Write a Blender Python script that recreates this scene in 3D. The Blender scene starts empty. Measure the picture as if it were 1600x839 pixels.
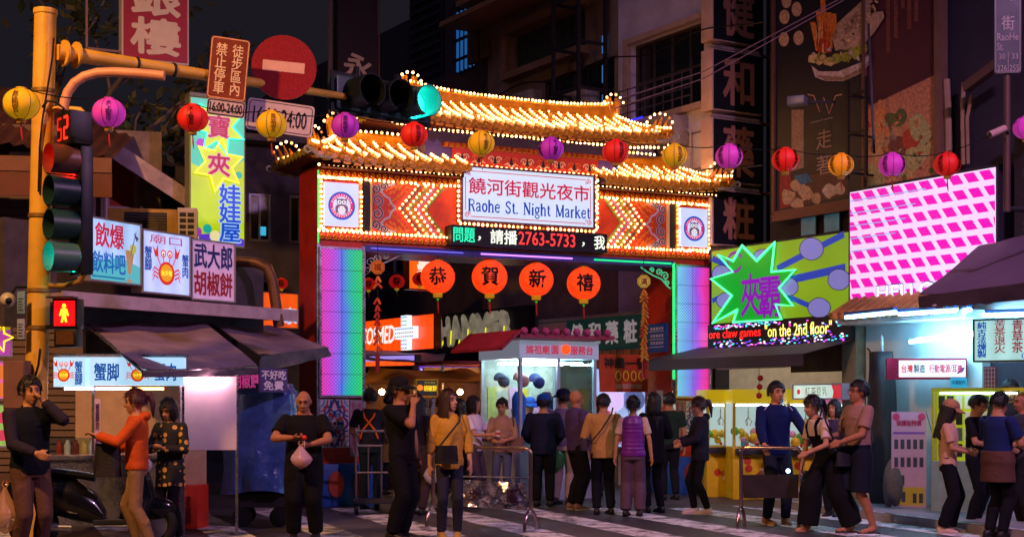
import bpy, bmesh, math, random
import numpy as np
from mathutils import Vector, Matrix

SC = bpy.context.scene
COL = SC.collection
rng = random.Random(7)
PI = math.pi
R = math.radians

# ------------------------------------------------------------------ camera, sky, lamps, exposure
F, HZ, CH = 2200.0, 630.0, 1.5          # focal length and horizon in photo pixels, camera height in metres
cam_d = bpy.data.cameras.new('camera')
cam = bpy.data.objects.new('camera', cam_d); COL.objects.link(cam)
cam.location = (0, 0, CH); cam.rotation_euler = (R(90), 0, 0)
cam_d.sensor_width = 36; cam_d.lens = 36 * F / 1600
cam_d.shift_y = (HZ - 419.5) / 1600
cam_d.clip_start = 0.1; cam_d.clip_end = 600
SC.camera = cam
SC.view_settings.view_transform = 'Standard'; SC.view_settings.look = 'None'
SC.view_settings.exposure = 0.0; SC.view_settings.gamma = 1.0; SC.view_settings.use_curve_mapping = False
SC.cycles.use_denoising = True
SC.cycles.max_bounces = 6
SC.cycles.sample_clamp_indirect = 4.0
SC.cycles.use_light_tree = True

world = bpy.data.worlds.new('World'); SC.world = world; world.use_nodes = True
wn, wl = world.node_tree.nodes, world.node_tree.links
wn.clear()
w_out = wn.new('ShaderNodeOutputWorld'); w_bg = wn.new('ShaderNodeBackground'); w_bg2 = wn.new('ShaderNodeBackground')
w_sky = wn.new('ShaderNodeTexSky'); w_sky.sky_type = 'NISHITA'; w_sky.sun_disc = False
w_sky.sun_elevation = R(-6); w_sky.sun_rotation = R(150)
w_add = wn.new('ShaderNodeAddShader')
w_bg.inputs['Strength'].default_value = 0.05
wl.new(w_sky.outputs[0], w_bg.inputs['Color'])
w_bg2.inputs['Color'].default_value = (0.78, 0.70, 1.0, 1); w_bg2.inputs['Strength'].default_value = 0.0135   # city glow on the night sky
wl.new(w_bg.outputs[0], w_add.inputs[0]); wl.new(w_bg2.outputs[0], w_add.inputs[1]); wl.new(w_add.outputs[0], w_out.inputs['Surface'])

violet_fill_d = bpy.data.lights.new('violet_fill', 'SUN'); violet_fill_d.energy = 0.26; violet_fill_d.angle = R(40); violet_fill_d.color = (0.60, 0.42, 1.0)  # added violet fill for camera-facing surfaces, no visible source
violet_fill = bpy.data.objects.new('violet_fill', violet_fill_d); COL.objects.link(violet_fill); violet_fill.rotation_euler = (R(42), 0, R(-30))

# ------------------------------------------------------------------ helpers
def P(x, y, D):
    return Vector(((x - 800) * D / F, D, CH + (HZ - y) * D / F))
def G(x, D):
    v = P(x, 0, D); v.z = 0; return v
def feetD(y):
    return CH * F / (y - HZ)
def lin(h):
    if isinstance(h, (tuple, list)): return tuple(h[:3])
    h = h.lstrip('#'); c = [int(h[i:i+2], 16) / 255 for i in (0, 2, 4)]
    return tuple(v / 12.92 if v <= 0.04045 else ((v + 0.055) / 1.055) ** 2.4 for v in c)

_M = {}
def mat(color, rough=0.6, metal=0.0, var=0.12, vs=6.0, bump=0.0, bs=60.0, spec=0.4, coat=0.0, sheen=0.0):
    """plain procedural surface: noise-varied colour, noise-varied roughness, fine bump"""
    key = ('m', color, rough, metal, var, vs, bump, bs, spec, coat, sheen)
    if key in _M: return _M[key]
    m = bpy.data.materials.new('surface'); m.use_nodes = True
    nt = m.node_tree; b = nt.nodes['Principled BSDF']; c = lin(color)
    b.inputs['Base Color'].default_value = (*c, 1); b.inputs['Roughness'].default_value = rough; b.inputs['Metallic'].default_value = metal
    b.inputs['Specular IOR Level'].default_value = spec
    if coat: b.inputs['Coat Weight'].default_value = coat
    if sheen: b.inputs['Sheen Weight'].default_value = sheen
    tc = nt.nodes.new('ShaderNodeTexCoord')
    if var > 0:
        n = nt.nodes.new('ShaderNodeTexNoise'); n.inputs['Scale'].default_value = vs; n.inputs['Detail'].default_value = 5; n.inputs['Roughness'].default_value = 0.65
        nt.links.new(tc.outputs['Object'], n.inputs['Vector'])
        mr = nt.nodes.new('ShaderNodeMapRange'); mr.inputs['From Min'].default_value = 0.25; mr.inputs['From Max'].default_value = 0.75
        mr.inputs['To Min'].default_value = 1 - var * 1.6; mr.inputs['To Max'].default_value = 1 + var
        nt.links.new(n.outputs['Fac'], mr.inputs['Value'])
        mx = nt.nodes.new('ShaderNodeVectorMath'); mx.operation = 'SCALE'; mx.inputs[0].default_value = c
        nt.links.new(mr.outputs[0], mx.inputs['Scale']); nt.links.new(mx.outputs[0], b.inputs['Base Color'])
        mr2 = nt.nodes.new('ShaderNodeMapRange'); mr2.inputs['To Min'].default_value = max(0.03, rough - 0.12); mr2.inputs['To Max'].default_value = min(1, rough + 0.12)
        nt.links.new(n.outputs['Fac'], mr2.inputs['Value']); nt.links.new(mr2.outputs[0], b.inputs['Roughness'])
    if bump > 0:
        n2 = nt.nodes.new('ShaderNodeTexNoise'); n2.inputs['Scale'].default_value = bs; n2.inputs['Detail'].default_value = 4
        nt.links.new(tc.outputs['Object'], n2.inputs['Vector'])
        bp = nt.nodes.new('ShaderNodeBump'); bp.inputs['Strength'].default_value = bump; bp.inputs['Distance'].default_value = 0.02
        nt.links.new(n2.outputs['Fac'], bp.inputs['Height']); nt.links.new(bp.outputs[0], b.inputs['Normal'])
    _M[key] = m; return m

def em(color, s=1.0, var=0.0, vs=2.0, base=0.5, rough=0.35):
    """emissive surface"""
    key = ('e', color, s, var, vs, base, rough)
    if key in _M: return _M[key]
    m = bpy.data.materials.new('lit'); m.use_nodes = True
    nt = m.node_tree; b = nt.nodes['Principled BSDF']; c = lin(color)
    b.inputs['Base Color'].default_value = (*[v * base for v in c], 1); b.inputs['Roughness'].default_value = rough
    b.inputs['Emission Color'].default_value = (*c, 1); b.inputs['Emission Strength'].default_value = s
    if var:
        tc = nt.nodes.new('ShaderNodeTexCoord'); n = nt.nodes.new('ShaderNodeTexNoise'); n.inputs['Scale'].default_value = vs
        n.inputs['Detail'].default_value = 2
        nt.links.new(tc.outputs['Object'], n.inputs['Vector'])
        mr = nt.nodes.new('ShaderNodeMapRange'); mr.inputs['From Min'].default_value = 0.25; mr.inputs['From Max'].default_value = 0.75
        mr.inputs['To Min'].default_value = s * (1 - var); mr.inputs['To Max'].default_value = s * (1 + var)
        nt.links.new(n.outputs['Fac'], mr.inputs['Value']); nt.links.new(mr.outputs[0], b.inputs['Emission Strength'])
    _M[key] = m; return m

def glass(tint='#ffffff', rough=0.03, alpha=0.25):
    key = ('g', tint, rough, alpha)
    if key in _M: return _M[key]
    m = bpy.data.materials.new('glass'); m.use_nodes = True; nt = m.node_tree
    nt.nodes.clear(); o = nt.nodes.new('ShaderNodeOutputMaterial'); mx = nt.nodes.new('ShaderNodeMixShader')
    t = nt.nodes.new('ShaderNodeBsdfTransparent'); g = nt.nodes.new('ShaderNodeBsdfGlossy'); g.inputs['Roughness'].default_value = rough
    t.inputs['Color'].default_value = (*lin(tint), 1); lw = nt.nodes.new('ShaderNodeLayerWeight'); lw.inputs['Blend'].default_value = 0.5; fr = nt.nodes.new('ShaderNodeMath'); fr.operation = 'POWER'; fr.inputs[1].default_value = 4.0; nt.links.new(lw.outputs['Facing'], fr.inputs[0])
    ad = nt.nodes.new('ShaderNodeMath'); ad.operation = 'ADD'; ad.inputs[1].default_value = alpha * 0.15
    nt.links.new(fr.outputs[0], ad.inputs[0]); nt.links.new(ad.outputs[0], mx.inputs[0])
    nt.links.new(t.outputs[0], mx.inputs[1]); nt.links.new(g.outputs[0], mx.inputs[2]); nt.links.new(mx.outputs[0], o.inputs['Surface'])
    _M[key] = m; return m

class MB:
    """collects shapes, builds one mesh object"""
    def __init__(s): s.v = []; s.f = []; s.mi = []; s.m = 0
    def add(s, vs, fs):
        o = len(s.v); s.v.extend([tuple(v) for v in vs])
        for f in fs: s.f.append(tuple(i + o for i in f)); s.mi.append(s.m)
        return s
    def box(s, x0, x1, y0, y1, z0, z1, M=None):
        vs = [Vector((x, y, z)) for z in (z0, z1) for y in (y0, y1) for x in (x0, x1)]
        if M is not None: vs = [M @ v for v in vs]
        return s.add(vs, [(0, 2, 3, 1), (4, 5, 7, 6), (0, 1, 5, 4), (2, 6, 7, 3), (0, 4, 6, 2), (1, 3, 7, 5)])
    def bar(s, a, b, w, t=None):
        """rectangular bar between two points"""
        a = Vector(a); b = Vector(b); d = b - a; L = d.length
        if L < 1e-6: return s
        q = d.to_track_quat('Z', 'Y'); M = Matrix.Translation(a) @ q.to_matrix().to_4x4()
        t = w if t is None else t
        return s.box(-w/2, w/2, -t/2, t/2, 0, L, M)
    def tube(s, pts, r, n=8, caps=True, closed=False):
        pts = [Vector(p) for p in pts]; k = len(pts)
        rs = list(r) if isinstance(r, (list, tuple)) else [r] * k
        up = None; vs = []; fs = []
        for i, p in enumerate(pts):
            if closed: d = pts[(i+1) % k] - pts[i-1]
            else: d = pts[min(i+1, k-1)] - pts[max(i-1, 0)]
            d.normalize()
            if up is None: up = Vector((0, 0, 1)) if abs(d.z) < 0.9 else Vector((1, 0, 0))
            sx = d.cross(up)
            if sx.length < 1e-5: sx = d.orthogonal()
            sx.normalize(); up = sx.cross(d).normalized()
            for j in range(n):
                a = 2 * PI * j / n; vs.append(p + (sx * math.cos(a) + up * math.sin(a)) * rs[i])
        segs = k if closed else k - 1
        for i in range(segs):
            i2 = (i + 1) % k
            for j in range(n):
                j2 = (j + 1) % n; fs.append((i*n+j, i2*n+j, i2*n+j2, i*n+j2))
        if caps and not closed:
            fs.append(tuple(range(n))); fs.append(tuple((k-1)*n + j for j in reversed(range(n))))
        return s.add(vs, fs)
    def lathe(s, prof, n=16, M=None, caps=True):
        """profile of (r, z) turned about z"""
        vs = []; fs = []; k = len(prof)
        for r, z in prof:
            for j in range(n):
                a = 2 * PI * j / n; v = Vector((r * math.cos(a), r * math.sin(a), z)); vs.append(M @ v if M is not None else v)
        for i in range(k - 1):
            for j in range(n):
                j2 = (j + 1) % n; fs.append((i*n+j, i*n+j2, (i+1)*n+j2, (i+1)*n+j))
        if caps:
            if prof[0][0] > 1e-4: fs.append(tuple(reversed(range(n))))
            if prof[-1][0] > 1e-4: fs.append(tuple((k-1)*n + j for j in range(n)))
        return s.add(vs, fs)
    def ball(s, c, r, n=8, k=6, sc=(1, 1, 1), M=None):
        prof = [(max(1e-4, r * math.sin(PI * i / k)), -r * math.cos(PI * i / k)) for i in range(k + 1)]
        T = (M if M is not None else Matrix.Identity(4)) @ Matrix.Translation(Vector(c)) @ Matrix.Diagonal((*sc, 1))
        return s.lathe(prof, n, T, caps=False)
    def poly(s, pts, y0, y1=None):
        """polygon in the xz plane at depth y0, thickened to y1"""
        n = len(pts)
        if y1 is None:
            return s.add([(x, y0, z) for x, z in pts], [tuple(range(n))])
        vs = [(x, y0, z) for x, z in pts] + [(x, y1, z) for x, z in pts]
        fs = [tuple(range(n)), tuple(reversed(range(n, 2*n)))] + [(i, i+n, (i+1) % n + n, (i+1) % n) for i in range(n)]
        return s.add(vs, fs)
    def strip(s, pts, w, y0, closed=False):
        """flat ribbon of width w along 2-D points in the xz plane"""
        k = len(pts); vs = []; fs = []
        ws = w if isinstance(w, (list, tuple)) else [w] * k
        for i in range(k):
            if closed: a, b = pts[i-1], pts[(i+1) % k]
            else: a, b = pts[max(0, i-1)], pts[min(k-1, i+1)]
            dx, dz = b[0]-a[0], b[1]-a[1]; L = math.hypot(dx, dz) or 1
            nx, nz = -dz/L*ws[i]/2, dx/L*ws[i]/2; x, z = pts[i]
            vs += [(x+nx, y0, z+nz), (x-nx, y0, z-nz)]
        for i in range(k if closed else k-1):
            j = (i+1) % k; fs.append((2*i, 2*i+1, 2*j+1, 2*j))
        return s.add(vs, fs)
    def mesh(s, name='mesh', mats=None, smooth=None):
        me = bpy.data.meshes.new(name); me.from_pydata(s.v, [], s.f)
        for m in (mats or []): me.materials.append(m)
        if any(s.mi): me.polygons.foreach_set('material_index', s.mi)
        if smooth: 
            me.polygons.foreach_set('use_smooth', [True] * len(me.polygons))
            if smooth != 'all': me.set_sharp_from_angle(angle=R(38))
        me.update(); return me
    def build(s, name, mats, parent=None, smooth=True, fix=False):
        if not isinstance(mats, (list, tuple)): mats = [mats]
        me = s.mesh(name, mats, smooth)
        if fix:
            bm = bmesh.new(); bm.from_mesh(me); bmesh.ops.recalc_face_normals(bm, faces=bm.faces); bm.to_mesh(me); bm.free()
        return link(name, me, parent)

def link(name, me, parent=None):
    o = bpy.data.objects.new(name, me); COL.objects.link(o)
    if parent is not None: o.parent = parent
    return o
def tag(o, label=None, cat=None, group=None, kind=None):
    if label: o['label'] = label
    if cat: o['category'] = cat
    if group: o['group'] = group
    if kind: o['kind'] = kind
    return o
def thing(name, label, cat, loc=(0, 0, 0), rz=0.0, group=None, tilt=0.0):
    o = bpy.data.objects.new(name, None); COL.objects.link(o); o.location = loc
    o.rotation_euler = (0, tilt, rz); o.empty_display_size = 0.2
    return tag(o, label, cat, group)
def struct(name, mb, m, smooth=False):
    return tag(mb.build(name, m, None, smooth), kind='structure')
def box(parent, name, x0, x1, y0, y1, z0, z1, m, bev=0.0):
    if bev > 0:
        bm = bmesh.new(); bmesh.ops.create_cube(bm, size=1)
        for v in bm.verts: v.co = ((x0+x1)/2 + v.co.x*(x1-x0), (y0+y1)/2 + v.co.y*(y1-y0), (z0+z1)/2 + v.co.z*(z1-z0))
        bmesh.ops.bevel(bm, geom=bm.edges[:], offset=bev, segments=2, affect='EDGES', profile=0.6)
        me = bpy.data.meshes.new(name); bm.to_mesh(me); bm.free(); me.materials.append(m)
        me.polygons.foreach_set('use_smooth', [True]*len(me.polygons)); me.set_sharp_from_angle(angle=R(50))
        return link(name, me, parent)
    return MB().box(x0, x1, y0, y1, z0, z1).build(name, m, parent, smooth=False)
def copy_tree(o, parent=None, **props):
    c = o.copy(); COL.objects.link(c); c.parent = parent
    for k, v in props.items(): c[k] = v
    for ch in o.children: copy_tree(ch, c)
    return c

def facing(xl, xr, Dl, Dr):
    """base direction of an upright panel from its left and right pixel columns and distances"""
    a = G(xl, Dl); b = G(xr, Dr); d = b - a
    return a, d.length, math.atan2(d.y, d.x)
def panel(name, label, cat, xl, xr, ytl, ybl, Dl, Dr, group=None):
    """upright thing whose left edge spans ytl..ybl; returns thing, width, height (local x right, z up, -y to the viewer)"""
    a, w, rz = facing(xl, xr, Dl, Dr)
    h = (ybl - ytl) * Dl / F; a.z = CH + (HZ - ybl) * Dl / F
    return thing(name, label, cat, a, rz, group), w, h

# ------------------------------------------------------------------ lettering
_T = {}
def glyphs(s, bold=0.0, res=2, vertical=False):
    key = (s, bold, res, vertical)
    if key in _T: return _T[key]
    cu = bpy.data.curves.new('t', 'FONT'); cu.body = '\n'.join(s) if vertical else s
    cu.size = 1.0; cu.offset = bold; cu.resolution_u = res; cu.space_line = 0.92 if vertical else 1.0
    if vertical: cu.align_x = 'CENTER'
    o = bpy.data.objects.new('t', cu); me = bpy.data.meshes.new_from_object(o)
    n = len(me.vertices); co = np.empty(n * 3); me.vertices.foreach_get('co', co); co = co.reshape(-1, 3)[:, :2].copy()
    fs = [tuple(p.vertices) for p in me.polygons]
    bpy.data.objects.remove(o); bpy.data.curves.remove(cu); bpy.data.meshes.remove(me)
    _T[key] = (co, fs); return _T[key]
def put_text(mb, s, x0, x1, z0, z1, y, bold=0.0, vertical=False, shear=0.0, res=2):
    co, fs = glyphs(s, 0.0, res, vertical)
    if len(co) == 0: return
    mn = co.min(0); mx = co.max(0); sz = np.maximum(mx - mn, 1e-6); u = (co - mn) / sz
    n = len(s); ch = min((z1 - z0) / (n if vertical else 1), (x1 - x0) / (1 if vertical else n))
    b = bold * ch * 0.9
    offs = [(0, 0)] if bold <= 0 else [(0, 0), (b, 0), (-b, 0), (0, b), (0, -b), (b*.7, b*.7), (-b*.7, b*.7), (b*.7, -b*.7), (-b*.7, -b*.7)]
    X = x0 + b + u[:, 0] * (x1 - x0 - 2*b) + shear * u[:, 1] * (z1 - z0); Z = z0 + b + u[:, 1] * (z1 - z0 - 2*b)
    for i, (dx, dz) in enumerate(offs):          # a bold weight from shifted copies, each a hair proud of the last
        mb.add([(a + dx, y - 0.0004*i, c + dz) for a, c in zip(X, Z)], fs)
def text(parent, s, x0, x1, z0, z1, y, m, bold=0.02, vertical=False, name='lettering', shear=0.0, res=2):
    mb = MB(); put_text(mb, s, x0, x1, z0, z1, y, bold, vertical, shear, res)
    return mb.build(name, m, parent, smooth=False)
def star(cx, cz, r1, r2, n, rot=0.0, sx=1.0, sz=1.0):
    return [(cx + sx*(r1 if i % 2 == 0 else r2)*math.sin(rot + PI*i/n), cz + sz*(r1 if i % 2 == 0 else r2)*math.cos(rot + PI*i/n)) for i in range(2*n)]
def circ(cx, cz, r, n=20, sx=1.0, sz=1.0, a0=0.0, a1=2*PI):
    full = abs(a1 - a0 - 2*PI) < 1e-6
    return [(cx + sx*r*math.cos(a0 + (a1-a0)*i/(n if full else n-1)), cz + sz*r*math.sin(a0 + (a1-a0)*i/(n if full else n-1))) for i in range(n)]
def along(pts, step, closed=False):
    """points at even spacing along a polyline (2-D or 3-D)"""
    pts = [Vector(p) for p in pts]
    if closed: pts = pts + [pts[0]]
    out = []; carry = 0.0
    for a, b in zip(pts, pts[1:]):
        L = (b - a).length; t = carry
        while t < L: out.append(a + (b - a) * (t / L)); t += step
        carry = t - L
    return out

m_red = mat('#c0301a', 0.45, var=0.25, vs=3, bump=0.15, bs=30)
m_gold = mat('#d9921f', 0.34, metal=0.25, var=0.22, vs=9, bump=0.1, bs=40)
m_tile = mat('#dc961e', 0.3, var=0.3, vs=7, bump=0.15, bs=25, coat=0.3)
m_tiled = mat('#8d5a1c', 0.4, var=0.35, vs=12, bump=0.2, bs=40)
m_steel = mat('#b9b9c4', 0.28, metal=0.9, var=0.15, vs=10)
m_purple = mat('#54468c', 0.5, var=0.15)
m_white = mat('#d8d4cc', 0.5, var=0.1)
m_dark = mat('#1c1a20', 0.6, var=0.2)
m_black = mat('#0c0c0f', 0.5, var=0.2)
m_cloud = mat('#c4bcd2', 0.5, var=0.15)
m_orange = mat('#d9641c', 0.5, var=0.2)
m_cream = mat('#e0cba0', 0.5, var=0.1)
# ================================================================== street lamps across the road (light the pole, the crossing and the people)
def street_lamp(x, y, h, color, watts, label, aim=0.0):
    t = thing('street_lamp', label, 'street lamp', (x, y, 0))
    MB().tube([(0, 0, 0), (0, 0, h*0.7), (0, 0.1, h-0.3), (0, 0.5, h), (0, 1.2, h+0.05)], [0.09, 0.07, 0.06, 0.05, 0.045], 10).build('post', mat('#5a5a58', 0.5, metal=0.6), t)
    box(t, 'lamp_head', -0.16, 0.16, 1.1, 1.8, h, h+0.12, mat('#55555a', 0.4, metal=0.5), 0.03)
    box(t, 'lens', -0.12, 0.12, 1.2, 1.7, h-0.03, h-0.002, em(color, 6.0))
    d = bpy.data.lights.new('lamp_light', 'SPOT'); d.energy = watts; d.color = color; d.shadow_soft_size = 0.25; d.spot_size = R(108); d.spot_blend = 0.7
    o = bpy.data.objects.new('lamp_light', d); COL.objects.link(o); o.parent = t; o.location = (0, 1.45, h-0.1); o.rotation_euler = (R(40), 0, aim)
    return t
street_lamp(-6.6, 6.5, 9.0, (1.0, 0.47, 0.12), 5200, 'grey street lamp post with an orange lamp across the road', R(-14))
street_lamp(6.8, 7.0, 9.5, (0.92, 0.48, 1.0), 4000, 'grey street lamp post with a pinkish lamp across the road', R(30))

# ================================================================== ground
def asphalt():
    m = bpy.data.materials.new('asphalt'); m.use_nodes = True; nt = m.node_tree; b = nt.nodes['Principled BSDF']
    tc = nt.nodes.new('ShaderNodeTexCoord'); n1 = nt.nodes.new('ShaderNodeTexNoise'); n1.inputs['Scale'].default_value = 0.9; n1.inputs['Detail'].default_value = 8
    n2 = nt.nodes.new('ShaderNodeTexNoise'); n2.inputs['Scale'].default_value = 90; n2.inputs['Detail'].default_value = 3
    for n in (n1, n2): nt.links.new(tc.outputs['Object'], n.inputs['Vector'])
    cr = nt.nodes.new('ShaderNodeValToRGB'); nt.links.new(n1.outputs['Fac'], cr.inputs[0])
    cr.color_ramp.elements[0].position = 0.3; cr.color_ramp.elements[0].color = (0.022, 0.021, 0.025, 1); cr.color_ramp.elements[1].position = 0.70; cr.color_ramp.elements[1].color = (0.085, 0.078, 0.084, 1)
    mx = nt.nodes.new('ShaderNodeMix'); mx.data_type = 'RGBA'; mx.blend_type = 'OVERLAY'; mx.inputs['Factor'].default_value = 0.5
    nt.links.new(cr.outputs[0], mx.inputs['A']); nt.links.new(n2.outputs['Fac'], mx.inputs['B']); nt.links.new(mx.outputs['Result'], b.inputs['Base Color'])
    mr = nt.nodes.new('ShaderNodeMapRange'); mr.inputs['To Min'].default_value = 0.30; mr.inputs['To Max'].default_value = 0.68; nt.links.new(n1.outputs['Fac'], mr.inputs['Value']); nt.links.new(mr.outputs[0], b.inputs['Roughness'])
    bp = nt.nodes.new('ShaderNodeBump'); bp.inputs['Strength'].default_value = 0.5; bp.inputs['Distance'].default_value = 0.01; nt.links.new(n2.outputs['Fac'], bp.inputs['Height']); nt.links.new(bp.outputs[0], b.inputs['Normal'])
    return m
struct('ground', MB().add([(-150, -60, 0), (150, -60, 0), (150, 240, 0), (-150, 240, 0)], [(0, 1, 2, 3)]), asphalt())
def paint():
    m = bpy.data.materials.new('road_paint'); m.use_nodes = True; nt = m.node_tree; b = nt.nodes['Principled BSDF']
    tc = nt.nodes.new('ShaderNodeTexCoord'); n1 = nt.nodes.new('ShaderNodeTexNoise'); n1.inputs['Scale'].default_value = 3.5; n1.inputs['Detail'].default_value = 10; n1.inputs['Roughness'].default_value = 0.75
    nt.links.new(tc.outputs['Object'], n1.inputs['Vector']); cr = nt.nodes.new('ShaderNodeValToRGB'); nt.links.new(n1.outputs['Fac'], cr.inputs[0])
    cr.color_ramp.elements[0].position = 0.42; cr.color_ramp.elements[0].color = (0.085, 0.08, 0.082, 1); cr.color_ramp.elements[1].position = 0.54; cr.color_ramp.elements[1].color = (0.74, 0.72, 0.71, 1)
    nt.links.new(cr.outputs[0], b.inputs['Base Color']); b.inputs['Roughness'].default_value = 0.6
    return m
m_paint = paint()
dz = (0.352, -0.936)
cw = tag(bpy.data.objects.new('road_markings', None), kind='structure'); COL.objects.link(cw)
def ground_bar(parent, name, a, b, w, z, m):
    a = Vector(a); b = Vector(b); d = (b - a).normalized(); n = Vector((-d.y, d.x)) * w/2
    vs = []; k = 12
    for i in range(k+1):
        p = a + (b-a)*(i/k); j = 0.012*math.sin(i*2.7+a.x*5); vs += [(p.x+n.x*(1+j), p.y+n.y*(1+j), z), (p.x-n.x, p.y-n.y, z)]
    return MB().add(vs, [(2*i, 2*i+1, 2*i+3, 2*i+2) for i in range(k)]).build(name, m, parent, smooth=False)
for k in range(-3, 7):
    xc = -2.75 + 1.2*k; D0, D1 = 20.2, 15.4
    ground_bar(cw, 'zebra_stripe', (xc - 0.376*(D0-18), D0), (xc + 0.376*(18-D1), D1), 0.48, 0.004, m_paint)
ground_bar(cw, 'edge_line', (3.25, 20.6), (5.05, 15.9), 0.10, 0.0042, m_paint)
# raised pavement along the shops on the right-hand side
pv = MB(); a = Vector((3.75, 20.4)); b = Vector((5.9, 14.6)); d = (b-a).normalized(); 
pts = [(3.75, 20.4), (5.9, 14.6), (14, 14.6), (14, 24), (5.0, 24)]
n = len(pts); pv.add([(x, y, 0.11) for x, y in pts] + [(x, y, -0.02) for x, y in pts], [tuple(reversed(range(n)))] + [(i, (i+1) % n, (i+1) % n + n, i+n) for i in range(n)])
struct('pavement', pv, mat('#8a8488', 0.6, var=0.25, vs=3, bump=0.3, bs=50))
ground_bar(cw, 'kerb_line', (3.80, 20.4), (5.95, 14.6), 0.07, 0.1145, m_paint)

# ================================================================== wall with real openings
def wall_openings(w, h, th, ops, x_off=0.0, z_off=0.0):
    xs = sorted({0.0, w, *[o[0] for o in ops], *[o[1] for o in ops]}); zs = sorted({0.0, h, *[o[2] for o in ops], *[o[3] for o in ops]})
    mb = MB()
    def solid(i, j):
        if i < 0 or j < 0 or i >= len(xs)-1 or j >= len(zs)-1: return False
        cx, cz = (xs[i]+xs[i+1])/2, (zs[j]+zs[j+1])/2
        return not any(o[0] < cx < o[1] and o[2] < cz < o[3] for o in ops)
    for i in range(len(xs)-1):
        for j in range(len(zs)-1):
            if not solid(i, j): continue
            a, b, c, d = xs[i]+x_off, xs[i+1]+x_off, zs[j]+z_off, zs[j+1]+z_off
            mb.add([(a, 0, c), (b, 0, c), (b, 0, d), (a, 0, d)], [(0, 1, 2, 3)]); mb.add([(a, th, c), (b, th, c), (b, th, d), (a, th, d)], [(3, 2, 1, 0)])
            if not solid(i-1, j): mb.add([(a, 0, c), (a, 0, d), (a, th, d), (a, th, c)], [(0, 1, 2, 3)])
            if not solid(i+1, j): mb.add([(b, 0, c), (b, th, c), (b, th, d), (b, 0, d)], [(0, 1, 2, 3)])
            if not solid(i, j-1): mb.add([(a, 0, c), (a, th, c), (b, th, c), (b, 0, c)], [(0, 1, 2, 3)])
            if not solid(i, j+1): mb.add([(a, 0, d), (b, 0, d), (b, th, d), (a, th, d)], [(0, 1, 2, 3)])
    return mb
m_glass_dark = mat('#15161c', 0.12, var=0.3, vs=3, spec=0.6)
m_alu = mat('#8c8a92', 0.4, metal=0.6, var=0.15)
def window(par, x0, x1, z0, z1, y=0.08, nx=2, nz=1, fm=None, gm=None, t=0.05, transom=None):
    """framed window set back in its opening, with panes as sub-parts"""
    fm = fm or m_alu; gm = gm or m_glass_dark
    mb = MB()
    for a in ((x0, x1, z0, z0+t), (x0, x1, z1-t, z1), (x0, x0+t, z0+t, z1-t), (x1-t, x1, z0+t, z1-t)): mb.box(a[0], a[1], y-0.03, y+0.05, a[2], a[3])
    for i in range(1, nx): xm = x0 + (x1-x0)*i/nx; mb.box(xm-t*0.4, xm+t*0.4, y-0.02, y+0.04, z0+t, z1-t)
    for j in range(1, nz): zm = z0 + (z1-z0)*j/nz; mb.box(x0+t, x1-t, y-0.022, y+0.038, zm-t*0.4, zm+t*0.4)
    w = mb.build('window', fm, par, smooth=False)
    for i in range(nx):
        for j in range(nz):
            box(w, 'pane', x0 + (x1-x0)*i/nx + t*0.4, x0 + (x1-x0)*(i+1)/nx - t*0.4, y+0.008+0.012*((i+j) % 2), y+0.014+0.012*((i+j) % 2), z0 + (z1-z0)*j/nz + t*0.4, z0 + (z1-z0)*(j+1)/nz - t*0.4, gm)
    return w
# ================================================================== right-hand row of shop houses
FX, FD, FA = 3.36, 23.7, R(-58.3)
fc, fs_ = math.cos(FA), math.sin(FA)
def fp(px, py, off=0.0):
    """photo pixel on the facade plane -> local (x, z)"""
    q = (px-800)/F; X0 = FX - fs_*off; D0 = FD + fc*off
    x = (q*D0 - X0)/(fc - q*fs_); D = D0 + fs_*x
    return x, CH + (HZ-py)*D/F
def fworld(x, y, z): return Vector((FX + fc*x - fs_*y, FD + fs_*x + fc*y, z))
m_plaster = mat('#d4cce0', 0.75, var=0.22, vs=1.6, bump=0.25, bs=20)
m_conc = mat('#7e7470', 0.8, var=0.3, vs=2.5, bump=0.4, bs=25)
m_wood = mat('#6a4428', 0.6, var=0.3, vs=8, bump=0.2)
m_brick = mat('#6e5646', 0.8, var=0.35, vs=14, bump=0.3)
# -- pale plaster house next to the gate
x0, x1 = fp(966, 300)[0], fp(1112, 300)[0]
wh = thing('plaster_house', 'pale plaster shop house with wide dark windows behind the right end of the gate', 'building', fworld(x0, 0, 0), FA)
W = x1-x0; wx = lambda p, q: (fp(p, q)[0]-x0, fp(p, q)[1])
a0, zt = wx(986, 72); a1, zb = wx(1100, 160)
ops = [(a0, min(a1, W-0.08), zb, zt), (a0, min(a1, W-0.08), zb+3.4, zt+3.4)]
wall_openings(W, 14, 0.3, ops).build('wall', m_plaster, wh, smooth=False)
box(wh, 'rear_wall', 0, W, 0.9, 1.1, 0, 14, m_dark)
for o in ops:
    w = window(wh, *o, y=0.14, nx=4, nz=2, fm=mat('#4a4038', 0.5, metal=0.3)); 
    mb = MB(); t = 0.10
    for a in ((o[0]-t, o[1]+t*0.6, o[3], o[3]+t), (o[0]-t, o[0], o[2], o[3]), (o[0]-t, o[1]+t*0.6, o[2]-t, o[2])): mb.box(a[0], a[1], -0.12, -0.002, a[2], a[3])
    mb.build('window_surround', mat('#b49a90', 0.7, var=0.15), wh, smooth=False)
    mb = MB()
    for k in range(4): mb.bar((o[0], -0.28, o[2]+0.10+0.14*k), (o[1], -0.28, o[2]+0.10+0.14*k), 0.018)
    for k in range(9): xx = o[0] + (o[1]-o[0])*k/8; mb.bar((xx, -0.27, o[2]-0.02), (xx, -0.27, o[2]+0.55), 0.014)
    mb.build('balcony_rail', mat('#5a5260', 0.5, metal=0.5), wh, smooth=False)
o = ops[0]
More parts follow.
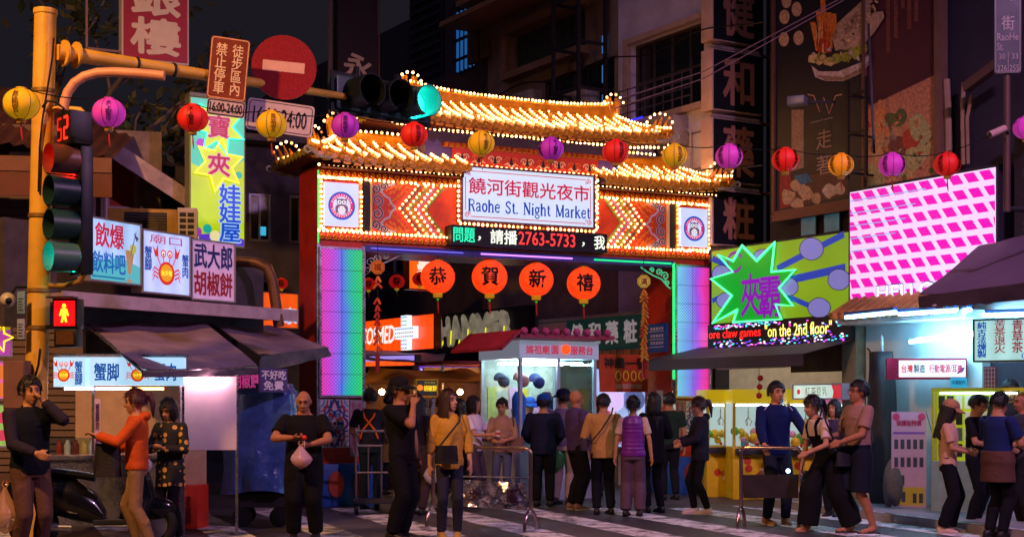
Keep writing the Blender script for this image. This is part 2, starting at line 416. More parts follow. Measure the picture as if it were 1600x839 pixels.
MB().tube([(o[0]+0.1, -0.31, o[2]-0.06), (o[0]+0.75, -0.31, o[2]-0.06)], 0.018, 6).build('neon_tube', em('#2a30ff', 1.6), wh)
MB().tube([(W*0.1, -0.02, zb-0.4), (W*0.1, -0.6, zb-1.15)], 0.02, 6).build('stay', m_wood, wh)
mb = MB(); mb.bar((0.25, -0.05, zb-0.25), (0.95, -0.9, zb-1.0), 0.04); mb.bar((1.25, -0.05, zb-0.25), (1.6, -0.7, zb-0.6), 0.04); mb.build('awning_stay', m_wood, wh, smooth=False)
for k in range(3): box(wh, 'groove_band', 0, W, -0.012, -0.001, zb-0.5-0.62*k, zb-0.47-0.62*k, mat('#857a88', 0.8))
# -- dark brick house further along
x0b, x1b = fp(762, 300)[0], x0 - 0.02
bh = thing('brick_house', 'dark brick house with netted balcony and steel lift frame beyond the gate roof', 'building', fworld(x0b, 0, 0), FA)
W = x1b-x0b; bx = lambda p, q: (fp(p, q)[0]-x0b, fp(p, q)[1])
p0, ztop = bx(802, 58); p1, zmid = bx(914, 96); q0, zw1 = bx(846, 128); q1, _ = bx(962, 90); zw0 = zw1 - 1.15
ops = [(p0, p1, zw1+0.35, ztop), (q0, W-0.1, zw0, zw1), (0.3, q0-0.35, zw0+0.1, zw1-0.25)]
wall_openings(W, 15, 0.3, ops).build('wall', mat('#8a7568', 0.85, var=0.3, vs=2, bump=0.4), bh, smooth=False)
box(bh, 'rear_wall', 0, W, 1.0, 1.2, 0, 15, m_dark)
nn = MB()
for k in range(26): xx = p0 + (p1-p0)*(k+0.5)/26; nn.box(xx-0.035, xx+0.035, 0.1, 0.13 + 0.02*(k % 2), ops[0][2]+0.01, ops[0][3]-0.01)
tag(nn.build('netting', mat('#3c4640', 0.8, var=0.4, vs=20), bh, smooth=False), kind='stuff')
mb = MB(); o = ops[0]; t = 0.14
for a in ((o[0]-t, o[1]+t, o[3], o[3]+t*1.3), (o[0]-t, o[0], o[2], o[3]), (o[0]-t, o[1]+t, o[2]-t, o[2])): mb.box(a[0], a[1], -0.25, -0.002, a[2], a[3])
mb.build('balcony_frame', mat('#8a6a50', 0.7, var=0.2), bh, smooth=False)
window(bh, *ops[1], y=0.12, nx=5, nz=2, fm=mat('#3a3430', 0.5)); window(bh, *ops[2], y=0.12, nx=2, nz=2, fm=mat('#3a3430', 0.5))
# canopy slabs stepping out at the top
for k, (z, d, e) in enumerate(((ztop+0.42, 0.9, 0.10), (ztop+0.9, 0.5, 0.12), (ztop+2.6, 0.7, 0.12))):
    box(bh, 'canopy_slab', -0.5, W*0.98, -d, -0.004, z, z+e, mat('#a3774a', 0.7, var=0.25))
# steel tower by the corner
mb = MB(); tx0, tx1 = bx(916, 100)[0], bx(956, 100)[0]
for xx in (tx0, tx1):
    for yy in (-0.75, -0.15): mb.bar((xx, yy, zw0-1.5), (xx, yy, zw1+4), 0.06)
for k in range(7):
    z = zw0 - 1.2 + 0.85*k
    mb.bar((tx0, -0.75, z), (tx1, -0.75, z), 0.05); mb.bar((tx0, -0.15, z), (tx0, -0.75, z), 0.05); mb.bar((tx1, -0.15, z), (tx1, -0.75, z), 0.05)
mb.build('steel_tower', mat('#39343c', 0.5, metal=0.5), bh, smooth=False)
for k in range(3): box(bh, 'lit_slit', tx1-0.25, tx1-0.13, -0.05, -0.02, zw0+0.15+0.55*k, zw0+0.48+0.55*k, em('#4a86c8', 0.5))
# roof-top water tank block on the balcony
MB().lathe([(0.28, 0), (0.30, 0.02), (0.30, 0.06), (0.28, 0.08), (0.30, 0.12), (0.30, 0.2), (0.28, 0.22), (0.30, 0.26), (0.28, 0.34), (0.30, 0.38), (0.30, 0.45)], 18, Matrix.Translation((0.5, -0.5, ops[2][2]+0.0))).build('planter_tub', mat('#9a7a50', 0.6), bh)
# -- narrow dark house with blue tubes, and the far end of the street
fh = thing('far_house', 'dark house with blue light tubes and tiled pilasters far down the street', 'building', fworld(fp(640, 300)[0], 0, 0), FA)
xa = fp(640, 300)[0]; W = x0b - 0.03 - xa; hx = lambda p, q: (fp(p, q)[0]-xa, fp(p, q)[1])
t0, tz1 = hx(712, 20); t1, tz0 = hx(738, 102)
wall_openings(W, 19, 0.3, [(t0-0.1, t1+0.1, tz0-0.1, tz1+0.2), (hx(746, 30)[0], hx(760, 30)[0], hx(746, 33)[1], hx(746, 10)[1])]).build('wall', mat('#45383a', 0.85, var=0.3, vs=3, bump=0.3), fh, smooth=False)
box(fh, 'rear_wall', 0, W, 0.7, 0.9, 0, 19, m_dark)
for k in range(5):
    xx = t0 + (t1-t0)*k/4; MB().tube([(xx, 0.05, tz0), (xx, 0.05, tz1)], 0.035, 6).build('blue_tube', em('#2a6ab0', 0.55), fh)
for k in range(3): MB().box(t0-0.1, t1+0.1, -0.02, 0.02, tz0 + (tz1-tz0)*(0.33*k+0.16), tz0 + (tz1-tz0)*(0.33*k+0.16)+0.06).build('tube_rail', m_dark, fh, smooth=False)
window(fh, hx(746, 30)[0], hx(760, 30)[0], hx(746, 33)[1], hx(746, 10)[1], y=0.05, nx=1, fm=mat('#9a9aa0', 0.4))
for px in (742, 762):
    xx = hx(px, 60)[0]; box(fh, 'pilaster', xx-0.16, xx+0.16, -0.1, -0.004, tz0, tz0+1.8, m_brick)
box(fh, 'balcony', t0-1.5, W*0.97, -0.9, -0.004, tz0-1.5, tz0-0.4, mat('#3a3034', 0.8, var=0.3))
mb = MB()
for k in range(24):
    z = 6.5 + 0.22*k; xx0 = 0.25; xx1 = max(0.3, t0-0.5); mb.box(xx0, xx1, -0.14, -0.10, z, z+0.07)
for k in range(9): xx = 0.25 + (t0-0.75)*k/8; mb.bar((xx, -0.07, 6.3), (xx, -0.07, 12.0), 0.05)
tag(mb.build('window_louvres', mat('#3a3440', 0.6, metal=0.3), fh, smooth=False), kind='stuff')
eh = thing('end_house', 'unlit dark house closing the street behind the pharmacy sign', 'building', fworld(xa-9.0, 0, 0), FA)
wall_openings(8.95, 10.5, 0.3, [(1+2.1*k, 2.4+2.1*k, z, z+1.5) for k in range(4) for z in (4.6, 7.6)]).build('wall', mat('#3a3436', 0.85, var=0.3), eh, smooth=False)
for k in range(4):
    for z in (4.6, 7.6): window(eh, 1+2.1*k, 2.4+2.1*k, z, z+1.5, y=0.1, nx=2)
box(eh, 'rear_wall', 0, 8.95, 0.7, 0.9, 0, 10.5, m_dark)
# -- corner house carrying the billboards and shops
ch = thing('corner_house', 'dark corner house carrying billboards above the claw game and phone shops', 'building', fworld(x1+0.02, 0, 0), FA)
W = 9.6; cx_ = lambda p, q, off=0.0: (fp(p, q, off)[0]-x1-0.02, fp(p, q, off)[1])
sa, sb = cx_(1118, 600)[0], cx_(1362, 600)[0]; sc_, sd = cx_(1392, 600)[0], cx_(1640, 600)[0]
ops = [(sa, sb, 0.0, 2.75), (0.0, 1.42, 3.3, 14.0)]
box(ch, 'recess_wall', -0.1, 1.44, 2.2, 2.4, 3.0, 14, mat('#3a3240', 0.8, var=0.3, vs=2)); box(ch, 'recess_side', 1.44, 1.60, 0.31, 2.2, 3.0, 14, mat('#2e2834', 0.8, var=0.3)); box(ch, 'recess_floor', -0.1, 1.43, 0.31, 2.19, 3.1, 3.29, m_conc)
wall_openings(W, 14, 0.3, ops).build('wall', mat('#2e2834', 0.8, var=0.3, vs=1.5, bump=0.3), ch, smooth=False)
box(ch, 'side_wall', -0.02+W, W+0.3, 0.0, 6, 0, 14, mat('#3a343c', 0.8, var=0.3))
# claw shop interior
m_intw = mat('#c9bfae', 0.6, var=0.12)
box(ch, 'shop_back_wall', sa-0.2, sb+0.3, 3.2, 3.3, 0, 2.9, m_intw); box(ch, 'shop_side_wall', sa-0.3, sa-0.05, 0.31, 3.19, 0, 2.9, m_intw); box(ch, 'shop_side_wall', sb+0.05, sb+0.3, 0.31, 3.19, 0, 2.9, m_intw)
box(ch, 'shop_ceiling', sa-0.25, sb+0.25, 0.31, 3.19, 2.78, 2.88, m_white); box(ch, 'shop_floor', sa-0.25, sb+0.25, 0.02, 3.19, 0.0, 0.118, mat('#77706e', 0.4))
for k in range(3): MB().tube([(sa+0.3, 0.8+0.8*k, 2.72), (sb-0.3, 0.8+0.8*k, 2.72)], 0.02, 6).build('ceiling_tube', em('#ffe8d0', 14.0), ch)
# white boards above the claw shop opening
box(ch, 'fascia_board', cx_(1128, 600)[0], cx_(1236, 600)[0], -0.12, -0.004, 2.06, 2.42, mat('#b5a898', 0.6, var=0.1))
for k in range(5): box(ch, 'fascia_panel', cx_(1240, 600)[0]+0.36*k, cx_(1240, 600)[0]+0.35+0.36*k, -0.06-0.004*(k % 2), -0.004, 1.98, 2.55, mat('#4a3228', 0.6, var=0.2))
# phone shop: white lit wall, tiled little roof, pillar
m_cyan = mat('#cfd8dc', 0.55, var=0.10, vs=2, bump=0.08)
pw = thing('phone_shop', 'white walled phone accessory shop lit by cold tubes under a tiled eave', 'shop', fworld(cx_(1366, 600)[0]+x1+0.02, 0, 0), FA)
px_ = lambda p, q, off=0.0: (fp(p, q, off)[0] - fp(1366, 600)[0], fp(p, q, off)[1])
PWid = 6.0
u0, u1 = px_(1548, 600)[0], px_(1700, 600)[0]
wall_openings(PWid, 2.95, 0.16, [(u0, min(u1, PWid-0.2), 0.11, 2.5)]).build('wall', m_cyan, pw, smooth=False).location = (0, -0.17, 0)
box(pw, 'shop_back_wall', u0-0.2, PWid, 1.6, 1.7, 0, 3, m_cyan)
box(pw, 'shop_floor', u0-0.2, PWid, -0.1, 1.59, 0.1, 0.12, mat('#77706e', 0.4))
box(pw, 'grey_pillar', -0.32, -0.03, -0.34, -0.05, 0.0, 2.75, mat('#8a7c66', 0.7, var=0.2), 0.02)
ev = MB()
box(pw, 'eave_board', 0.02, 2.3, -0.75, -0.18, 2.62, 2.72, m_cyan)
for k in range(14):
    xx = 0.0 + 0.165*k; mb = MB(); 
    mb.tube([(xx, -0.85, 2.74), (xx, -0.5, 2.92), (xx, -0.18, 3.06)], 0.06, 8); mb.ball((xx+0.08, -0.86, 2.72), 0.055, 8, 5)
    mb.build('eave_tile', mat('#b07c3a', 0.5, var=0.25), pw)
for (pa, ya, pb, yb, z) in ((1422, 534, 1520, 523, 0), (1432, 531, 1520, 520, 0)):
    A = fp(pa, ya, -0.5); B = fp(pb, yb, -0.5); ox = fp(1366, 600)[0]
    MB().tube([(A[0]-ox, -0.5-0.1*z, A[1]), (B[0]-ox, -0.5, B[1])], 0.024, 8).build('fluorescent_tube', em('#86dcff', 70.0), pw)
MB().tube([(0.06, -0.20, 2.3), (0.10, -0.19, 2.25), (0.10, -0.19, 1.75)], 0.012, 6).build('cable', m_black, pw)
# ================================================================== left-hand houses
m_siding = mat('#6b4f46', 0.6, var=0.2, vs=4, bump=0.1)
lh = thing('siding_house', 'brown boarded house with one white framed window behind the yellow pole', 'building', G(-140, 18.5), R(8))
W = 2.2
opx = (1.25, 1.62, CH+(HZ-306)*18.7/F, CH+(HZ-238)*18.7/F)
wall_openings(W, 5.2, 0.2, [opx]).build('wall', m_siding, lh, smooth=False)
window(lh, *opx, y=0.02, nx=1, fm=mat('#cfc6c6', 0.5), gm=mat('#2a2622', 0.1, var=0.5, vs=6, spec=0.7), t=0.055)
for k in range(48):
    z = 0.6 + 0.092*k
    if z > 5.0: break
    if opx[2]-0.1 < z < opx[3]: 
        MB().add([(0, -0.002, z+0.088), (0, -0.03, z), (opx[0], -0.03, z), (opx[0], -0.002, z+0.088), (opx[1], -0.002, z+0.088), (opx[1], -0.03, z), (W, -0.03, z), (W, -0.002, z+0.088)], [(0, 1, 2, 3), (4, 5, 6, 7)]).build('siding_board', m_siding, lh, smooth=False)
    else: MB().add([(0, -0.002, z+0.088), (0, -0.03, z), (W, -0.03, z), (W, -0.002, z+0.088)], [(0, 1, 2, 3)]).build('siding_board', m_siding, lh, smooth=False)
# tin roof above it
mb = MB(); vs = []; fs = []
for i in range(61):
    xx = -0.6 + 3.3*i/60; q = 0.025*math.sin(i*PI/1.5); vs += [(xx, -0.9, 4.95 - 0.12*xx + q), (xx, 1.6, 6.3 - 0.33*xx + q)]
for i in range(60): fs.append((2*i, 2*i+2, 2*i+3, 2*i+1))
mb.add(vs, fs); mb.build('tin_roof', mat('#6e4636', 0.55, metal=0.3, var=0.3, vs=3), lh)
box(lh, 'fascia', -0.6, 2.7, -0.95, -0.91, 4.12, 4.42, mat('#6a2f24', 0.6, var=0.25)); box(lh, 'fascia', -0.6, 2.7, -0.97, -0.93, 4.43, 4.62, mat('#7a4a38', 0.6, var=0.25))
# concrete house with the red curtained window and sloping eave
kh = thing('concrete_house', 'stained concrete house with a red curtained window and sloping metal eave', 'building', G(128, 20.0), R(14))
z_of = lambda y, D: CH + (HZ-y)*D/F
wz0, wz1 = z_of(330, 20.2), z_of(246, 20.2); wx0, wx1 = 0.30, 0.78
wall_openings(1.10, 5.4, 0.25, [(wx0, wx1, wz0, wz1)]).build('wall', mat('#8d7a78', 0.85, var=0.35, vs=3, bump=0.5), kh, smooth=False)
window(kh, wx0, wx1, wz0, wz1, y=0.12, nx=1, fm=mat('#b49fa8', 0.5), gm=mat('#a8402e', 0.7, var=0.2, vs=10), t=0.07)
box(kh, 'corner_post', -0.10, 0.12, -0.12, -0.004, 2.6, 5.2, mat('#9a7f88', 0.8, var=0.3, vs=4, bump=0.4))
box(kh, 'dark_recess', 1.11, 1.62, 0.5, 1.4, 0, 5.0, m_dark)  # near-black box standing for the shade in the recess
box(kh, 'beam_end', 0.80, 1.08, -0.06, -0.004, 2.8, 4.6, mat('#84706c', 0.85, var=0.35, vs=6, bump=0.4))
MB().bar((0.45, -0.5, 5.02), (1.75, -0.45, 4.20), 0.10, 0.22).build('eave_gutter', mat('#a8949c', 0.5, metal=0.4, var=0.3, vs=5), kh, smooth=False)
MB().add([(0.3, -0.45, 5.12), (1.75, -0.42, 4.22), (1.75, 1.6, 4.9), (0.3, 1.6, 5.8)], [(0, 1, 2, 3)]).build('tin_roof', mat('#4e3a38', 0.6, metal=0.2, var=0.3), kh, smooth=False)
MB().tube([(0.33, -0.16, 5.0), (0.335, -0.17, 4.2), (0.30, -0.17, 3.5), (0.33, -0.16, 2.9)], 0.028, 8).build('drain_pipe', mat('#c9a8a8', 0.5), kh)
# dark houses between the claw sign and the gate
dh = thing('shuttered_house', 'unlit grey house with small shuttered windows left of the gate pillar', 'building', G(372, 26), R(20))
ops = [(0.2, 0.62, 4.5, 5.4), (0.95, 1.35, 4.5, 5.4), (0.25, 0.62, 2.9, 3.8)]
wall_openings(1.72, 6.3, 0.25, ops).build('wall', mat('#5a5258', 0.85, var=0.35, vs=2, bump=0.4), dh, smooth=False)
for o in ops: window(dh, *o, y=0.08, nx=2, nz=1)
box(dh, 'rear_wall', 0, 1.72, 0.7, 0.9, 0, 6.3, m_dark); box(dh, 'roof_slab', -0.2, 1.9, -0.4, 1.2, 6.3, 6.42, m_conc)
box(dh, 'lit_charm', 0.42, 0.52, 0.02, 0.04, 4.62, 4.78, em('#40b8e0', 0.9))
MB().tube([(1.45, -0.12, 6.2), (1.47, -0.12, 4.8), (1.55, -0.12, 4.3), (1.55, -0.12, 3.2)], 0.05, 8).build('drain_pipe', mat('#6a6268', 0.5), dh)
lk = thing('street_house', 'dark house on the left side of the market street seen through the gate', 'building', G(490, 30), R(117))
wall_openings(14, 8.5, 0.3, [(1+2.2*k, 2.6+2.2*k, z, z+1.4) for k in range(6) for z in (3.9, 6.4)]).build('wall', mat('#3c3638', 0.85, var=0.3), lk, smooth=False)
for k in range(6):
    for z in (3.9, 6.4): window(lk, 1+2.2*k, 2.6+2.2*k, z, z+1.4, y=0.1, nx=2)
# ---- tree above the tin roof
def tree(loc, h, label, seed, spread):
    r_ = random.Random(seed); t = thing('street_tree', label, 'tree', loc)
    mb = MB(); tips = []
    def limb(p, d, L, rad, depth):
        pts = [p]; 
        for k in range(4):
            d = (d + Vector((r_.uniform(-.25, .25), r_.uniform(-.25, .25), r_.uniform(-.05, .18)))).normalized(); pts.append(pts[-1] + d*L/4)
        mb.tube(pts, [rad*(1-0.12*i) for i in range(5)], 7)
        if depth == 0: tips.extend(pts[2:]); return
        for k in range(3):
            a = r_.uniform(0, 2*PI); nd = (d + Vector((math.cos(a), math.sin(a), r_.uniform(0, .5)))*0.8).normalized(); limb(pts[r_.choice([2, 3, 4])], nd, L*0.66, rad*0.55, depth-1)
    limb(Vector((0, 0, 0)), Vector((0.05, 0, 1)), h*0.62, 0.16, 3)
    mb.build('trunk', mat('#8a7a72', 0.85, var=0.35, vs=8, bump=0.5), t)
    lv = MB()
    for tp in tips:
        for k in range(16):
            c = tp + Vector((r_.gauss(0, spread), r_.gauss(0, spread), r_.gauss(0, spread*0.8))); a = Vector((r_.gauss(0, 1), r_.gauss(0, 1), r_.gauss(0, .6))).normalized(); b_ = a.orthogonal().normalized()
            s_ = r_.uniform(0.07, 0.15); lv.m = r_.randint(0, 2); lv.add([c-a*s_, c+b_*s_*0.5, c+a*s_, c-b_*s_*0.5], [(0, 1, 2, 3)])
    tag(lv.build('crown', [mat(c_, 0.55, var=0.3) for c_ in ('#5a5a2c', '#6b6434', '#44502c')], t, smooth=False), kind='stuff')
tree(G(75, 22.5), 8.2, 'leafy street tree above the tin roof behind the yellow pole', 4, 0.22)
# ================================================================== the market gate
GX, GD, GA = -2.837, 20.6, R(26.05)
GC, GS = math.cos(GA), math.sin(GA)
GW = 6.83
gate = thing('market_gate', 'tall red and gold temple-style market gate outlined with rows of lit bulbs', 'gate', (GX, GD, 0), GA)
def gp(x, y, c=0.0):
    """photo pixel on the gate plane at depth c -> local (s, z)"""
    X0 = GX - GS*c; D0 = GD + GC*c; q = (x - 800)/F
    s = (q*D0 - X0)/(GC - GS*q); D = D0 + GS*s
    return s, CH + (HZ - y)*D/F
def gworld(s, y, z):
    return Vector((GX + GC*s - GS*y, GD + GS*s + GC*y, z))
bulbs = []
def row(pts, step=0.078, j=0.0, off=0.0, r=0.021):
    for p in along(pts, step): bulbs.append((p[0], p[1] - off, p[2], r))

# pillars
def pillar(s0, s1):
    p = box(gate, 'pillar', s0, s1, 0, 0.9, 0, 5.0, m_red)
    return p
pl = pillar(0, 0.70); pr = pillar(6.13, GW)
# LED panels on the pillars
def led_mat(stops, flip=False, s=1.0):
    m = bpy.data.materials.new('led_panel'); m.use_nodes = True; nt = m.node_tree; b = nt.nodes['Principled BSDF']
    tc = nt.nodes.new('ShaderNodeTexCoord'); sp = nt.nodes.new('ShaderNodeSeparateXYZ'); nt.links.new(tc.outputs['Generated'], sp.inputs[0])
    nz = nt.nodes.new('ShaderNodeTexNoise'); nz.inputs['Scale'].default_value = 1.6; nt.links.new(tc.outputs['Object'], nz.inputs['Vector'])
    ad = nt.nodes.new('ShaderNodeMath'); ad.operation = 'MULTIPLY_ADD'; ad.inputs[1].default_value = 0.35; nt.links.new(nz.outputs['Fac'], ad.inputs[0]); 
    ad2 = nt.nodes.new('ShaderNodeMath'); ad2.operation = 'SUBTRACT'; ad2.inputs[1].default_value = 0.175; nt.links.new(sp.outputs['X'], ad.inputs[2]); nt.links.new(ad.outputs[0], ad2.inputs[0])
    cr = nt.nodes.new('ShaderNodeValToRGB'); nt.links.new(ad2.outputs[0], cr.inputs[0])
    el = cr.color_ramp.elements
    for i, (p, c) in enumerate(stops):
        e = el[i] if i < 2 else el.new(p)
        e.position = p; e.color = (*lin(c), 1)
    # diamond lattice of small lamps
    mp = nt.nodes.new('ShaderNodeMapping'); mp.inputs['Rotation'].default_value = (0, R(45), 0); mp.inputs['Scale'].default_value = (1, 1, 1)
    nt.links.new(tc.outputs['Object'], mp.inputs['Vector'])
    s2 = nt.nodes.new('ShaderNodeSeparateXYZ'); nt.links.new(mp.outputs[0], s2.inputs[0])
    fac = None
    for ax in ('X', 'Z'):
        ml = nt.nodes.new('ShaderNodeMath'); ml.operation = 'MULTIPLY'; ml.inputs[1].default_value = 2*PI/0.036; nt.links.new(s2.outputs[ax], ml.inputs[0])
        sn = nt.nodes.new('ShaderNodeMath'); sn.operation = 'SINE'; nt.links.new(ml.outputs[0], sn.inputs[0])
        mr = nt.nodes.new('ShaderNodeMapRange'); mr.inputs['From Min'].default_value = -1.0; mr.inputs['To Min'].default_value = 0.52; nt.links.new(sn.outputs[0], mr.inputs['Value'])
        if fac is None: fac = mr
        else:
            mm = nt.nodes.new('ShaderNodeMath'); mm.operation = 'MULTIPLY'; nt.links.new(fac.outputs[0], mm.inputs[0]); nt.links.new(mr.outputs[0], mm.inputs[1]); fac = mm
    st = nt.nodes.new('ShaderNodeMath'); st.operation = 'MULTIPLY'; st.inputs[1].default_value = s*1.35; nt.links.new(fac.outputs[0], st.inputs[0])
    nt.links.new(cr.outputs[0], b.inputs['Emission Color']); nt.links.new(st.outputs[0], b.inputs['Emission Strength'])
    b.inputs['Base Color'].default_value = (0.05, 0.05, 0.06, 1); b.inputs['Roughness'].default_value = 0.25
    return m
lm_l = led_mat([(0.0, '#ff34b8'), (0.28, '#c850f0'), (0.50, '#5a7cff'), (0.72, '#00c8b0'), (1.0, '#00e070')])
lm_r = led_mat([(0.0, '#80e4ff'), (0.35, '#7ca8ff'), (0.60, '#a858ff'), (0.82, '#ff40cc'), (1.0, '#ff3098')])
def led(par, s0, s1, lm):
    x0, x1, z0, z1 = s0+0.035, s1-0.035, 1.62, 3.76
    e = box(par, 'led_panel', x0, x1, -0.045, -0.004, z0, z1, lm)
    mb = MB(); t = 0.035
    for a in ((x0-t, x1+t, z0-t, z0), (x0-t, x1+t, z1, z1+t), (x0-t, x0, z0, z1), (x1, x1+t, z0, z1)): mb.box(a[0], a[1], -0.07, -0.002, a[2], a[3])
    mb.build('panel_frame', m_steel, par, smooth=False)
    mb = MB()
    for k in range(1, 7): mb.box(x0, x1, -0.0465, -0.0455, z0+(z1-z0)*k/7-0.003, z0+(z1-z0)*k/7+0.003)
    mb.box((x0+x1)/2-0.003, (x0+x1)/2+0.003, -0.0465, -0.0455, z0, z1)
    mb.build('module_seams', m_black, e, smooth=False)
led(pl, 0, 0.70, lm_l); led(pr, 6.13, GW, lm_r)
# steel corner trims of the pillars
for pp, s0 in ((pl, 0.0), (pl, 0.70), (pr, 6.13), (pr, GW)):
    MB().box(s0-0.025, s0+0.025, -0.03 if s0 in (0.70, 6.13) else -0.025, 0.03, 0.35, 3.83).build('corner_trim', m_steel, pp, smooth=False)
# painted ceramic panel with arabesque at the pillar feet, and the stone with red carved notice
def arabesque(par, x0, x1, z0, z1):
    cx, cz = (x0+x1)/2, (z0+z1)/2; w, h = x1-x0, z1-z0
    box(par, 'ceramic_panel', x0, x1, -0.02, -0.001, z0, z1, mat('#c9c4c8', 0.25, var=0.15, vs=8, coat=0.5))
    blue, red, teal, white = (mat(c, 0.3, var=0.2, coat=0.4) for c in ('#24407e', '#a83a30', '#5b8ea6', '#dcd8d4'))
    mb = MB()
    def ring(a, b, n, rot, mi, y, wd):
        mb.m = mi
        pts = []
        for i in range(n*8):
            t = 2*PI*i/(n*8); k = 1 + 0.16*math.cos(n*t + rot); pts.append((cx + a*k*math.sin(t), cz + b*k*math.cos(t)))
        mb.strip(pts, wd, y, closed=True)
    ring(w*0.40, h*0.42, 8, 0, 0, -0.023, 0.03); ring(w*0.36, h*0.38, 8, 0, 1, -0.024, 0.014)
    ring(w*0.26, h*0.27, 6, PI, 0, -0.025, 0.022); ring(w*0.13, h*0.13, 6, 0, 1, -0.026, 0.02)
    for i in range(12):
        t = 2*PI*i/12; px, pz = cx + w*0.20*math.sin(t), cz + h*0.20*math.cos(t)
        mb.m = (0, 2, 1)[i % 3]; M = [(px + 0.028*math.cos(q)*math.cos(t) + 0.05*math.sin(q)*math.sin(t), pz - 0.028*math.cos(q)*math.sin(t) + 0.05*math.sin(q)*math.cos(t)) for q in [2*PI*j/8 for j in range(8)]]
        mb.poly(M, -0.0265)
    for sx in (-1, 1):
        for sz in (-1, 1):
            for r_, mi in ((0.16, 0), (0.11, 1), (0.06, 2)):
                mb.m = mi; mb.strip([(cx + sx*(w/2 - 0.01) - sx*r_*math.sin(q), cz + sz*(h/2-0.01) - sz*r_*1.5*math.cos(q)) for q in [PI/2*j/8 for j in range(9)]], 0.024, -0.0235)
    mb.m = 1; mb.poly(circ(cx, cz, 0.025, 10), -0.027)
    mb.build('arabesque', [blue, red, teal, white], par, smooth=False)
arabesque(pl, 0.02, 0.47, 0.85, 1.56); arabesque(pr, 6.36, 6.80, 0.85, 1.54)
m_stone = mat('#a6949a', 0.5, var=0.2, vs=20, bump=0.2)
m_inkred = mat('#a8304e', 0.5, var=0.1)
for par, x0, x1 in ((pl, 0.49, 0.68), (pr, 6.15, 6.34)):
    box(par, 'notice_stone', x0, x1, -0.02, -0.001, 0.72, 1.55, m_stone)
    text(par, '街內禁止機車通行', x0+0.02, x0+0.085, 0.78, 1.52, -0.023, m_inkred, 0.02, True)
    text(par, '由此進出請慢行', x0+0.105, x0+0.17, 0.78, 1.52, -0.023, m_inkred, 0.02, True)
# blue painted plinths with red medallions
m_plinth = mat('#1c4f9a', 0.45, var=0.3, vs=5, bump=0.1)
for par, s0, s1 in ((pl, -0.06, 0.76), (pr, 6.0, 6.95)):
    p = box(par, 'plinth', s0, s1, -0.3, 0.96, 0.0, 0.62, m_plinth, 0.02)
    for k in range(2):
        cx = s0 + (s1 - s0)*(0.28 + 0.46*k)
        MB().poly(circ(cx, 0.33, 0.16, 20, 0.75, 1.2), -0.325, -0.301).build('medallion', mat('#a33a22', 0.5, var=0.2), p, smooth=False, fix=True)
box(pr, 'notice_board', 6.095, 6.128, 0.16, 0.78, 2.36, 2.84, mat('#1d5fa8', 0.35, var=0.1))
mb = MB()
for k in range(3):
    mb.box(6.088, 6.094, 0.24, 0.70, 2.44 + 0.13*k, 2.455 + 0.13*k)
    for j in range(5): mb.box(6.088, 6.094, 0.26 + 0.085*j, 0.31 + 0.085*j, 2.49 + 0.12*k, 2.54 + 0.12*k)
mb.build('notice_print', m_white, pr, smooth=False)
box(pr, 'taped_paper', 6.116, 6.128, 0.30, 0.52, 1.44, 1.72, mat('#cdb7a8', 0.6))
MB().tube([(6.10, -0.055, 3.80), (6.10, -0.055, 1.9)], 0.016, 8).build('neon_tube', em('#10ff70', 2.2), pr)
MB().tube([(-0.012, -0.045, 4.9), (-0.012, -0.045, 3.84)], 0.012, 8).build('neon_tube', em('#30e060', 1.6), pl)

# main beam with its red panels
beam = box(gate, 'beam', 0.704, 6.126, 0.02, 0.88, 3.86, 5.0, mat('#de4a1c', 0.5, var=0.25, vs=4))
bl = box(gate, 'beam_edge', 0.72, 6.11, -0.04, 0.9, 3.745, 3.855, mat('#4a4a92', 0.3, metal=0.3, var=0.15))
MB().tube([(2.6, -0.055, 3.80), (4.2, -0.055, 3.80)], 0.014, 6).build('glow_strip', em('#d68cff', 1.5), bl)  # reflected neon put on the beam edge as a glowing strip
MB().tube([(4.6, -0.055, 3.80), (6.05, -0.055, 3.80)], 0.014, 6).build('glow_strip', em('#20f090', 1.2), bl)
MB().tube([(0.8, -0.055, 3.80), (2.3, -0.055, 3.80)], 0.010, 6).build('glow_strip', em('#7a70ff', 0.9), bl)

def mir(pts, on): return [((GW - p[0]) if on else p[0],) + tuple(p[1:]) for p in pts]
def spiral(cx, cz, r, turns, a0, dirn=1, n=18):
    return [(cx + r*(1 - 0.82*i/(n-1))*math.cos(a0 + dirn*turns*2*PI*i/(n-1)), cz + r*(1 - 0.82*i/(n-1))*math.sin(a0 + dirn*turns*2*PI*i/(n-1))) for i in range(n)]
def frieze(x0, x1, z0, z1, y, step=0.095):
    """row of gold scrolls"""
    mb = MB(); h = (z1 - z0); n = int((x1 - x0)/step)
    mb.box(x0, x1, y + 0.001, y + 0.03, z0, z1); mb.m = 1
    for i in range(n):
        cx = x0 + (x1-x0)*(i+0.5)/n
        pts = spiral(cx, (z0+z1)/2, h*0.42, 1.3, -PI/2, 1, 12)
        mb.tube([(p[0], y - 0.012, p[1]) for p in pts], h*0.12, 4)
        mb.box(cx - step*0.5, cx, y - 0.012, y, z0, z0 + h*0.14)
    return mb
ZB, ZT = 4.055, 4.80
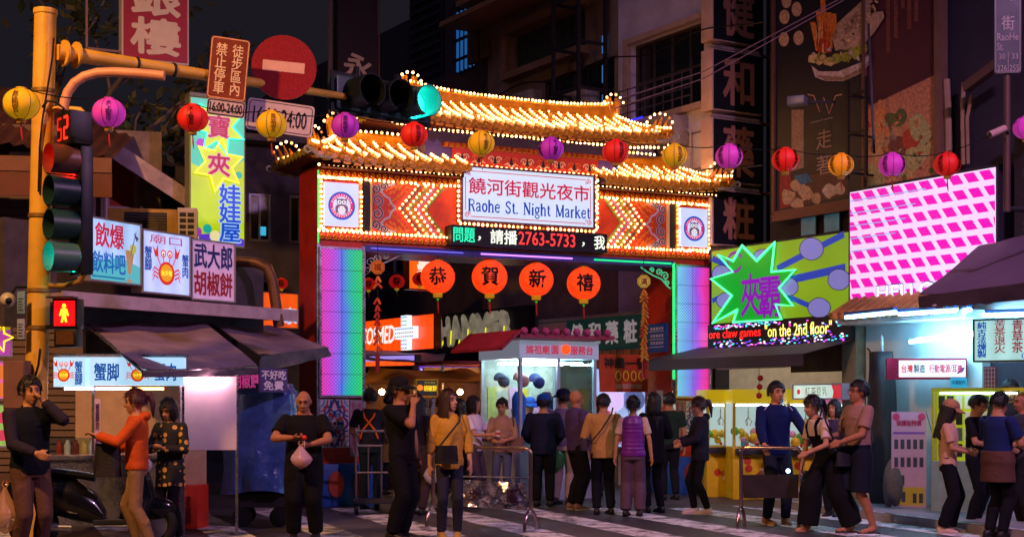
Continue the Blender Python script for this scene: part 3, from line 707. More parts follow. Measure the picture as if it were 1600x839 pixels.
for k in (False, True):
    side = pr if k else pl
    # owl light box
    x0, x1 = (0.075, 0.60); a, b = (GW-x1, GW-x0) if k else (x0, x1)
    z0, z1 = 4.10, 4.735
    e = box(gate, 'emblem_box', a, b, -0.07, -0.002, z0, z1, em('#cfe0ff', 0.85, 0.1, 2.5))
    cx, cz = (a+b)/2, (z0+z1)/2 - 0.02; mb = MB()
    mb.m = 0; mb.strip(circ(cx, cz, 0.192, 36), 0.03, -0.0735, True)
    mb.m = 1; mb.strip(circ(cx, cz, 0.157, 36), 0.042, -0.0735, True)
    mb.m = 2
    for i in range(26):     # small ring lettering
        t = 2*PI*i/26
        if abs(math.cos(t)) < 0.35: continue
        mb.poly([(cx + 0.157*math.sin(t) + 0.011*math.cos(q), cz + 0.157*math.cos(t) + 0.012*math.sin(q)) for q in (0.8, 2.2, 3.9, 5.4)], -0.0745)
    # owl: wings, body, belly rows, head tufts, eyes, beak
    mb.m = 3; mb.poly(circ(cx, cz-0.045, 0.085, 18, 1.0, 0.9), -0.0748)
    mb.poly(circ(cx-0.072, cz-0.05, 0.035, 12, 0.8, 1.7), -0.0746); mb.poly(circ(cx+0.072, cz-0.05, 0.035, 12, 0.8, 1.7), -0.0746)
    mb.poly(circ(cx, cz+0.05, 0.07, 16, 1.1, 0.8), -0.0750)
    mb.poly([(cx-0.085, cz+0.115), (cx-0.02, cz+0.085), (cx-0.07, cz+0.05)], -0.0752); mb.poly([(cx+0.085, cz+0.115), (cx+0.07, cz+0.05), (cx+0.02, cz+0.085)], -0.0752)
    mb.m = 2; mb.poly(circ(cx, cz-0.06, 0.058, 14), -0.0756)
    for sx in (-1, 1): mb.m = 2; mb.poly(circ(cx+sx*0.034, cz+0.052, 0.032, 12), -0.0758)
    mb.m = 4
    for sx in (-1, 1): mb.poly(circ(cx+sx*0.032, cz+0.052, 0.014, 10), -0.0764)
    mb.m = 3
    for j in range(3):
        for i in range(4-(j == 2)): mb.poly(circ(cx-0.036+0.024*i+(0.012 if j == 2 else 0), cz-0.03-0.028*j, 0.008, 6, 0.8, 1.3), -0.0762)
    mb.m = 1; mb.poly([(cx-0.011, cz+0.03), (cx+0.011, cz+0.03), (cx, cz+0.008)], -0.0766)
    mb.m = 4; mb.strip([(cx-0.06, cz+0.098), (cx-0.02, cz+0.078)], 0.008, -0.0768); mb.strip([(cx+0.06, cz+0.098), (cx+0.02, cz+0.078)], 0.008, -0.0768)
    mb.build('owl_emblem', [em('#1757c8', 0.75), em('#e8216e', 0.8), em('#f2f4ff', 0.9), em('#8a6a82', 0.5), em('#201828', 0.1)], e, smooth=False)
    # gold frame of bulbs round the box
    fr = mir([(0.03, -0.02, 4.80), (0.645, -0.02, 4.80), (0.645, -0.02, 4.05), (0.03, -0.02, 4.05)], k)
    row([(p[0], -0.06, p[2]) for p in fr + [fr[0]]], 0.072)
    mb = MB()
    for i in range(4):
        p, q = fr[i], fr[(i+1) % 4]; mb.bar((p[0], -0.018, p[2]), (q[0], -0.018, q[2]), 0.05, 0.03)
    mb.build('box_moulding', m_gold, gate, smooth=False)
    # dark upright, pale upright
    q = mir([(0.69,), (0.79,)], k); box(gate, 'upright', min(q)[0], max(q)[0], -0.03, 0.019, ZB, ZT, m_dark)
    q = mir([(0.80,), (0.825,)], k); box(gate, 'upright', min(q)[0], max(q)[0], -0.045, 0.019, ZB, ZT, m_cream)
    # cloud scrolls and flames on the red panel
    mb = MB(); zc = (ZB+ZT)/2
    for sz in (-1, 1):
        for (cx, cz, r_, t0, dr) in ((0.93, 0.10, 0.09, -PI*0.5, 1), (0.90, 0.27, 0.075, PI*0.4, -1), (1.03, 0.32, 0.06, 0, 1)):
            pts = [(p[0], zc + sz*p[1]) for p in spiral(cx, cz, r_, 1.4, t0, dr, 20)]
            mb.m = 0; mb.strip(mir(pts, k), 0.04, 0.012); mb.m = 1; mb.strip(mir(pts, k), 0.018, 0.009)
        pts = [(1.22, 0.0), (1.15, 0.06), (1.12, 0.14), (1.05, 0.17), (0.99, 0.23), (1.03, 0.30), (1.10, 0.335), (1.22, 0.365)]
        pts = [(a_, zc + sz*b_) for a_, b_ in pts]; mb.m = 0; mb.strip(mir(pts, k), 0.036, 0.011)
        mb.m = 2
        for (ax, az, L) in ((1.12, 0.20, 0.2), (1.20, 0.25, 0.2), (1.26, 0.30, 0.18), (1.17, 0.10, 0.14), (1.26, 0.16, 0.14), (1.10, 0.03, 0.14), (1.14, 0.28, 0.22), (1.06, 0.24, 0.16), (1.30, 0.22, 0.14), (0.86, 0.17, 0.06), (0.86, 0.34, 0.1)):
            pts = [(ax + L*t + 0.02*math.sin(t*9), zc + sz*(az + 0.11*t + 0.03*math.sin(t*11))) for t in [j/9 for j in range(10)]]
            mb.strip(mir(pts, k), [0.026*(1-0.6*j/9) for j in range(10)], 0.012)
    mb.build('cloud_scroll', [m_cloud, m_dark, mat('#f0902c', 0.5, var=0.15)], gate, smooth=False)
    # chevrons
    mb = MB(); cols = [0, 1, 2, 1]
    for j in range(4):
        ax = 1.275 + 0.125*j; pts = [(ax+0.30, ZB+0.01), (ax, zc), (ax+0.30, ZT-0.01)]
        mb.m = cols[j]; mb.strip(mir([(p[0]+0.045, p[1]) for p in pts], k), 0.055, 0.008)
        mb.m = 3; mb.strip(mir([(p[0]-0.005, p[1]) for p in pts], k), 0.016, 0.004)
        row([(p[0], -0.012, p[1]) for p in mir(pts, k)], 0.078, r=0.018)
    mb.build('chevron', [mat('#6a4a3a', 0.5), mat('#7a8a3a', 0.5), mat('#9a6a9a', 0.5), m_orange], gate, smooth=False)
    # friezes and bulb rows above and below the panel
    q = mir([(0.0,), (2.24,)], k); f0, f1 = min(q)[0], max(q)[0]
    frieze(f0, f1, 4.835, 4.925, -0.025).build('scroll_frieze', [m_red, m_gold], gate, smooth=False)
    frieze(f0, f1 if not k else f1, 3.90, 3.985, -0.03).build('scroll_frieze', [m_red, m_gold], gate, smooth=False)
    row([(f0, -0.05, 4.81), (f1, -0.05, 4.81)], 0.072); row([(f0, -0.05, 4.025), (f1, -0.05, 4.025)], 0.066)
    row([(f0-0.05 if not k else f0, -0.20, 4.955), (f1 if not k else f1+0.05, -0.20, 4.955)], 0.072)
    mb = MB().box(f0, f1, -0.22, 0.3, 4.93, 5.0); mb.build('eave_board', mat('#5a2418', 0.5, var=0.2), gate, smooth=False)
    # corner bracket with cloud scrolls under the beam
    mb = MB()
    for (cx, cz, r_, t0, dr) in ((0.83, 3.60, 0.075, 0, 1), (0.95, 3.66, 0.06, PI, -1), (1.08, 3.69, 0.045, 0, 1), (0.79, 3.50, 0.05, 1, -1)):
        mb.tube([(p[0], 0.05, p[1]) for p in mir(spiral(cx, cz, r_, 1.3, t0, dr, 18), k)], 0.012, 5)
    mb.tube([(p[0], 0.05, p[1]) for p in mir([(0.73, 3.40), (0.80, 3.45), (0.90, 3.55), (1.05, 3.60), (1.18, 3.66), (1.30, 3.73)], k)], 0.013, 5)
    mb.build('corner_bracket', mat('#a9b4c0', 0.4, var=0.1) if not k else em('#58e0a0', 0.5), gate)  # green light on the right bracket put in as emission

# upper block between the roofs
up = box(gate, 'upper_wall', 1.72, 5.10, 0.06, 0.84, 5.0, 5.72, m_purple)
frieze(2.0, 4.9, 5.42, 5.50, 0.035).build('scroll_frieze', [m_red, m_gold], up, smooth=False)
pn = box(up, 'red_panel', 2.15, 4.72, 0.03, 0.058, 5.17, 5.415, mat('#c0301c', 0.45, var=0.15))
mb = MB()
for i in range(9):
    cx = 2.32 + 0.28*i; cz = 5.27
    for sx in (-1, 1):
        mb.m = i % 2; mb.strip(spiral(cx + sx*0.055, cz + 0.01, 0.06, 1.2, PI/2 - sx*PI/2, sx, 14), 0.02, 0.026)
        mb.m = 1 - i % 2; mb.strip([(cx + sx*0.02, cz-0.07), (cx + sx*0.07, cz - 0.03), (cx + sx*0.12, cz - 0.06)], [0.03, 0.025, 0.006], 0.027)
    mb.m = 2; mb.poly([(cx-0.03, cz-0.05), (cx+0.03, cz-0.05), (cx+0.02, cz+0.03), (cx, cz+0.07), (cx-0.02, cz+0.03)], 0.025)
mb.build('cloud_scroll', [m_cream, m_orange, m_dark], pn, smooth=False)
row([(1.95, -0.02, 5.155), (4.85, -0.02, 5.155)], 0.085)
box(gate, 'ledge', 2.0, 4.8, -0.06, 0.059, 5.118, 5.145, mat('#6a2c1c', 0.4))

# name board
x0, x1, z0, z1 = 2.25, 4.53, 4.30, 5.105
nb = box(gate, 'name_board', x0, x1, -0.14, 0.018, z0, z1, em('#d3e6f8', 0.86, 0.06, 1.5))
mb = MB()
for a in ((x0-0.03, x1+0.03, z1, z1+0.03), (x0-0.03, x1+0.03, z0-0.03, z0), (x0-0.03, x0, z0, z1), (x1, x1+0.03, z0, z1)): mb.box(a[0], a[1], -0.16, 0.017, a[2], a[3])
mb.build('board_frame', mat('#74424c', 0.4, metal=0.3), nb, smooth=False)
e_mag = em('#c81448', 0.75); e_blu = em('#0c3fae', 0.8)
text(nb, '饒河街觀光夜市', x0+0.10, x1-0.07, z0+0.40, z0+0.655, -0.144, e_mag, 0.018)
mb = MB()
mb.strip([(x0+0.13, z1-0.055), (x1-0.13, z1-0.055)], 0.012, -0.143); mb.strip([(x0+0.13, z0+0.055), (x1-0.13, z0+0.055)], 0.012, -0.143)
mb.strip([(x0+0.05, z0+0.15), (x0+0.05, z1-0.15)], 0.012, -0.143); mb.strip([(x1-0.05, z0+0.15), (x1-0.05, z1-0.15)], 0.012, -0.143)
for sx in (0, 1):
    for sz in (0, 1):
        cx = x0+0.075 if not sx else x1-0.075; cz = z0+0.075 if not sz else z1-0.075
        mb.strip(spiral(cx, cz, 0.045, 1.6, 0.6+sx, 1 if sx == sz else -1, 16), 0.011, -0.143)
        mb.strip(spiral(cx + (0.045 if not sx else -0.045), cz + (0.03 if not sz else -0.03), 0.025, 1.2, 2, 1, 10), 0.008, -0.143)
mb.build('board_border', e_mag, nb, smooth=False)
def serif_text(parent, s, x0, x1, z0, z1, y, m):
    """slab-serifed roman lettering from strokes on a 1 x 1 x-height grid"""
    G_ = {  # stroke lists (points in units: x width, z 0..1.5 ascender), heavy = 1 thin = 0, serifs = points
     'R': (1.15, [([(0.22, 0), (0.22, 1.4)], 1), ([(0.22, 1.36), (0.7, 1.36), (0.92, 1.2), (0.92, 0.95), (0.7, 0.76), (0.22, 0.74)], .6), ([(0.55, 0.74), (0.75, 0.5), (0.9, 0.1), (1.05, 0.02)], .9)], [(0.22, 0), (0.22, 1.4)]),
     'a': (0.95, [([(0.12, 0.8), (0.3, 0.97), (0.55, 0.97), (0.66, 0.8), (0.66, 0.1), (0.8, 0.03)], .8), ([(0.66, 0.55), (0.3, 0.48), (0.14, 0.28), (0.22, 0.06), (0.42, 0.04), (0.66, 0.22)], .7)], []),
     'o': (0.95, [([(0.46+0.32*math.sin(t), 0.5+0.46*math.cos(t)) for t in [2*PI*i/14 for i in range(15)]], .9)], []),
     'h': (1.02, [([(0.2, 0), (0.2, 1.45)], 1), ([(0.2, 0.7), (0.4, 0.92), (0.62, 0.95), (0.76, 0.78), (0.76, 0)], .85)], [(0.2, 0), (0.76, 0)]),
     'e': (0.92, [([(0.14, 0.55), (0.76, 0.55), (0.72, 0.85), (0.46, 0.97), (0.2, 0.8), (0.14, 0.5), (0.22, 0.16), (0.46, 0.03), (0.78, 0.2)], .8)], []),
     'S': (1.0, [([(0.8, 1.1), (0.76, 1.3), (0.48, 1.38), (0.2, 1.22), (0.2, 0.95), (0.45, 0.76), (0.74, 0.55), (0.8, 0.28), (0.6, 0.05), (0.35, 0.03), (0.16, 0.18), (0.13, 0.38)], .85)], []),
     't': (0.66, [([(0.3, 1.25), (0.3, 0.2), (0.4, 0.04), (0.6, 0.1)], .9), ([(0.08, 0.93), (0.58, 0.93)], .5)], []),
     '.': (0.45, [([(0.2, 0), (0.2, 0.16)], 1.1)], []),
     'N': (1.25, [([(0.2, 0), (0.2, 1.4)], .6), ([(0.2, 1.38), (1.0, 0.02)], 1.1), ([(1.0, 0), (1.0, 1.4)], .6)], [(0.2, 0), (0.2, 1.4), (1.0, 1.4)]),
     'i': (0.5, [([(0.24, 0), (0.24, 0.95)], 1), ([(0.24, 1.2), (0.24, 1.36)], 1.1)], [(0.24, 0)]),
     'g': (0.95, [([(0.44+0.27*math.sin(t), 0.62+0.32*math.cos(t)) for t in [2*PI*i/12 for i in range(13)]], .8), ([(0.66, 0.86), (0.86, 0.95)], .6), ([(0.26, 0.34), (0.2, 0.14), (0.6, 0.06), (0.8, -0.1), (0.66, -0.34), (0.36, -0.38), (0.14, -0.24), (0.22, 0.0)], .65)], []),
     'M': (1.5, [([(0.22, 0), (0.22, 1.4)], .6), ([(0.22, 1.38), (0.74, 0.05)], 1.0), ([(0.74, 0.05), (1.24, 1.38)], .6), ([(1.24, 0), (1.24, 1.4)], 1.0)], [(0.22, 0), (0.22, 1.4), (1.24, 0), (1.24, 1.4)]),
     'r': (0.72, [([(0.2, 0), (0.2, 0.97)], 1), ([(0.2, 0.65), (0.38, 0.92), (0.6, 0.92)], .75)], [(0.2, 0)]),
     'k': (1.02, [([(0.2, 0), (0.2, 1.45)], 1), ([(0.2, 0.45), (0.72, 0.95)], .6), ([(0.4, 0.6), (0.82, 0.02)], .9)], [(0.2, 0), (0.82, 0.02), (0.72, 0.95)]),
     ' ': (0.75, [], [])}
    tot = sum(G_[c][0] for c in s); kx = (x1-x0)/tot; kz = (z1-z0)/1.85; mb = MB(); x = x0; zb = z0 + 0.4*kz; i = 0
    for c in s:
        w, st, sf = G_[c]
        for pts, wt in st: mb.strip([(x + a*kx, zb + b*kz) for a, b in pts], 0.27*kx*wt, y - 0.0003*i); i = (i + 1) % 4
        for a, b in sf: mb.strip([(x + (a-0.18)*kx, zb + b*kz), (x + (a+0.18)*kx, zb + b*kz)], 0.10*kz, y - 0.0015)
        x += w*kx
    return mb.build('lettering', m, parent, smooth=False)
serif_text(nb, 'Raohe St. Night Market', x0+0.09, x1-0.05, z0+0.085, z0+0.325, -0.144, e_blu)
row([(p[0], -0.12, p[1]) for p in ((x0-0.06, z1+0.0), (x0-0.06, z0-0.06), (x1+0.06, z0-0.06), (x1+0.06, z1))], 0.075)
row([(p[0], -0.05, p[1]) for p in ((x1+0.13, z1-0.03), (x1+0.13, z0-0.02))], 0.075)
# LED ticker
tk = box(gate, 'led_ticker', 2.03, 4.74, -0.22, 0.015, 3.90, 4.20, m_black)
e_g, e_r, e_w = em('#20e0a8', 1.3), em('#ff3a38', 1.3), em('#e8f0e0', 1.2)
text(tk, '問題', 2.06, 2.42, 3.945, 4.165, -0.224, e_g, 0.02); text(tk, '，', 2.47, 2.52, 3.98, 4.05, -0.224, e_w, 0.03)
text(tk, '請播', 2.68, 3.14, 3.945, 4.165, -0.224, e_w, 0.02)
text(tk, '2763-5733', 3.16, 4.16, 3.955, 4.16, -0.224, e_r, 0.015); text(tk, '，', 4.28, 4.33, 3.98, 4.05, -0.224, e_w, 0.03)
text(tk, '我', 4.50, 4.70, 3.945, 4.165, -0.224, e_w, 0.02)

# ---- tiled roofs
def roof(name, e0, e1, r0, r1, y0, y1, ze, zr, hl, hr, lift, step, boff=0):
    rt = tag(bpy.data.objects.new(name, None)); COL.objects.link(rt); rt.parent = gate
    ym = (y0+y1)/2; c = (e0+e1)/2; hw = (e1-e0)/2
    def zf(s, v):
        q = 0.0
        if hl and s < c: q = (c - s)/hw
        if hr and s > c: q = (s - c)/hw
        return ze + (zr-ze)*(0.7*v + 0.3*v*v) + lift*(q**2.6)*(1-v)**1.5
    def vmax(s):
        if hl and s < r0: return max(0.03, (s-e0)/(r0-e0))
        if hr and s > r1: return max(0.03, (e1-s)/(e1-r1))
        return 1.0
    mb = MB(); nu, nv = 28, 7
    for sgn in (0, 1):
        yy = y0 if sgn == 0 else y1; vs = []; fs = []
        for i in range(nu+1):
            for j in range(nv+1):
                v = j/nv; s = (e0 + (e1-e0)*i/nu)*(1-v) + (r0 + (r1-r0)*i/nu)*v
                vs.append((s, yy + (ym-yy)*v, zf(s, v)))
        for i in range(nu):
            for j in range(nv):
                q = (i*(nv+1)+j, (i+1)*(nv+1)+j, (i+1)*(nv+1)+j+1, i*(nv+1)+j+1); fs.append(q if sgn == 0 else q[::-1])
        mb.add(vs, fs)
    for on, ee, rr in ((hl, e0, r0), (hr, e1, r1)):
        if not on: continue
        vs = []; fs = []
        for i in range(9):
            for j in range(nv+1):
                v = j/nv; w = (i/4 - 1)*(1-v); s = ee + (rr-ee)*v; vs.append((s, ym + (y1-ym)*w, zf(s, v)))
        for i in range(8):
            for j in range(nv): q = (i*(nv+1)+j, (i+1)*(nv+1)+j, (i+1)*(nv+1)+j+1, i*(nv+1)+j+1); fs.append(q if ee == e1 else q[::-1])
        mb.add(vs, fs)
    # soffit
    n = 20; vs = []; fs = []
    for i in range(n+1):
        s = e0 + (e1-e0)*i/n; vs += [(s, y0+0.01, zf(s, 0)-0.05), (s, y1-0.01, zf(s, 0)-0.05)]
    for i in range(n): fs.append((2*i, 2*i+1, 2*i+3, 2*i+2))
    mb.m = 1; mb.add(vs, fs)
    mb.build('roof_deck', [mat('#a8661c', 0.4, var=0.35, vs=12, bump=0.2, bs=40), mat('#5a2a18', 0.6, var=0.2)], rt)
    # cover-tile rows, round end tiles, drip tiles, bulbs
    n = int(round((e1-e0-0.06)/step)); 
    for i in range(n+1):
        s = e0 + 0.05 + (e1-e0-0.10)*i/n; vm = vmax(s)
        for front in (True, False):
            yy = y0 if front else y1; mb = MB()
            pts = [(s, yy + (ym-yy)*v*vm, zf(s, v*vm) + 0.018) for v in [j/7 for j in range(8)]]
            ps_ = []; rs_ = []
            for j in range(7):
                for q_, r_ in ((j/7+0.001, 0.040), ((j+1)/7-0.001, 0.032)): ps_.append((s + 0.002*math.sin(j*5+i*3), yy + (ym-yy)*q_*vm, zf(s, q_*vm) + 0.018)); rs_.append(r_)
            if vm > 0.12: mb.tube(ps_, rs_, 8)
            dz = zf(s, 0); sg = -1 if front else 1
            M = Matrix.Translation((s, yy + sg*0.012, dz - 0.005)) @ Matrix.Rotation(R(90), 4, 'X')
            mb.lathe([(0.052, -0.02), (0.052, 0.02), (0.044, 0.024), (0.03, 0.014)], 12, M)
            if i < n:
                sm = s + (e1-e0-0.10)/n/2; hd = step*0.40
                mb.poly([(sm-hd, zf(sm, 0)+0.0), (sm+hd, zf(sm, 0)+0.0), (sm+hd*0.55, zf(sm, 0)-0.055), (sm, zf(sm, 0)-0.075), (sm-hd*0.55, zf(sm, 0)-0.055)], yy+0.004, yy+sg*0.014)
            mb.build('tile_row', m_tile, rt)
            if front and vm > 0.3:
                L = (Vector(pts[-1]) - Vector(pts[0])).length; k = max(2, int(L*0.86/0.078))
                for j in range(k):
                    v = (0.08 + 0.86*j/(k-1))*vm
                    bulbs.append((s + 0.0, y0 + (ym-y0)*v - 0.012, zf(s, v) + 0.068, 0.0185))
    # gold drip strip under the eave
    mb = MB()
    for i in range(int((e1-e0)/0.16)):
        s = e0 + 0.08 + 0.16*i; mb.box(s-0.055, s+0.055, y0+0.02, y0+0.045, zf(s, 0)-0.105, zf(s, 0)-0.072)
    mb.build('eave_trim', m_gold, rt, smooth=False)
    # side tile rows on the hips
    for on, ee, rr in ((hl, e0, r0), (hr, e1, r1)):
        if not on: continue
        m_ = int((y1-y0)/0.17)
        for i in range(m_+1):
            w = -1 + 2*(i+0.0)/m_; vm = 1-abs(w)
            yb = ym + (y1-ym)*w; mb = MB()
            pts = [(ee + (rr-ee)*v*vm, yb, zf(ee + (rr-ee)*v*vm, v*vm) + 0.016) for v in [j/5 for j in range(6)]]
            if vm > 0.12: mb.tube(pts, 0.034, 7)
            sg = -1 if ee == e0 else 1
            mb.lathe([(0.05, -0.02), (0.05, 0.02)], 10, Matrix.Translation((ee+sg*0.012, yb, zf(ee, 0)-0.004)) @ Matrix.Rotation(R(90), 4, 'Y'))
            mb.add([(ee+sg*0.01, yb+0.02, zf(ee, 0)), (ee+sg*0.012, yb+0.085, zf(ee, 0)-0.085), (ee+sg*0.01, yb+0.15, zf(ee, 0))], [(0, 1, 2)])
            mb.build('tile_row', m_tile if ee == e1 else mat('#a8922c', 0.35, var=0.3), rt)
    # ridge, curved up at its ends
    rl = lambda s: 0.10*abs((s-(r0+r1)/2)/((r1-r0)/2))**3
    S = [r0 + (r1-r0)*i/16 for i in range(17)]; vs = []; fs = []
    for s in S: vs += [(s, ym-0.06, zr-0.02), (s, ym-0.05, zr+0.14+rl(s)), (s, ym+0.05, zr+0.14+rl(s)), (s, ym+0.06, zr-0.02)]
    for i in range(16):
        for j in range(3): fs.append((4*i+j, 4*i+4+j, 4*i+5+j, 4*i+1+j))
    fs += [(0, 1, 2, 3), (67, 66, 65, 64)]
    mb = MB().add(vs, fs); mb.tube([(s, ym, zr+0.15+rl(s)) for s in S], 0.035, 8); mb.tube([(s, ym-0.06, zr+0.03) for s in S], 0.022, 6)
    mb.build('ridge', m_gold, rt)
    if boff >= 0: row([(s, ym-0.03, zr+0.20+rl(s)) for s in S], 0.064)
    # hip ridges with curled tips and flame finials
    for on, ee, rr in ((hl, e0, r0), (hr, e1, r1)):
        if not on: continue
        sg = -1 if ee == e0 else 1
        for yy in (y0, y1):
            L = []
            for j in range(9):
                v = 1 - j/8; s = ee + (rr-ee)*v; L.append((s, yy + (ym-yy)*v, zf(s, v) + 0.05))
            tip = L[-1]; dy = -0.05 if yy == y0 else 0.05
            curl = [(tip[0]+sg*0.05+sg*0.06*math.sin(t), tip[1]+dy, tip[2]-0.10+0.06*math.cos(t)+0.012*t) for t in [0.2+0.55*i for i in range(9)]]
            mb = MB(); mb.tube(L, 0.045, 8)
            mb.build('hip_ridge', m_gold, rt)
            MB().tube([(tip[0]-sg*0.30, tip[1]+dy*0.3, tip[2]-0.17), (tip[0]-sg*0.1, tip[1]+dy, tip[2]-0.16)] + curl, [0.02, 0.022] + [0.02-0.0012*i for i in range(9)], 6).build('eave_curl', mat('#b8b09a', 0.4, var=0.1), rt)
            row([(p[0], p[1]-0.02, p[2]+0.065) for p in L], 0.062)
            # flame finial
            bx, by, bz = L[6]; mb = MB(); d = Vector((sg*0.75, (yy-ym)*0.6, 0)).normalized()
            for q, (t, hgt, w) in enumerate(((-0.13, 0.11, 0.05), (-0.05, 0.19, 0.06), (0.04, 0.24, 0.06), (0.13, 0.20, 0.055), (0.20, 0.12, 0.045))):
                p0 = Vector((bx, by, bz)) + d*t; p1 = p0 + Vector((0, 0, hgt)) + d*0.05
                mb.tube([p0 - Vector((0, 0, 0.04)), p0 + (p1-p0)*0.5 - d*0.02, p1], [w*0.7, w*0.5, 0.008], 6)
            mb.build('finial', m_gold, rt)
            arc = [(Vector((bx, by, bz)) + d*(0.04+0.22*math.sin(a)) + Vector((0, 0, 0.06+0.23*math.cos(a)))) for a in [-1.15+0.3*i for i in range(9)]]
            row([tuple(p) for p in arc], 0.088)
    # ridge-end finials: pair of scrolled lobes
    for ee, on, sg in ((r0, hl, -1), (r1, hr, 1)):
        if not on: continue
        mb = MB(); zt = zr + 0.2
        for dx in (-0.07, 0.06):
            mb.tube([(ee+dx, ym, zt-0.1), (ee+dx*1.3, ym, zt+0.06), (ee+dx*1.2, ym, zt+0.16), (ee+dx*0.6, ym, zt+0.17)], [0.055, 0.06, 0.05, 0.02], 8)
        mb.build('finial', m_gold, rt)
        row([(ee + 0.19*math.sin(a), ym-0.03, zt+0.05+0.19*math.cos(a)) for a in [-1.3+0.26*i for i in range(11)]], 0.095)
    return rt
roof('lower_roof', -0.26, 2.26, 0.42, 2.20, -0.45, 1.35, 5.04, 5.42, True, False, 0.10, 0.205, -1)
roof('lower_roof', 4.58, 7.0, 4.64, 6.35, -0.45, 1.35, 5.04, 5.42, False, True, 0.10, 0.19, -1)
roof('upper_roof', 0.85, 5.78, 1.62, 5.24, -0.50, 1.40, 5.70, 6.16, True, True, 0.12, 0.172)
row([(1.0, -0.42, 5.62), (1.6, -0.42, 5.575), (5.1, -0.42, 5.575), (5.6, -0.42, 5.62)], 0.075)
row([(0.35, 0.35, 5.60), (1.65, 0.30, 5.60)], 0.085); row([(5.0, 0.2, 5.62), (5.9, 0.2, 5.62)], 0.08)
# bulbs: too small to pick apart singly
mb = MB(); rb = random.Random(3)
for (s, y, z, r_) in bulbs:
    q = rb.random(); mb.m = 0 if q < 0.80 else (1 if q < 0.93 else 2)
    mb.ball((s + rb.uniform(-.004, .004), y - 0.004, z + rb.uniform(-.004, .004)), r_*rb.uniform(0.9, 1.1), 6, 4)
tag(mb.build('light_bulbs', [em((1.0, 0.50, 0.16), 12.0), em((1.0, 0.42, 0.10), 6.0), em((1.0, 0.3, 0.05), 0.8)], gate, 'all'), kind='stuff')
print('bulbs', len(bulbs))
# ================================================================== signal pole and what it carries
m_pole = mat('#d9a83c', 0.45, var=0.18, vs=2.5, bump=0.08, bs=30)  # yellow of the sodium lamplight mixed into a pale pole's paint
m_sig = mat('#1b3a38', 0.4, var=0.2)
m_sigb = mat('#0d1414', 0.45, var=0.2)
B0 = Vector((-4.769, 14.0, 0)); T0 = Vector((-4.639, 14.0, 5.38))
pole = thing('signal_pole', 'yellow traffic signal pole with long mast arm at the left', 'pole', B0)
ax = T0 - B0
MB().tube([(0, 0, 0), ax*0.5, ax], [0.113, 0.109, 0.106], 24).build('shaft', m_pole, pole)
MB().lathe([(0.116, -0.02), (0.118, 0.0), (0.116, 0.03), (0.0001, 0.045)], 24, Matrix.Translation(ax)).build('cap', m_pole, pole)
for z in (1.05, 2.25, 2.62, 3.36, 4.6):
    p = ax*(z/5.38); MB().lathe([(0.112, -0.02), (0.120, -0.018), (0.120, 0.018), (0.112, 0.02)], 24, Matrix.Translation(p)).build('band', mat('#8a6a34', 0.5, metal=0.4), pole)
A0 = P(90, 82, 14.0) - B0; A1 = P(545, 152, 16.35) - B0
arm = MB().tube([A0, A0 + (A1-A0)*0.3, A1], [0.078, 0.066, 0.036], 14).build('mast_arm', m_pole, pole)
for k in (0.0, 0.035): 
    q = (A1-A0).normalized().to_track_quat('Z', 'Y').to_matrix().to_4x4()
    MB().lathe([(0.13, -0.012), (0.13, 0.012)], 20, Matrix.Translation(A0 + (A1-A0)*(0.02+k)) @ q).build('flange', m_pole, pole)
for k in (0.24, 0.36, 0.52, 0.72): MB().lathe([(0.075, -0.012), (0.078, 0.012)], 14, Matrix.Translation(A0 + (A1-A0)*k) @ q).build('arm_band', m_dark, pole)
pts = [P(a, b, 13.9)-B0 for a, b in ((99, 172), (101, 158), (106, 144), (116, 130), (131, 120), (152, 114), (178, 113), (215, 115), (257, 119))]
MB().tube(pts, 0.047, 14).build('curved_arm', mat('#d99a78', 0.45, var=0.15), pole)
MB().tube([P(76, 172, 14)-B0, P(100, 170, 13.95)-B0, P(125, 172, 13.9)-B0, P(136, 184, 13.9)-B0], 0.03, 10).build('bracket', m_pole, pole)
MB().tube([P(70, 446, 14)-B0, P(100, 447, 13.95)-B0, P(125, 440, 13.9)-B0, P(134, 424, 13.9)-B0], 0.028, 10).build('bracket', mat('#8a6428', 0.5), pole)
MB().tube([P(x, y, 13.87)-B0 for x, y in ((84, 60), (82, 90), (74, 140), (66, 190), (62, 230), (60, 300))], 0.010, 6).build('cable', m_black, pole)
MB().tube([P(x, y, 13.86)-B0 for x, y in ((66, 168), (74, 158), (88, 160), (100, 170), (96, 176))], 0.012, 6).build('cable', m_black, pole)
MB().tube([P(x, y, 13.86)-B0 for x, y in ((63, 545), (60, 570), (54, 592))], 0.012, 6).build('cable', m_black, pole)
# meter box and small plates strapped to the pole
mbx = thing('meter_box', 'beige metal meter box strapped to the yellow pole', 'box', P(26, 640, 13.75))
box(mbx, 'case', -0.105, 0.105, -0.08, 0.12, 0, 0.48, mat('#6e4a3c', 0.5, var=0.2), 0.012); box(mbx, 'lid_seam', -0.095, 0.095, -0.086, -0.081, 0.02, 0.46, mat('#7a5444', 0.5)); box(mbx, 'hasp', 0.06, 0.08, -0.1, -0.087, 0.2, 0.26, m_steel)
for i, (yy, hh, c, lb) in enumerate(((490, 0.22, '#6c8a94', 'small grey-green notice plate strapped high on the yellow pole'), (530, 0.20, '#8a94a4', 'small pale notice plate just above the meter box'))):
    p_ = thing('notice_plate', lb, 'plate', P(33, yy, 13.8), R(-12)); box(p_, 'plate', -0.04, 0.04, -0.008, 0.008, 0, hh, mat(c, 0.4, var=0.15), 0.003)
    mb = MB(); [mb.box(-0.026, 0.026-0.012*(k % 2), -0.0105, -0.0085, 0.03+0.028*k, 0.038+0.028*k) for k in range(5)]; mb.build('print', m_dark, p_, smooth=False)
cv = thing('security_camera', 'pale round security camera beside the yellow pole', 'camera', P(12, 478, 14.0))
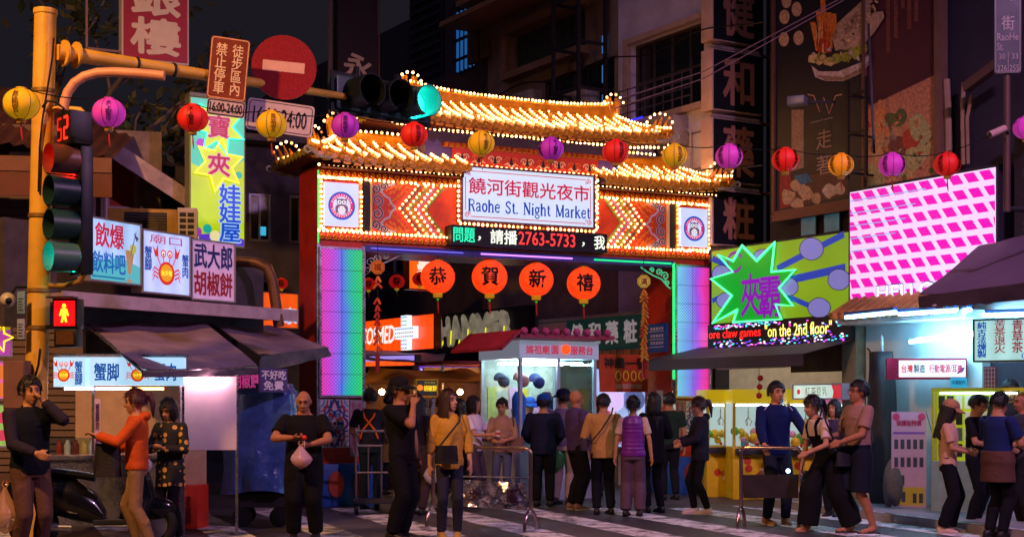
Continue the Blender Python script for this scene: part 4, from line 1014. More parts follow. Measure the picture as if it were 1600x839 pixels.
MB().ball((0, 0, 0.06), 0.075, 14, 10).build('housing', mat('#b8b0a4', 0.4), cv); MB().ball((0.03, -0.055, 0.045), 0.035, 10, 8).build('lens', mat('#101014', 0.1), cv); MB().tube([(0, 0.05, 0.1), (0.05, 0.1, 0.2), (0.25, 0.1, 0.2)], 0.018, 8).build('bracket', m_sigb, cv)

# --- signal heads
def visor(par, x, z, r, L, m_out, lens_m, open_gap=0.7):
    """round lens with a hooded visor pointing along local -y"""
    mb = MB(); n = 26; a0 = -PI/2 + open_gap/2; vs = []; fs = []
    for i in range(n):
        a = a0 + (2*PI-open_gap)*i/(n-1)
        for (rr, yy) in ((r, 0.0), (r*1.02, -L), (r*0.955, -L), (r*0.94, 0.0)): vs.append((x + rr*math.cos(a), yy, z + rr*math.sin(a)))
    for i in range(n-1):
        for j in range(3): fs.append((4*i+j, 4*i+j+1, 4*i+5+j, 4*i+4+j))
    mb.add(vs, fs); v = mb.build('visor', m_out, par)
    MB().lathe([(0.0001, -0.03), (r*0.5, -0.024), (r*0.93, 0.0)], 24, Matrix.Translation((x, -0.006, z)) @ Matrix.Rotation(R(-90), 4, 'X')).build('lens', lens_m, par)
    return v
def lens_lit(c, s):
    m = bpy.data.materials.new('lens'); m.use_nodes = True; nt = m.node_tree; b = nt.nodes['Principled BSDF']
    tc = nt.nodes.new('ShaderNodeTexCoord'); v = nt.nodes.new('ShaderNodeTexVoronoi'); v.inputs['Scale'].default_value = 55; nt.links.new(tc.outputs['Object'], v.inputs['Vector'])
    mr = nt.nodes.new('ShaderNodeMapRange'); mr.inputs['From Max'].default_value = 0.6; mr.inputs['To Min'].default_value = s*1.6; mr.inputs['To Max'].default_value = s*0.3; nt.links.new(v.outputs['Distance'], mr.inputs['Value'])
    b.inputs['Base Color'].default_value = (*[x*0.3 for x in lin(c)], 1); b.inputs['Emission Color'].default_value = (*lin(c), 1); nt.links.new(mr.outputs[0], b.inputs['Emission Strength']); return m
m_off = mat('#08090a', 0.3, var=0)
# horizontal head at the end of the arm
hs = thing('traffic_signal', 'horizontal traffic signal with the green lamp lit at the mast arm end', 'traffic signal', P(532, 170, 16.3), math.atan2(2.3, 2.53))
box(hs, 'housing', -0.05, 1.33, 0.0, 0.20, 0.0, 0.40, m_sig, 0.03)
box(hs, 'backplate', -0.10, 1.38, 0.05, 0.065, -0.04, 0.44, m_sigb)
for k in range(3): visor(hs, 0.22+0.42*k, 0.2, 0.185, 0.33, mat('#3c6460', 0.4, var=0.2) if k == 2 else m_sigb, (m_off, m_off, lens_lit('#10e0c8', 22.0))[k])  # glow of the lit lamp put into its visor colour
MB().bar((0.3, 0.1, 0.40), (0.3, 0.1, 0.55), 0.05).build('hanger', m_sigb, hs); MB().bar((0.9, 0.1, 0.40), (0.9, 0.1, 0.55), 0.05).build('hanger', m_sigb, hs)
# vertical head on the pole
vsn = thing('traffic_signal', 'tall vertical traffic signal with countdown, red and green lamps beside the pole', 'traffic signal', P(117, 430, 13.95), R(-50))
zz = lambda y: (430-y)*13.95/F
box(vsn, 'housing', -0.15, 0.15, 0.0, 0.13, 0.0, zz(230), m_sigb, 0.02)
for k, y in enumerate((252, 301, 353, 403)):
    visor(vsn, 0.0, zz(y), 0.150, 0.27, mat('#3c6460', 0.4, var=0.2) if k == 3 else (mat('#5a3a38', 0.4, var=0.2) if k == 0 else m_sig), (lens_lit('#ff1408', 38.0), m_off, m_off, lens_lit('#10e0c0', 40.0))[k])  # visors of the red and green lamps tinted by their glow
cd = box(vsn, 'countdown_box', -0.16, 0.16, -0.12, 0.12, zz(229), zz(177), m_sigb, 0.015)
seg = MB()
def seg7(x, z, w, h, on, mi):
    seg.m = mi
    L = {'a': ((0, h), (w, h)), 'b': ((w, h), (w, h/2)), 'c': ((w, h/2), (w, 0)), 'd': ((0, 0), (w, 0)), 'e': ((0, 0), (0, h/2)), 'f': ((0, h/2), (0, h)), 'g': ((0, h/2), (w, h/2))}
    for s in on:
        (a, b), (c, d) = L[s]; n = 4
        for i in range(n):
            t = (i+0.5)/n; px, pz = x+a+(c-a)*t, z+b+(d-b)*t; seg.box(px-0.011, px+0.011, -0.126, -0.122, pz-0.011, pz+0.011)
seg7(-0.125, zz(220), 0.085, 0.21, 'acdfg', 1); seg.build('digit', [em('#ff2010', 4.0), em('#ff2010', 1.0)], cd, smooth=False); seg = MB(); seg7(0.03, zz(220), 0.085, 0.21, 'abdeg', 0); seg.build('digit', em('#ff2010', 4.0), cd, smooth=False)
# pedestrian signal
ps = thing('pedestrian_signal', 'pedestrian signal showing a red standing man on the pole', 'traffic signal', P(101, 542, 13.8), R(-8))
z1 = lambda y: (542-y)*13.8/F
box(ps, 'housing', -0.13, 0.13, 0.0, 0.16, z1(513), z1(466), m_sigb, 0.015); box(ps, 'lower_housing', -0.118, 0.118, 0.01, 0.16, 0.0, z1(514), m_sigb, 0.015)
box(ps, 'lower_lens', -0.09, 0.09, 0.0, 0.009, 0.025, z1(514)-0.02, mat('#5a3a1c', 0.3, var=0.3, vs=40))
f = box(ps, 'red_lens', -0.105, 0.105, -0.012, -0.001, z1(509), z1(470), em('#ff0d14', 1.6))
mb = MB(); zc = z1(490); mb.poly(circ(0, zc+0.075, 0.022, 10), -0.0145)
mb.poly([(-0.03, zc+0.05), (0.03, zc+0.05), (0.052, zc-0.02), (0.034, zc-0.024), (0.026, zc+0.01), (0.022, zc-0.03), (0.034, zc-0.085), (0.012, zc-0.085), (0.0, zc-0.04), (-0.012, zc-0.085), (-0.034, zc-0.085), (-0.022, zc-0.03), (-0.026, zc+0.01), (-0.034, zc-0.024), (-0.052, zc-0.02)], -0.0145)
mb.build('standing_man', em('#ffb020', 3.0), f, smooth=False)
for a in (((-0.14, 0.14), z1(466)),): MB().box(-0.14, 0.14, -0.12, -0.002, z1(466)-0.004, z1(466)+0.012).build('hood', m_sigb, ps, smooth=False)
MB().bar((-0.13, 0.08, 0.2), (-0.30, 0.14, 0.2), 0.04).build('bracket', m_sigb, ps)

# --- road signs on the arm
rza = math.atan2(2.35, 2.8)
m_ref = mat('#803a22', 0.35, var=0.2, vs=5)
m_refw = mat('#c9b4b8', 0.4, var=0.12)
def plate(par, name, x0, x1, z0, z1, y, m, border=None, rad=0.03):
    pts = []
    for (cx, cz, a) in ((x1-rad, z1-rad, 0), (x0+rad, z1-rad, 90), (x0+rad, z0+rad, 180), (x1-rad, z0+rad, 270)):
        for k in range(5): t = R(a+22.5*k); pts.append((cx+rad*math.cos(t), cz+rad*math.sin(t)))
    o = MB().poly(pts, y, y+0.012).build(name, m, par, smooth=False, fix=True)
    if border is not None:
        bm_, bw, ins = border; cx, cz = (x0+x1)/2, (z0+z1)/2
        q = [(cx + (p[0]-cx)*(1-2*ins/(x1-x0)), cz + (p[1]-cz)*(1-2*ins/(z1-z0))) for p in pts]
        MB().strip(q, bw, y-0.002, True).build('border', bm_, o, smooth=False)
    return o
s1 = thing('parking_sign', 'brown pedestrian zone sign with cream characters hanging from the mast arm', 'sign', P(322, 152, 15.0), R(14), tilt=R(5))
p_ = plate(s1, 'plate', 0, 0.41, 0, 0.665, 0, m_ref, (mat('#d9a47a', 0.4), 0.012, 0.012))
text(p_, '徒步區內', 0.23, 0.35, 0.05, 0.60, -0.003, mat('#e8c49a', 0.4, var=0.05), 0.02, True); text(p_, '禁止停車', 0.06, 0.18, 0.05, 0.60, -0.003, mat('#e8c49a', 0.4, var=0.05), 0.02, True)
s2 = thing('hours_plate', 'white hours plate fixed below the brown sign', 'sign', P(322, 178, 14.95), R(14), tilt=R(5))
p_ = plate(s2, 'plate', 0, 0.40, 0, 0.175, 0, m_refw, (m_black, 0.014, 0.012)); text(p_, '16:00-24:00', 0.03, 0.37, 0.035, 0.14, -0.003, m_black, 0.04)
s3 = thing('no_entry_sign', 'round red no entry sign with white bar on the mast arm', 'sign', P(441, 157, 15.6), R(12), tilt=R(3))
MB().poly(circ(0, 0.36, 0.357, 40), -0.02, -0.008).build('disc', mat('#8e161c', 0.4, var=0.2, vs=40), s3, smooth=False, fix=True)
MB().poly([(-0.235, 0.31), (0.225, 0.31), (0.225, 0.425), (-0.235, 0.425)], -0.0225).build('white_bar', mat('#d9a894', 0.4, var=0.1), s3, smooth=False)
MB().bar((0, 0.02, 0.36), (0, 0.10, 0.36), 0.1).build('clamp', m_steel, s3)
s4 = thing('hours_plate', 'white hours plate fixed below the no entry sign', 'sign', P(383, 201, 15.35), R(12), tilt=R(6))
p_ = plate(s4, 'plate', 0, 0.725, 0, 0.345, 0, m_refw, (m_black, 0.008, 0.022), 0.04); text(p_, '16:00-24:00', 0.07, 0.65, 0.075, 0.265, -0.003, m_black, 0.03)

# ================================================================== lanterns on the cable
_LN = {}
def lantern(x, y, w, D, color, label, txt, tcol, glow=0.22, group='festival lanterns on the cable', hratio=0.88, side=None, big=False, ang=0.0):
    r = w/2*D/F; c = P(x, y, D); t = thing('paper_lantern', label, 'lantern', c, ang, group)
    n = 18; prof = []
    for i in range(n*2+1):
        a = PI*(0.09 + 0.82*i/(2*n)); rr = r*math.sin(a)*(1.0 if i % 2 == 0 else 0.985); prof.append((rr, -r*hratio*math.cos(a)))
    MB().lathe(prof, 28).build('shade', em(color, glow, 0.3, 9.0, base=0.8, rough=0.6), t, 'all')
    zb = prof[0][1]; zt = prof[-1][1]
    gm = mat('#d09a34', 0.4, metal=0.3) ; 
    MB().lathe([(r*0.30, zt-0.006), (r*0.30, zt+r*0.07), (r*0.1, zt+r*0.1)], 16).build('cap', em(color, glow*0.5, base=0.8) if not big else gm, t)
    MB().lathe([(r*0.24, zb-r*0.24), (r*0.27, zb-r*0.2), (r*0.27, zb+0.008)], 16).build('base_ring', gm if not big else em('#e0a010', 0.35), t)
    mb = MB(); mb.tube([(0, 0, zb-r*0.2), (0.004, 0, zb-r*0.75), (0.012, 0, zb-r*1.15)], [r*0.03, r*0.06, r*0.03], 6); mb.build('tassel', mat('#a82018', 0.7), t)
    if big: MB().ball((0, 0, zb-r*0.36), r*0.07, 8, 6).build('bead', em('#18c830', 0.5), t)
    def wrap(s, a0, wd, ht, zc):
        m2 = MB(); put_text(m2, s, -wd/2, wd/2, zc-ht/2, zc+ht/2, 0, 0.03 if len(s) == 1 else 0.012, len(s) > 1)
        vs = []
        for (xx, yy, z_) in m2.v:
            q = max(0.05, 1 - (z_/(r*hratio))**2)**0.5*r*1.012 - yy*2; al = a0 + xx/r; vs.append((q*math.sin(al), -q*math.cos(al), z_))
        m2.v = vs; m2.build('lettering', mat(tcol, 0.6, var=0.0), t, smooth=False)
    if big: wrap(txt, 0.05, r*1.05, r*1.05, 0.0)
    else:
        wrap(txt, 0.42 if side is None else side[0], r*0.36, r*1.22, 0)
        if side and len(side) > 1: wrap(txt, side[1], r*0.36, r*1.22, 0)
        mb = MB()
        for a in (-1.0, -0.15, 0.85, 1.9): mb.tube([(r*1.01*math.sin(q)*math.sin(a), -r*1.01*math.sin(q)*math.cos(a), -r*hratio*1.01*math.cos(q)) for q in [PI*(0.1+0.8*j/10) for j in range(11)]], 0.0025, 4)
        mb.build('wire_ribs', m_dark, t)
    return t
YL, PK, RD, PU, OR = '#f0b010', '#d838b8', '#e81c10', '#b828b0', '#ff9a10'
LT = '天上聖母'; LS = '慈祐宮'
specs = [(33, 163, 56, YL, 'yellow paper lantern hanging over the top left wall beside the signal pole', LS, '#7a3a10', (0.0,)),
 (170, 177, 52, PK, 'pink paper lantern just right of the countdown signal', LT, '#3a1030', (0.25,)),
 (301, 185, 48, RD, 'red paper lantern against the corner of the claw machine house sign', LT, '#2a0808', (0.1,)),
 (424, 195, 48, YL, 'yellow paper lantern in front of the hours plate below no entry sign', LS, '#8a3a10', (0.3,)),
 (539, 197, 44, PU, 'purple paper lantern below the horizontal traffic signal', LS, '#2a0a28', (0.15,)),
 (647, 211, 43, RD, 'red paper lantern in front of the roof left of the name board', LS, '#2a0808', (0.4,)),
 (752, 224, 42, YL, 'yellow paper lantern above the left half of the name board', LT, '#7a3a10', (0.4,)),
 (861, 233, 40, PU, 'purple paper lantern above the right half of the name board', LT, '#2a0a28', (0.35, -1.1)),
 (962, 237, 42, RD, 'red paper lantern above the right end of the name board', LS, '#2a0808', (0.4,)),
 (1054, 243, 40, YL, 'yellow paper lantern over the right roof tip', LS, '#7a3a10', (0.35,)),
 (1139, 245, 43, PK, 'pink paper lantern just past the right roof tip before the blade sign', LS, '#3a1030', (0.75, -0.8)),
 (1227, 250, 42, RD, 'red paper lantern before the walking steak poster', LS, '#2a0808', (0.75, -0.8)),
 (1314, 258, 40, OR, 'orange paper lantern between the red and pink lanterns over the green screen', LS, '#7a3a10', (0.45, -1.0)),
 (1394, 258, 42, PK, 'pink paper lantern above the pink checked screen', LS, '#3a1030', (0.75, -0.8)),
 (1480, 257, 42, RD, 'red paper lantern overlapping the top edge of the checked screen', LS, '#3a0a10', (0.75, -0.8)),
 (1603, 200, 40, PK, 'pink paper lantern cut off by the right edge of the photo', LS, '#3a1030', (0.4,))]
cab = []
for (x, y, w, c, lb, tx, tc_, sd_) in specs:
    D = 13.0 + (x-33)/1447*4.3; lantern(x, y, w, D, c, lb, tx, tc_, 0.30 if c in (YL, OR) else 0.34, side=sd_); cab.append(P(x, y-w*0.47, D))
mb = MB(); full = [P(-60, 118, 12.7)] + cab + [P(1700, 120, 18)]
pts = []
for a, b in zip(full, full[1:]):
    for k in range(5): t = k/5; pts.append(a + (b-a)*t - Vector((0, 0, 0.05*4*t*(1-t))))
tag(mb.tube(pts, 0.006, 5).build('lantern_cable', m_black), 'thin black cable carrying the coloured lanterns across the street', 'cable')
for (lb, ps_) in (('upper one of two overhead wires slanting up past the poster', [P(960, 158, 21), P(1100, 112, 20.5), P(1310, 0, 19.5), P(1400, -60, 19)]), ('lower one of two overhead wires slanting up past the poster', [P(960, 170, 21), P(1100, 123, 20.5), P(1316, 2, 19.5), P(1410, -60, 19)])):
    tag(MB().tube(ps_, 0.008, 5).build('overhead_wire', mat('#8a6a70', 0.5)), lb, 'wire', 'overhead wires by the poster')
# four big red lanterns under the gate beam
e_big = [(684, 433, 54, '恭', 'first'), (765, 433, 56, '賀', 'second'), (838, 437, 54, '新', 'third'), (912, 443, 53, '禧', 'fourth')]
for (x, y, w, s, o_) in e_big:
    sx, _z = gp(x, y, 0.1); D = (GD + GC*0.1) + GS*sx
    L = lantern(x, y, w, D, '#ff4212', f'big glowing red lantern, {o_} of the four under the gate beam', s, '#180404', 0.95, 'big red lanterns under the gate beam', 0.97, big=True)
    hz = 3.745 - L.location.z; MB().tube([(0, 0, w/2*D/F*0.9), (0, 0, hz)], 0.006, 5).build('hanging_wire', m_black, L)
for i, (x, y, w, D) in enumerate(((576, 444, 22, 24.5), (620, 440, 25, 24.5), (440, 443, 20, 24.0), (656, 436, 24, 26))):
    lantern(x, y, w, D, '#d81810', ('small red lantern just right of the left pillar', 'small red lantern between the left pillar and the orange sign', 'small red lantern left of the left gate pillar above the pipe', 'small red lantern half hidden behind the first big lantern')[i], '春', '#400808', 0.3, 'small red lanterns behind the gate', big=True)
# firecracker strings with octagon charms
def cracker(x, ytop, ybot, D, label, col, s='福'):
    c = P(x, ytop, D); t = thing('firecracker_string', label, 'decoration', c, 0, 'firecracker strings on the gate'); L = (ybot-ytop)*D/F
    o = MB().poly([(0.11*math.cos(R(22.5+45*k)), -0.10+0.11*math.sin(R(22.5+45*k))) for k in range(8)], -0.02, 0.02).build('octagon_charm', em(col, 0.25, base=0.9), t, smooth=False, fix=True)
    MB().strip([(0.09*math.cos(R(22.5+45*k)), -0.10+0.09*math.sin(R(22.5+45*k))) for k in range(8)], 0.012, -0.023, True).build('charm_border', mat('#a8501c', 0.4), o, smooth=False)
    text(o, s, -0.055, 0.055, -0.155, -0.045, -0.023, mat('#8a2a10', 0.5), 0.03)
    MB().tube([(0, 0.02, 0.3), (0, 0.0, -L)], 0.006, 5).build('cord', m_black, t)
    r_ = random.Random(x); k = 0; z = -0.24
    while z > -L + 0.3:
        for sg in (-1, 1):
            a = r_.uniform(0.25, 0.8)*sg; p0 = Vector((0.0, -0.01, z)); p1 = p0 + Vector((0.10*math.sin(a), -0.03, -0.10*math.cos(a)))
            MB().tube([p0, p1], 0.020, 7).build('firecracker', mat(r_.choice(('#c84a1c', '#d8701c', '#b83018') if x < 800 else ('#e0901c', '#d8a024', '#c8501c')), 0.45, metal=0.2), t)
        z -= 0.062 if x > 800 else (0.10 if r_.random() < 0.6 else 0.22)
    MB().tube([(0, -0.01, -L+0.28), (0, -0.01, -L)], [0.035, 0.028], 8).build('tail_cracker', mat('#8a1418', 0.5), t)
cracker(590, 407, 582, 20.75, 'red firecracker string with octagon charm by the left pillar', '#c8641c')
cracker(1006, 430, 590, 22.6, 'golden firecracker string with octagon charm by the right pillar', '#c8c030', '滿')

# ================================================================== left-hand signs
# red jewellery sign
def bracket_sign(t, w, h, z0=0.0):
    mb = MB(); mb.bar((-0.45, 0.05, z0+0.05), (-0.45, 0.05, h), 0.03); mb.bar((-0.45, 0.05, z0+0.1), (0, 0.05, z0+0.1), 0.03); mb.bar((-0.45, 0.05, h*0.55), (0, 0.05, h*0.55), 0.03)
    return mb.build('bracket', mat('#8a6a5a', 0.5, metal=0.4), t, smooth=False)
t, w, h = panel('jewellery_sign', 'tall red hanging sign with cream characters at the top left', 'sign', 190, 295, -120, 92, 19.0, 19.4)
box(t, 'case', 0, w, 0, 0.2, 0, h, mat('#c9b8b4', 0.5)); box(t, 'face', 0.025, w-0.025, -0.012, -0.001, 0.03, h-0.03, mat('#a01c2c', 0.5, var=0.12))
mcr = mat('#dcc8b4', 0.5, var=0.08)
text(t, '樓', 0.11, w-0.11, 0.09, 0.60, -0.015, mcr, 0.04); text(t, '銀', 0.11, w-0.11, 0.62, 1.14, -0.015, mcr, 0.04)
bracket_sign(t, w, h)
# tall claw machine house sign
t, w, h = panel('claw_house_sign', 'tall lit yellow-green sign with neon stars and blue characters', 'sign', 296, 383, 150, 383, 19.5, 19.9)
f = box(t, 'case', 0, w, 0, 0.22, 0, h, mat('#8a8a70', 0.5)); 
face = em('#b8d41c', 0.85, 0.25, 1.6)
fb = box(t, 'face', 0.02, w-0.02, -0.014, -0.001, 0.02, h-0.02, face)
mb = MB(); mb.m = 0; mb.poly([(0.02, h*0.55), (w*0.5, h*0.48), (w-0.02, h*0.6), (w-0.02, h-0.02), (0.02, h-0.02)], -0.0155)
mb.m = 1; mb.poly([(0.02, 0.02), (w-0.02, 0.02), (w-0.02, 0.12), (w*0.6, 0.2), (0.02, 0.14)], -0.0155)
for (x, z, r_, mi) in ((0.10, 0.19, 0.07, 2), (0.25, 0.24, 0.065, 3), (0.36, 0.14, 0.08, 4), (0.52, 0.26, 0.06, 3), (0.16, 1.42, 0.07, 2), (0.70, 1.02, 0.05, 3), (0.08, 0.10, 0.05, 4), (0.60, 0.1, 0.06, 2)):
    mb.m = mi; mb.poly(circ(x, z, r_, 14), -0.017 - 0.0004*(mi+1))
mb.build('sign_art', [em('#40c8b0', 0.8, 0.15), em('#6a40e0', 0.7), em('#b838d0', 0.7), em('#20b8a8', 0.75), em('#e8e0a8', 0.8)], fb, smooth=False)
for (cx, cz, tubec, ch_, rr) in ((w*0.50, h-0.40, '#30ffc0', '寶', 0.40), (w*0.50, h-0.93, '#ffb040', '夾', 0.38)):
    pts = star(cx, cz, rr, rr*0.52, 6 if ch_ == '夾' else 7, 0.15, 0.98, 1.0)
    st = MB().poly(pts, -0.05, -0.02).build('star', em('#c8dc10', 0.85), t, smooth=False, fix=True)
    MB().tube([(p[0], -0.06, p[1]) for p in pts], 0.014, 6, closed=True).build('neon_outline', em(tubec, 2.4), st)
    text(st, ch_, cx-0.17, cx+0.17, cz-0.17, cz+0.17, -0.056, em('#f0b0d0', 0.6), 0.07); text(st, ch_, cx-0.16, cx+0.16, cz-0.16, cz+0.16, -0.062, em('#c01838', 0.6), 0.02)
text(t, '娃娃屋', w*0.50, w*0.93, 0.05, 0.90, -0.019, em('#b0d8ff', 0.7), 0.07, True); text(t, '娃娃屋', w*0.52, w*0.91, 0.07, 0.88, -0.026, em('#1050d8', 0.75), 0.025, True)
box(t, 'cap_strip', 0, w, -0.02, 0.22, h+0.001, h+0.05, mat('#7a7a60', 0.4))
# three light boxes in a row
signs3 = [(137, 219, 337, 438, 16.5, 17.32), (220, 296, 357, 457, 17.33, 18.1), (297, 366, 372, 468, 18.12, 18.75)]
t, w, h = panel('drinks_sign', 'lit pale blue drinks bar sign with red and blue characters', 'sign', *signs3[0])
def tube_glow(m, w):
    """uneven backlight: brighter along the tubes behind the sheet, dimmer between them and at dusty spots"""
    nt = m.node_tree; b = nt.nodes['Principled BSDF']
    if m.get('tubed'): return
    m['tubed'] = 1; s = b.inputs['Emission Strength'].default_value
    tc = nt.nodes.new('ShaderNodeTexCoord'); sp = nt.nodes.new('ShaderNodeSeparateXYZ'); nt.links.new(tc.outputs['Generated'], sp.inputs[0])
    ml = nt.nodes.new('ShaderNodeMath'); ml.operation = 'MULTIPLY'; ml.inputs[1].default_value = 2*PI*max(2, round(w/0.28)); nt.links.new(sp.outputs['X'], ml.inputs[0])
    cs_ = nt.nodes.new('ShaderNodeMath'); cs_.operation = 'COSINE'; nt.links.new(ml.outputs[0], cs_.inputs[0])
    nz = nt.nodes.new('ShaderNodeTexNoise'); nz.inputs['Scale'].default_value = 5; nz.inputs['Detail'].default_value = 6; nt.links.new(tc.outputs['Object'], nz.inputs['Vector'])
    m1 = nt.nodes.new('ShaderNodeMath'); m1.operation = 'MULTIPLY_ADD'; m1.inputs[1].default_value = -0.10*s; m1.inputs[2].default_value = 0.80*s; nt.links.new(cs_.outputs[0], m1.inputs[0])
    m2 = nt.nodes.new('ShaderNodeMath'); m2.operation = 'MULTIPLY_ADD'; m2.inputs[1].default_value = 0.36*s; nt.links.new(nz.outputs['Fac'], m2.inputs[0]); nt.links.new(m1.outputs[0], m2.inputs[2])
    nt.links.new(m2.outputs[0], b.inputs['Emission Strength'])
def lbox(t, w, h, face, d=0.16, fr='#9a9098'):
    box(t, 'case', 0, w, 0, d, 0, h, mat(fr, 0.4, metal=0.4)); f = box(t, 'face', 0.02, w-0.02, -0.012, -0.001, 0.02, h-0.02, face)
    tube_glow(face, w)
    mb = MB()
    for a in ((0, w, 0, 0.02), (0, w, h-0.02, h), (0, 0.02, 0.02, h-0.02), (w-0.02, w, 0.02, h-0.02)): mb.box(a[0], a[1], -0.03, -0.001, a[2], a[3])
    mb.build('frame', mat(fr, 0.4, metal=0.4), t, smooth=False); return f
f = lbox(t, w, h, em('#a8c8fa', 0.95, 0.15, 1.5))
mb = MB(); mb.m = 0; mb.poly([(0.02, 0.02), (w-0.02, 0.02), (w-0.02, h*0.30), (w*0.6, h*0.42), (0.02, h*0.30)], -0.0135); 
mb.m = 1; mb.poly([(w*0.74, h*0.18), (w*0.80, h*0.18), (w*0.87, h*0.55), (w*0.69, h*0.55)], -0.0145); mb.strip([(w*0.77, h*0.06), (w*0.77, h*0.2)], 0.02, -0.0145); mb.poly(circ(w*0.77, h*0.06, 0.06, 12, 1, 0.3), -0.0146)
mb.m = 2; mb.poly(circ(w*0.84, h*0.58, 0.06, 14), -0.0152); mb.m = 3; mb.strip([(w*0.80, h*0.5), (w*0.90, h*0.86)], 0.012, -0.0156); mb.poly([(w*0.85, h*0.84), (w*0.95, h*0.76), (w*0.91, h*0.7)], -0.0158)
mb.m = 4; mb.box(0.06, w*0.68, -0.014, -0.0125, 0.05, 0.075)
mb.build('sign_art', [em('#5cd0d8', 0.6), em('#c89a70', 0.55), em('#d8d060', 0.6), em('#5a4a90', 0.5), em('#1888b8', 0.6)], f, smooth=False)
text(t, '飲爆', 0.10, w*0.66, h*0.54, h*0.93, -0.018, em('#d0204c', 0.65), 0.025); text(t, '飲料吧', 0.05, w*0.69, h*0.14, h*0.48, -0.018, em('#1668c0', 0.65), 0.025)
def crab(par, cx, cz, s, y):
    mb = MB(); mb.m = 0; mb.poly(circ(cx, cz, s*0.30, 22), y); mb.m = 1; mb.poly(circ(cx, cz+0.01*s, s*0.225, 20), y-0.0006)
    mb.m = 0
    for sx in (-1, 1):
        for k in range(3): mb.strip([(cx+sx*s*0.30, cz+s*(0.06-0.10*k)), (cx+sx*s*0.44, cz+s*(0.13-0.10*k)), (cx+sx*s*0.52, cz+s*(0.02-0.12*k))], [s*0.04, s*0.05, s*0.02], y-0.0003)
        mb.strip([(cx+sx*s*0.22, cz+s*0.2), (cx+sx*s*0.34, cz+s*0.42)], s*0.03, y); 
        mb.poly([(cx+sx*s*0.30, cz+s*0.42), (cx+sx*s*0.42, cz+s*0.40), (cx+sx*s*0.52, cz+s*0.70), (cx+sx*s*0.40, cz+s*0.55), (cx+sx*s*0.32, cz+s*0.72)] [::sx], y-0.0003)
        mb.m = 2; mb.poly(circ(cx+sx*s*0.12, cz+s*0.50, s*0.075, 12), y-0.0005); mb.m = 0; mb.strip(circ(cx+sx*s*0.12, cz+s*0.50, s*0.085, 14), s*0.035, y-0.0008, True); mb.poly(circ(cx+sx*s*0.12, cz+s*0.48, s*0.035, 8), y-0.001); mb.strip([(cx+sx*s*0.10, cz+s*0.28), (cx+sx*s*0.12, cz+s*0.42)], s*0.03, y-0.0002)
    mb.build('crab_emblem', [em('#e02c1c', 0.7), em('#f0a41c', 0.75), em('#f8f0f0', 0.8)], par, smooth=False)
    text(par, '金多蟹', cx-s*0.2, cx+s*0.2, cz-s*0.06, cz+s*0.08, y-0.0012, em('#fff040', 0.8), 0.03)
t, w, h = panel('crab_sign', 'lit white sign with red crab emblem between drinks and pepper bun signs', 'sign', *signs3[1])
f = lbox(t, w, h, em('#b8c8ff', 0.95, 0.12, 1.5)); crab(f, w*0.50, h*0.34, h*0.62, -0.016)
text(t, '廟口', w*0.16, w*0.82, h*0.80, h*0.94, -0.016, em('#c83050', 0.6), 0.0); text(t, '蟹腳', 0.05, w*0.20, h*0.36, h*0.74, -0.016, em('#1848a8', 0.65), 0.03, True); text(t, '蟹肉', w*0.82, w*0.96, h*0.30, h*0.68, -0.016, em('#1848a8', 0.65), 0.03, True)
t, w, h = panel('pepper_bun_sign', 'unlit white pepper bun sign with blue and red characters, rightmost of three', 'sign', *signs3[2])
f = lbox(t, w, h, em('#d0a4d0', 0.42, 0.2, 1.5, base=0.9))  # unlit sheet given a dim glow in its material
text(t, '武大郎', 0.05, w-0.05, h*0.53, h*0.94, -0.018, mat('#2a2a80', 0.5), 0.035); text(t, '胡椒餅', 0.05, w-0.05, h*0.08, h*0.49, -0.018, mat('#b01c30', 0.5), 0.035)
# long metal ledge that carries them
a, wl_, rzl = facing(84, 442, 16.3, 19.6)
lg = thing('sign_ledge', 'long pale metal ledge under the three sign boxes', 'ledge', a + Vector((0, 0, CH+(HZ-470)*16.3/F)), rzl)
box(lg, 'ledge_board', -0.1, wl_, -0.25, 0.35, -0.02, 0.08, mat('#b49cac', 0.5, metal=0.3, var=0.2)); box(lg, 'ledge_lip', -0.1, wl_, -0.28, -0.251, -0.06, 0.10, mat('#c4a4b4', 0.45, metal=0.3, var=0.2))
box(lg, 'backing', -0.4, wl_, 0.36, 0.5, -0.3, 0.95, mat('#4a4048', 0.7, var=0.3))
# air conditioner above the signs
acn = thing('air_conditioner', 'old yellowed air conditioner unit on the ledge behind the signs', 'air conditioner', P(168, 385, 19.0), R(10))
h = 0.52; w = 0.92
box(acn, 'case', 0, w, 0, 0.35, 0, h, mat('#b48a3c', 0.55, var=0.25), 0.012); box(acn, 'grille_recess', 0.22, w-0.14, -0.004, -0.001, 0.06, h-0.05, m_dark)
for k in range(11): box(acn, 'grille_slat', 0.22, w-0.14, -0.014, -0.005, 0.075+0.036*k, 0.082+0.036*k, mat('#6a5a48', 0.5))
MB().lathe([(0.17, 0), (0.17, 0.01)], 20, Matrix.Translation((0.50, -0.003, 0.26)) @ Matrix.Rotation(R(90), 4, 'X')).build('fan', mat('#2a2422', 0.5), acn)
sd2 = box(acn, 'side_vent', w+0.004, w+0.26, -0.03, 0.34, -0.05, h+0.02, mat('#c8b8b0', 0.5))
for i in range(2):
    for j in range(6): box(sd2, 'vent_slot', w+0.03+0.105*i, w+0.115+0.105*i, -0.034, -0.0305, 0.01+0.082*j, 0.065+0.082*j, m_dark)
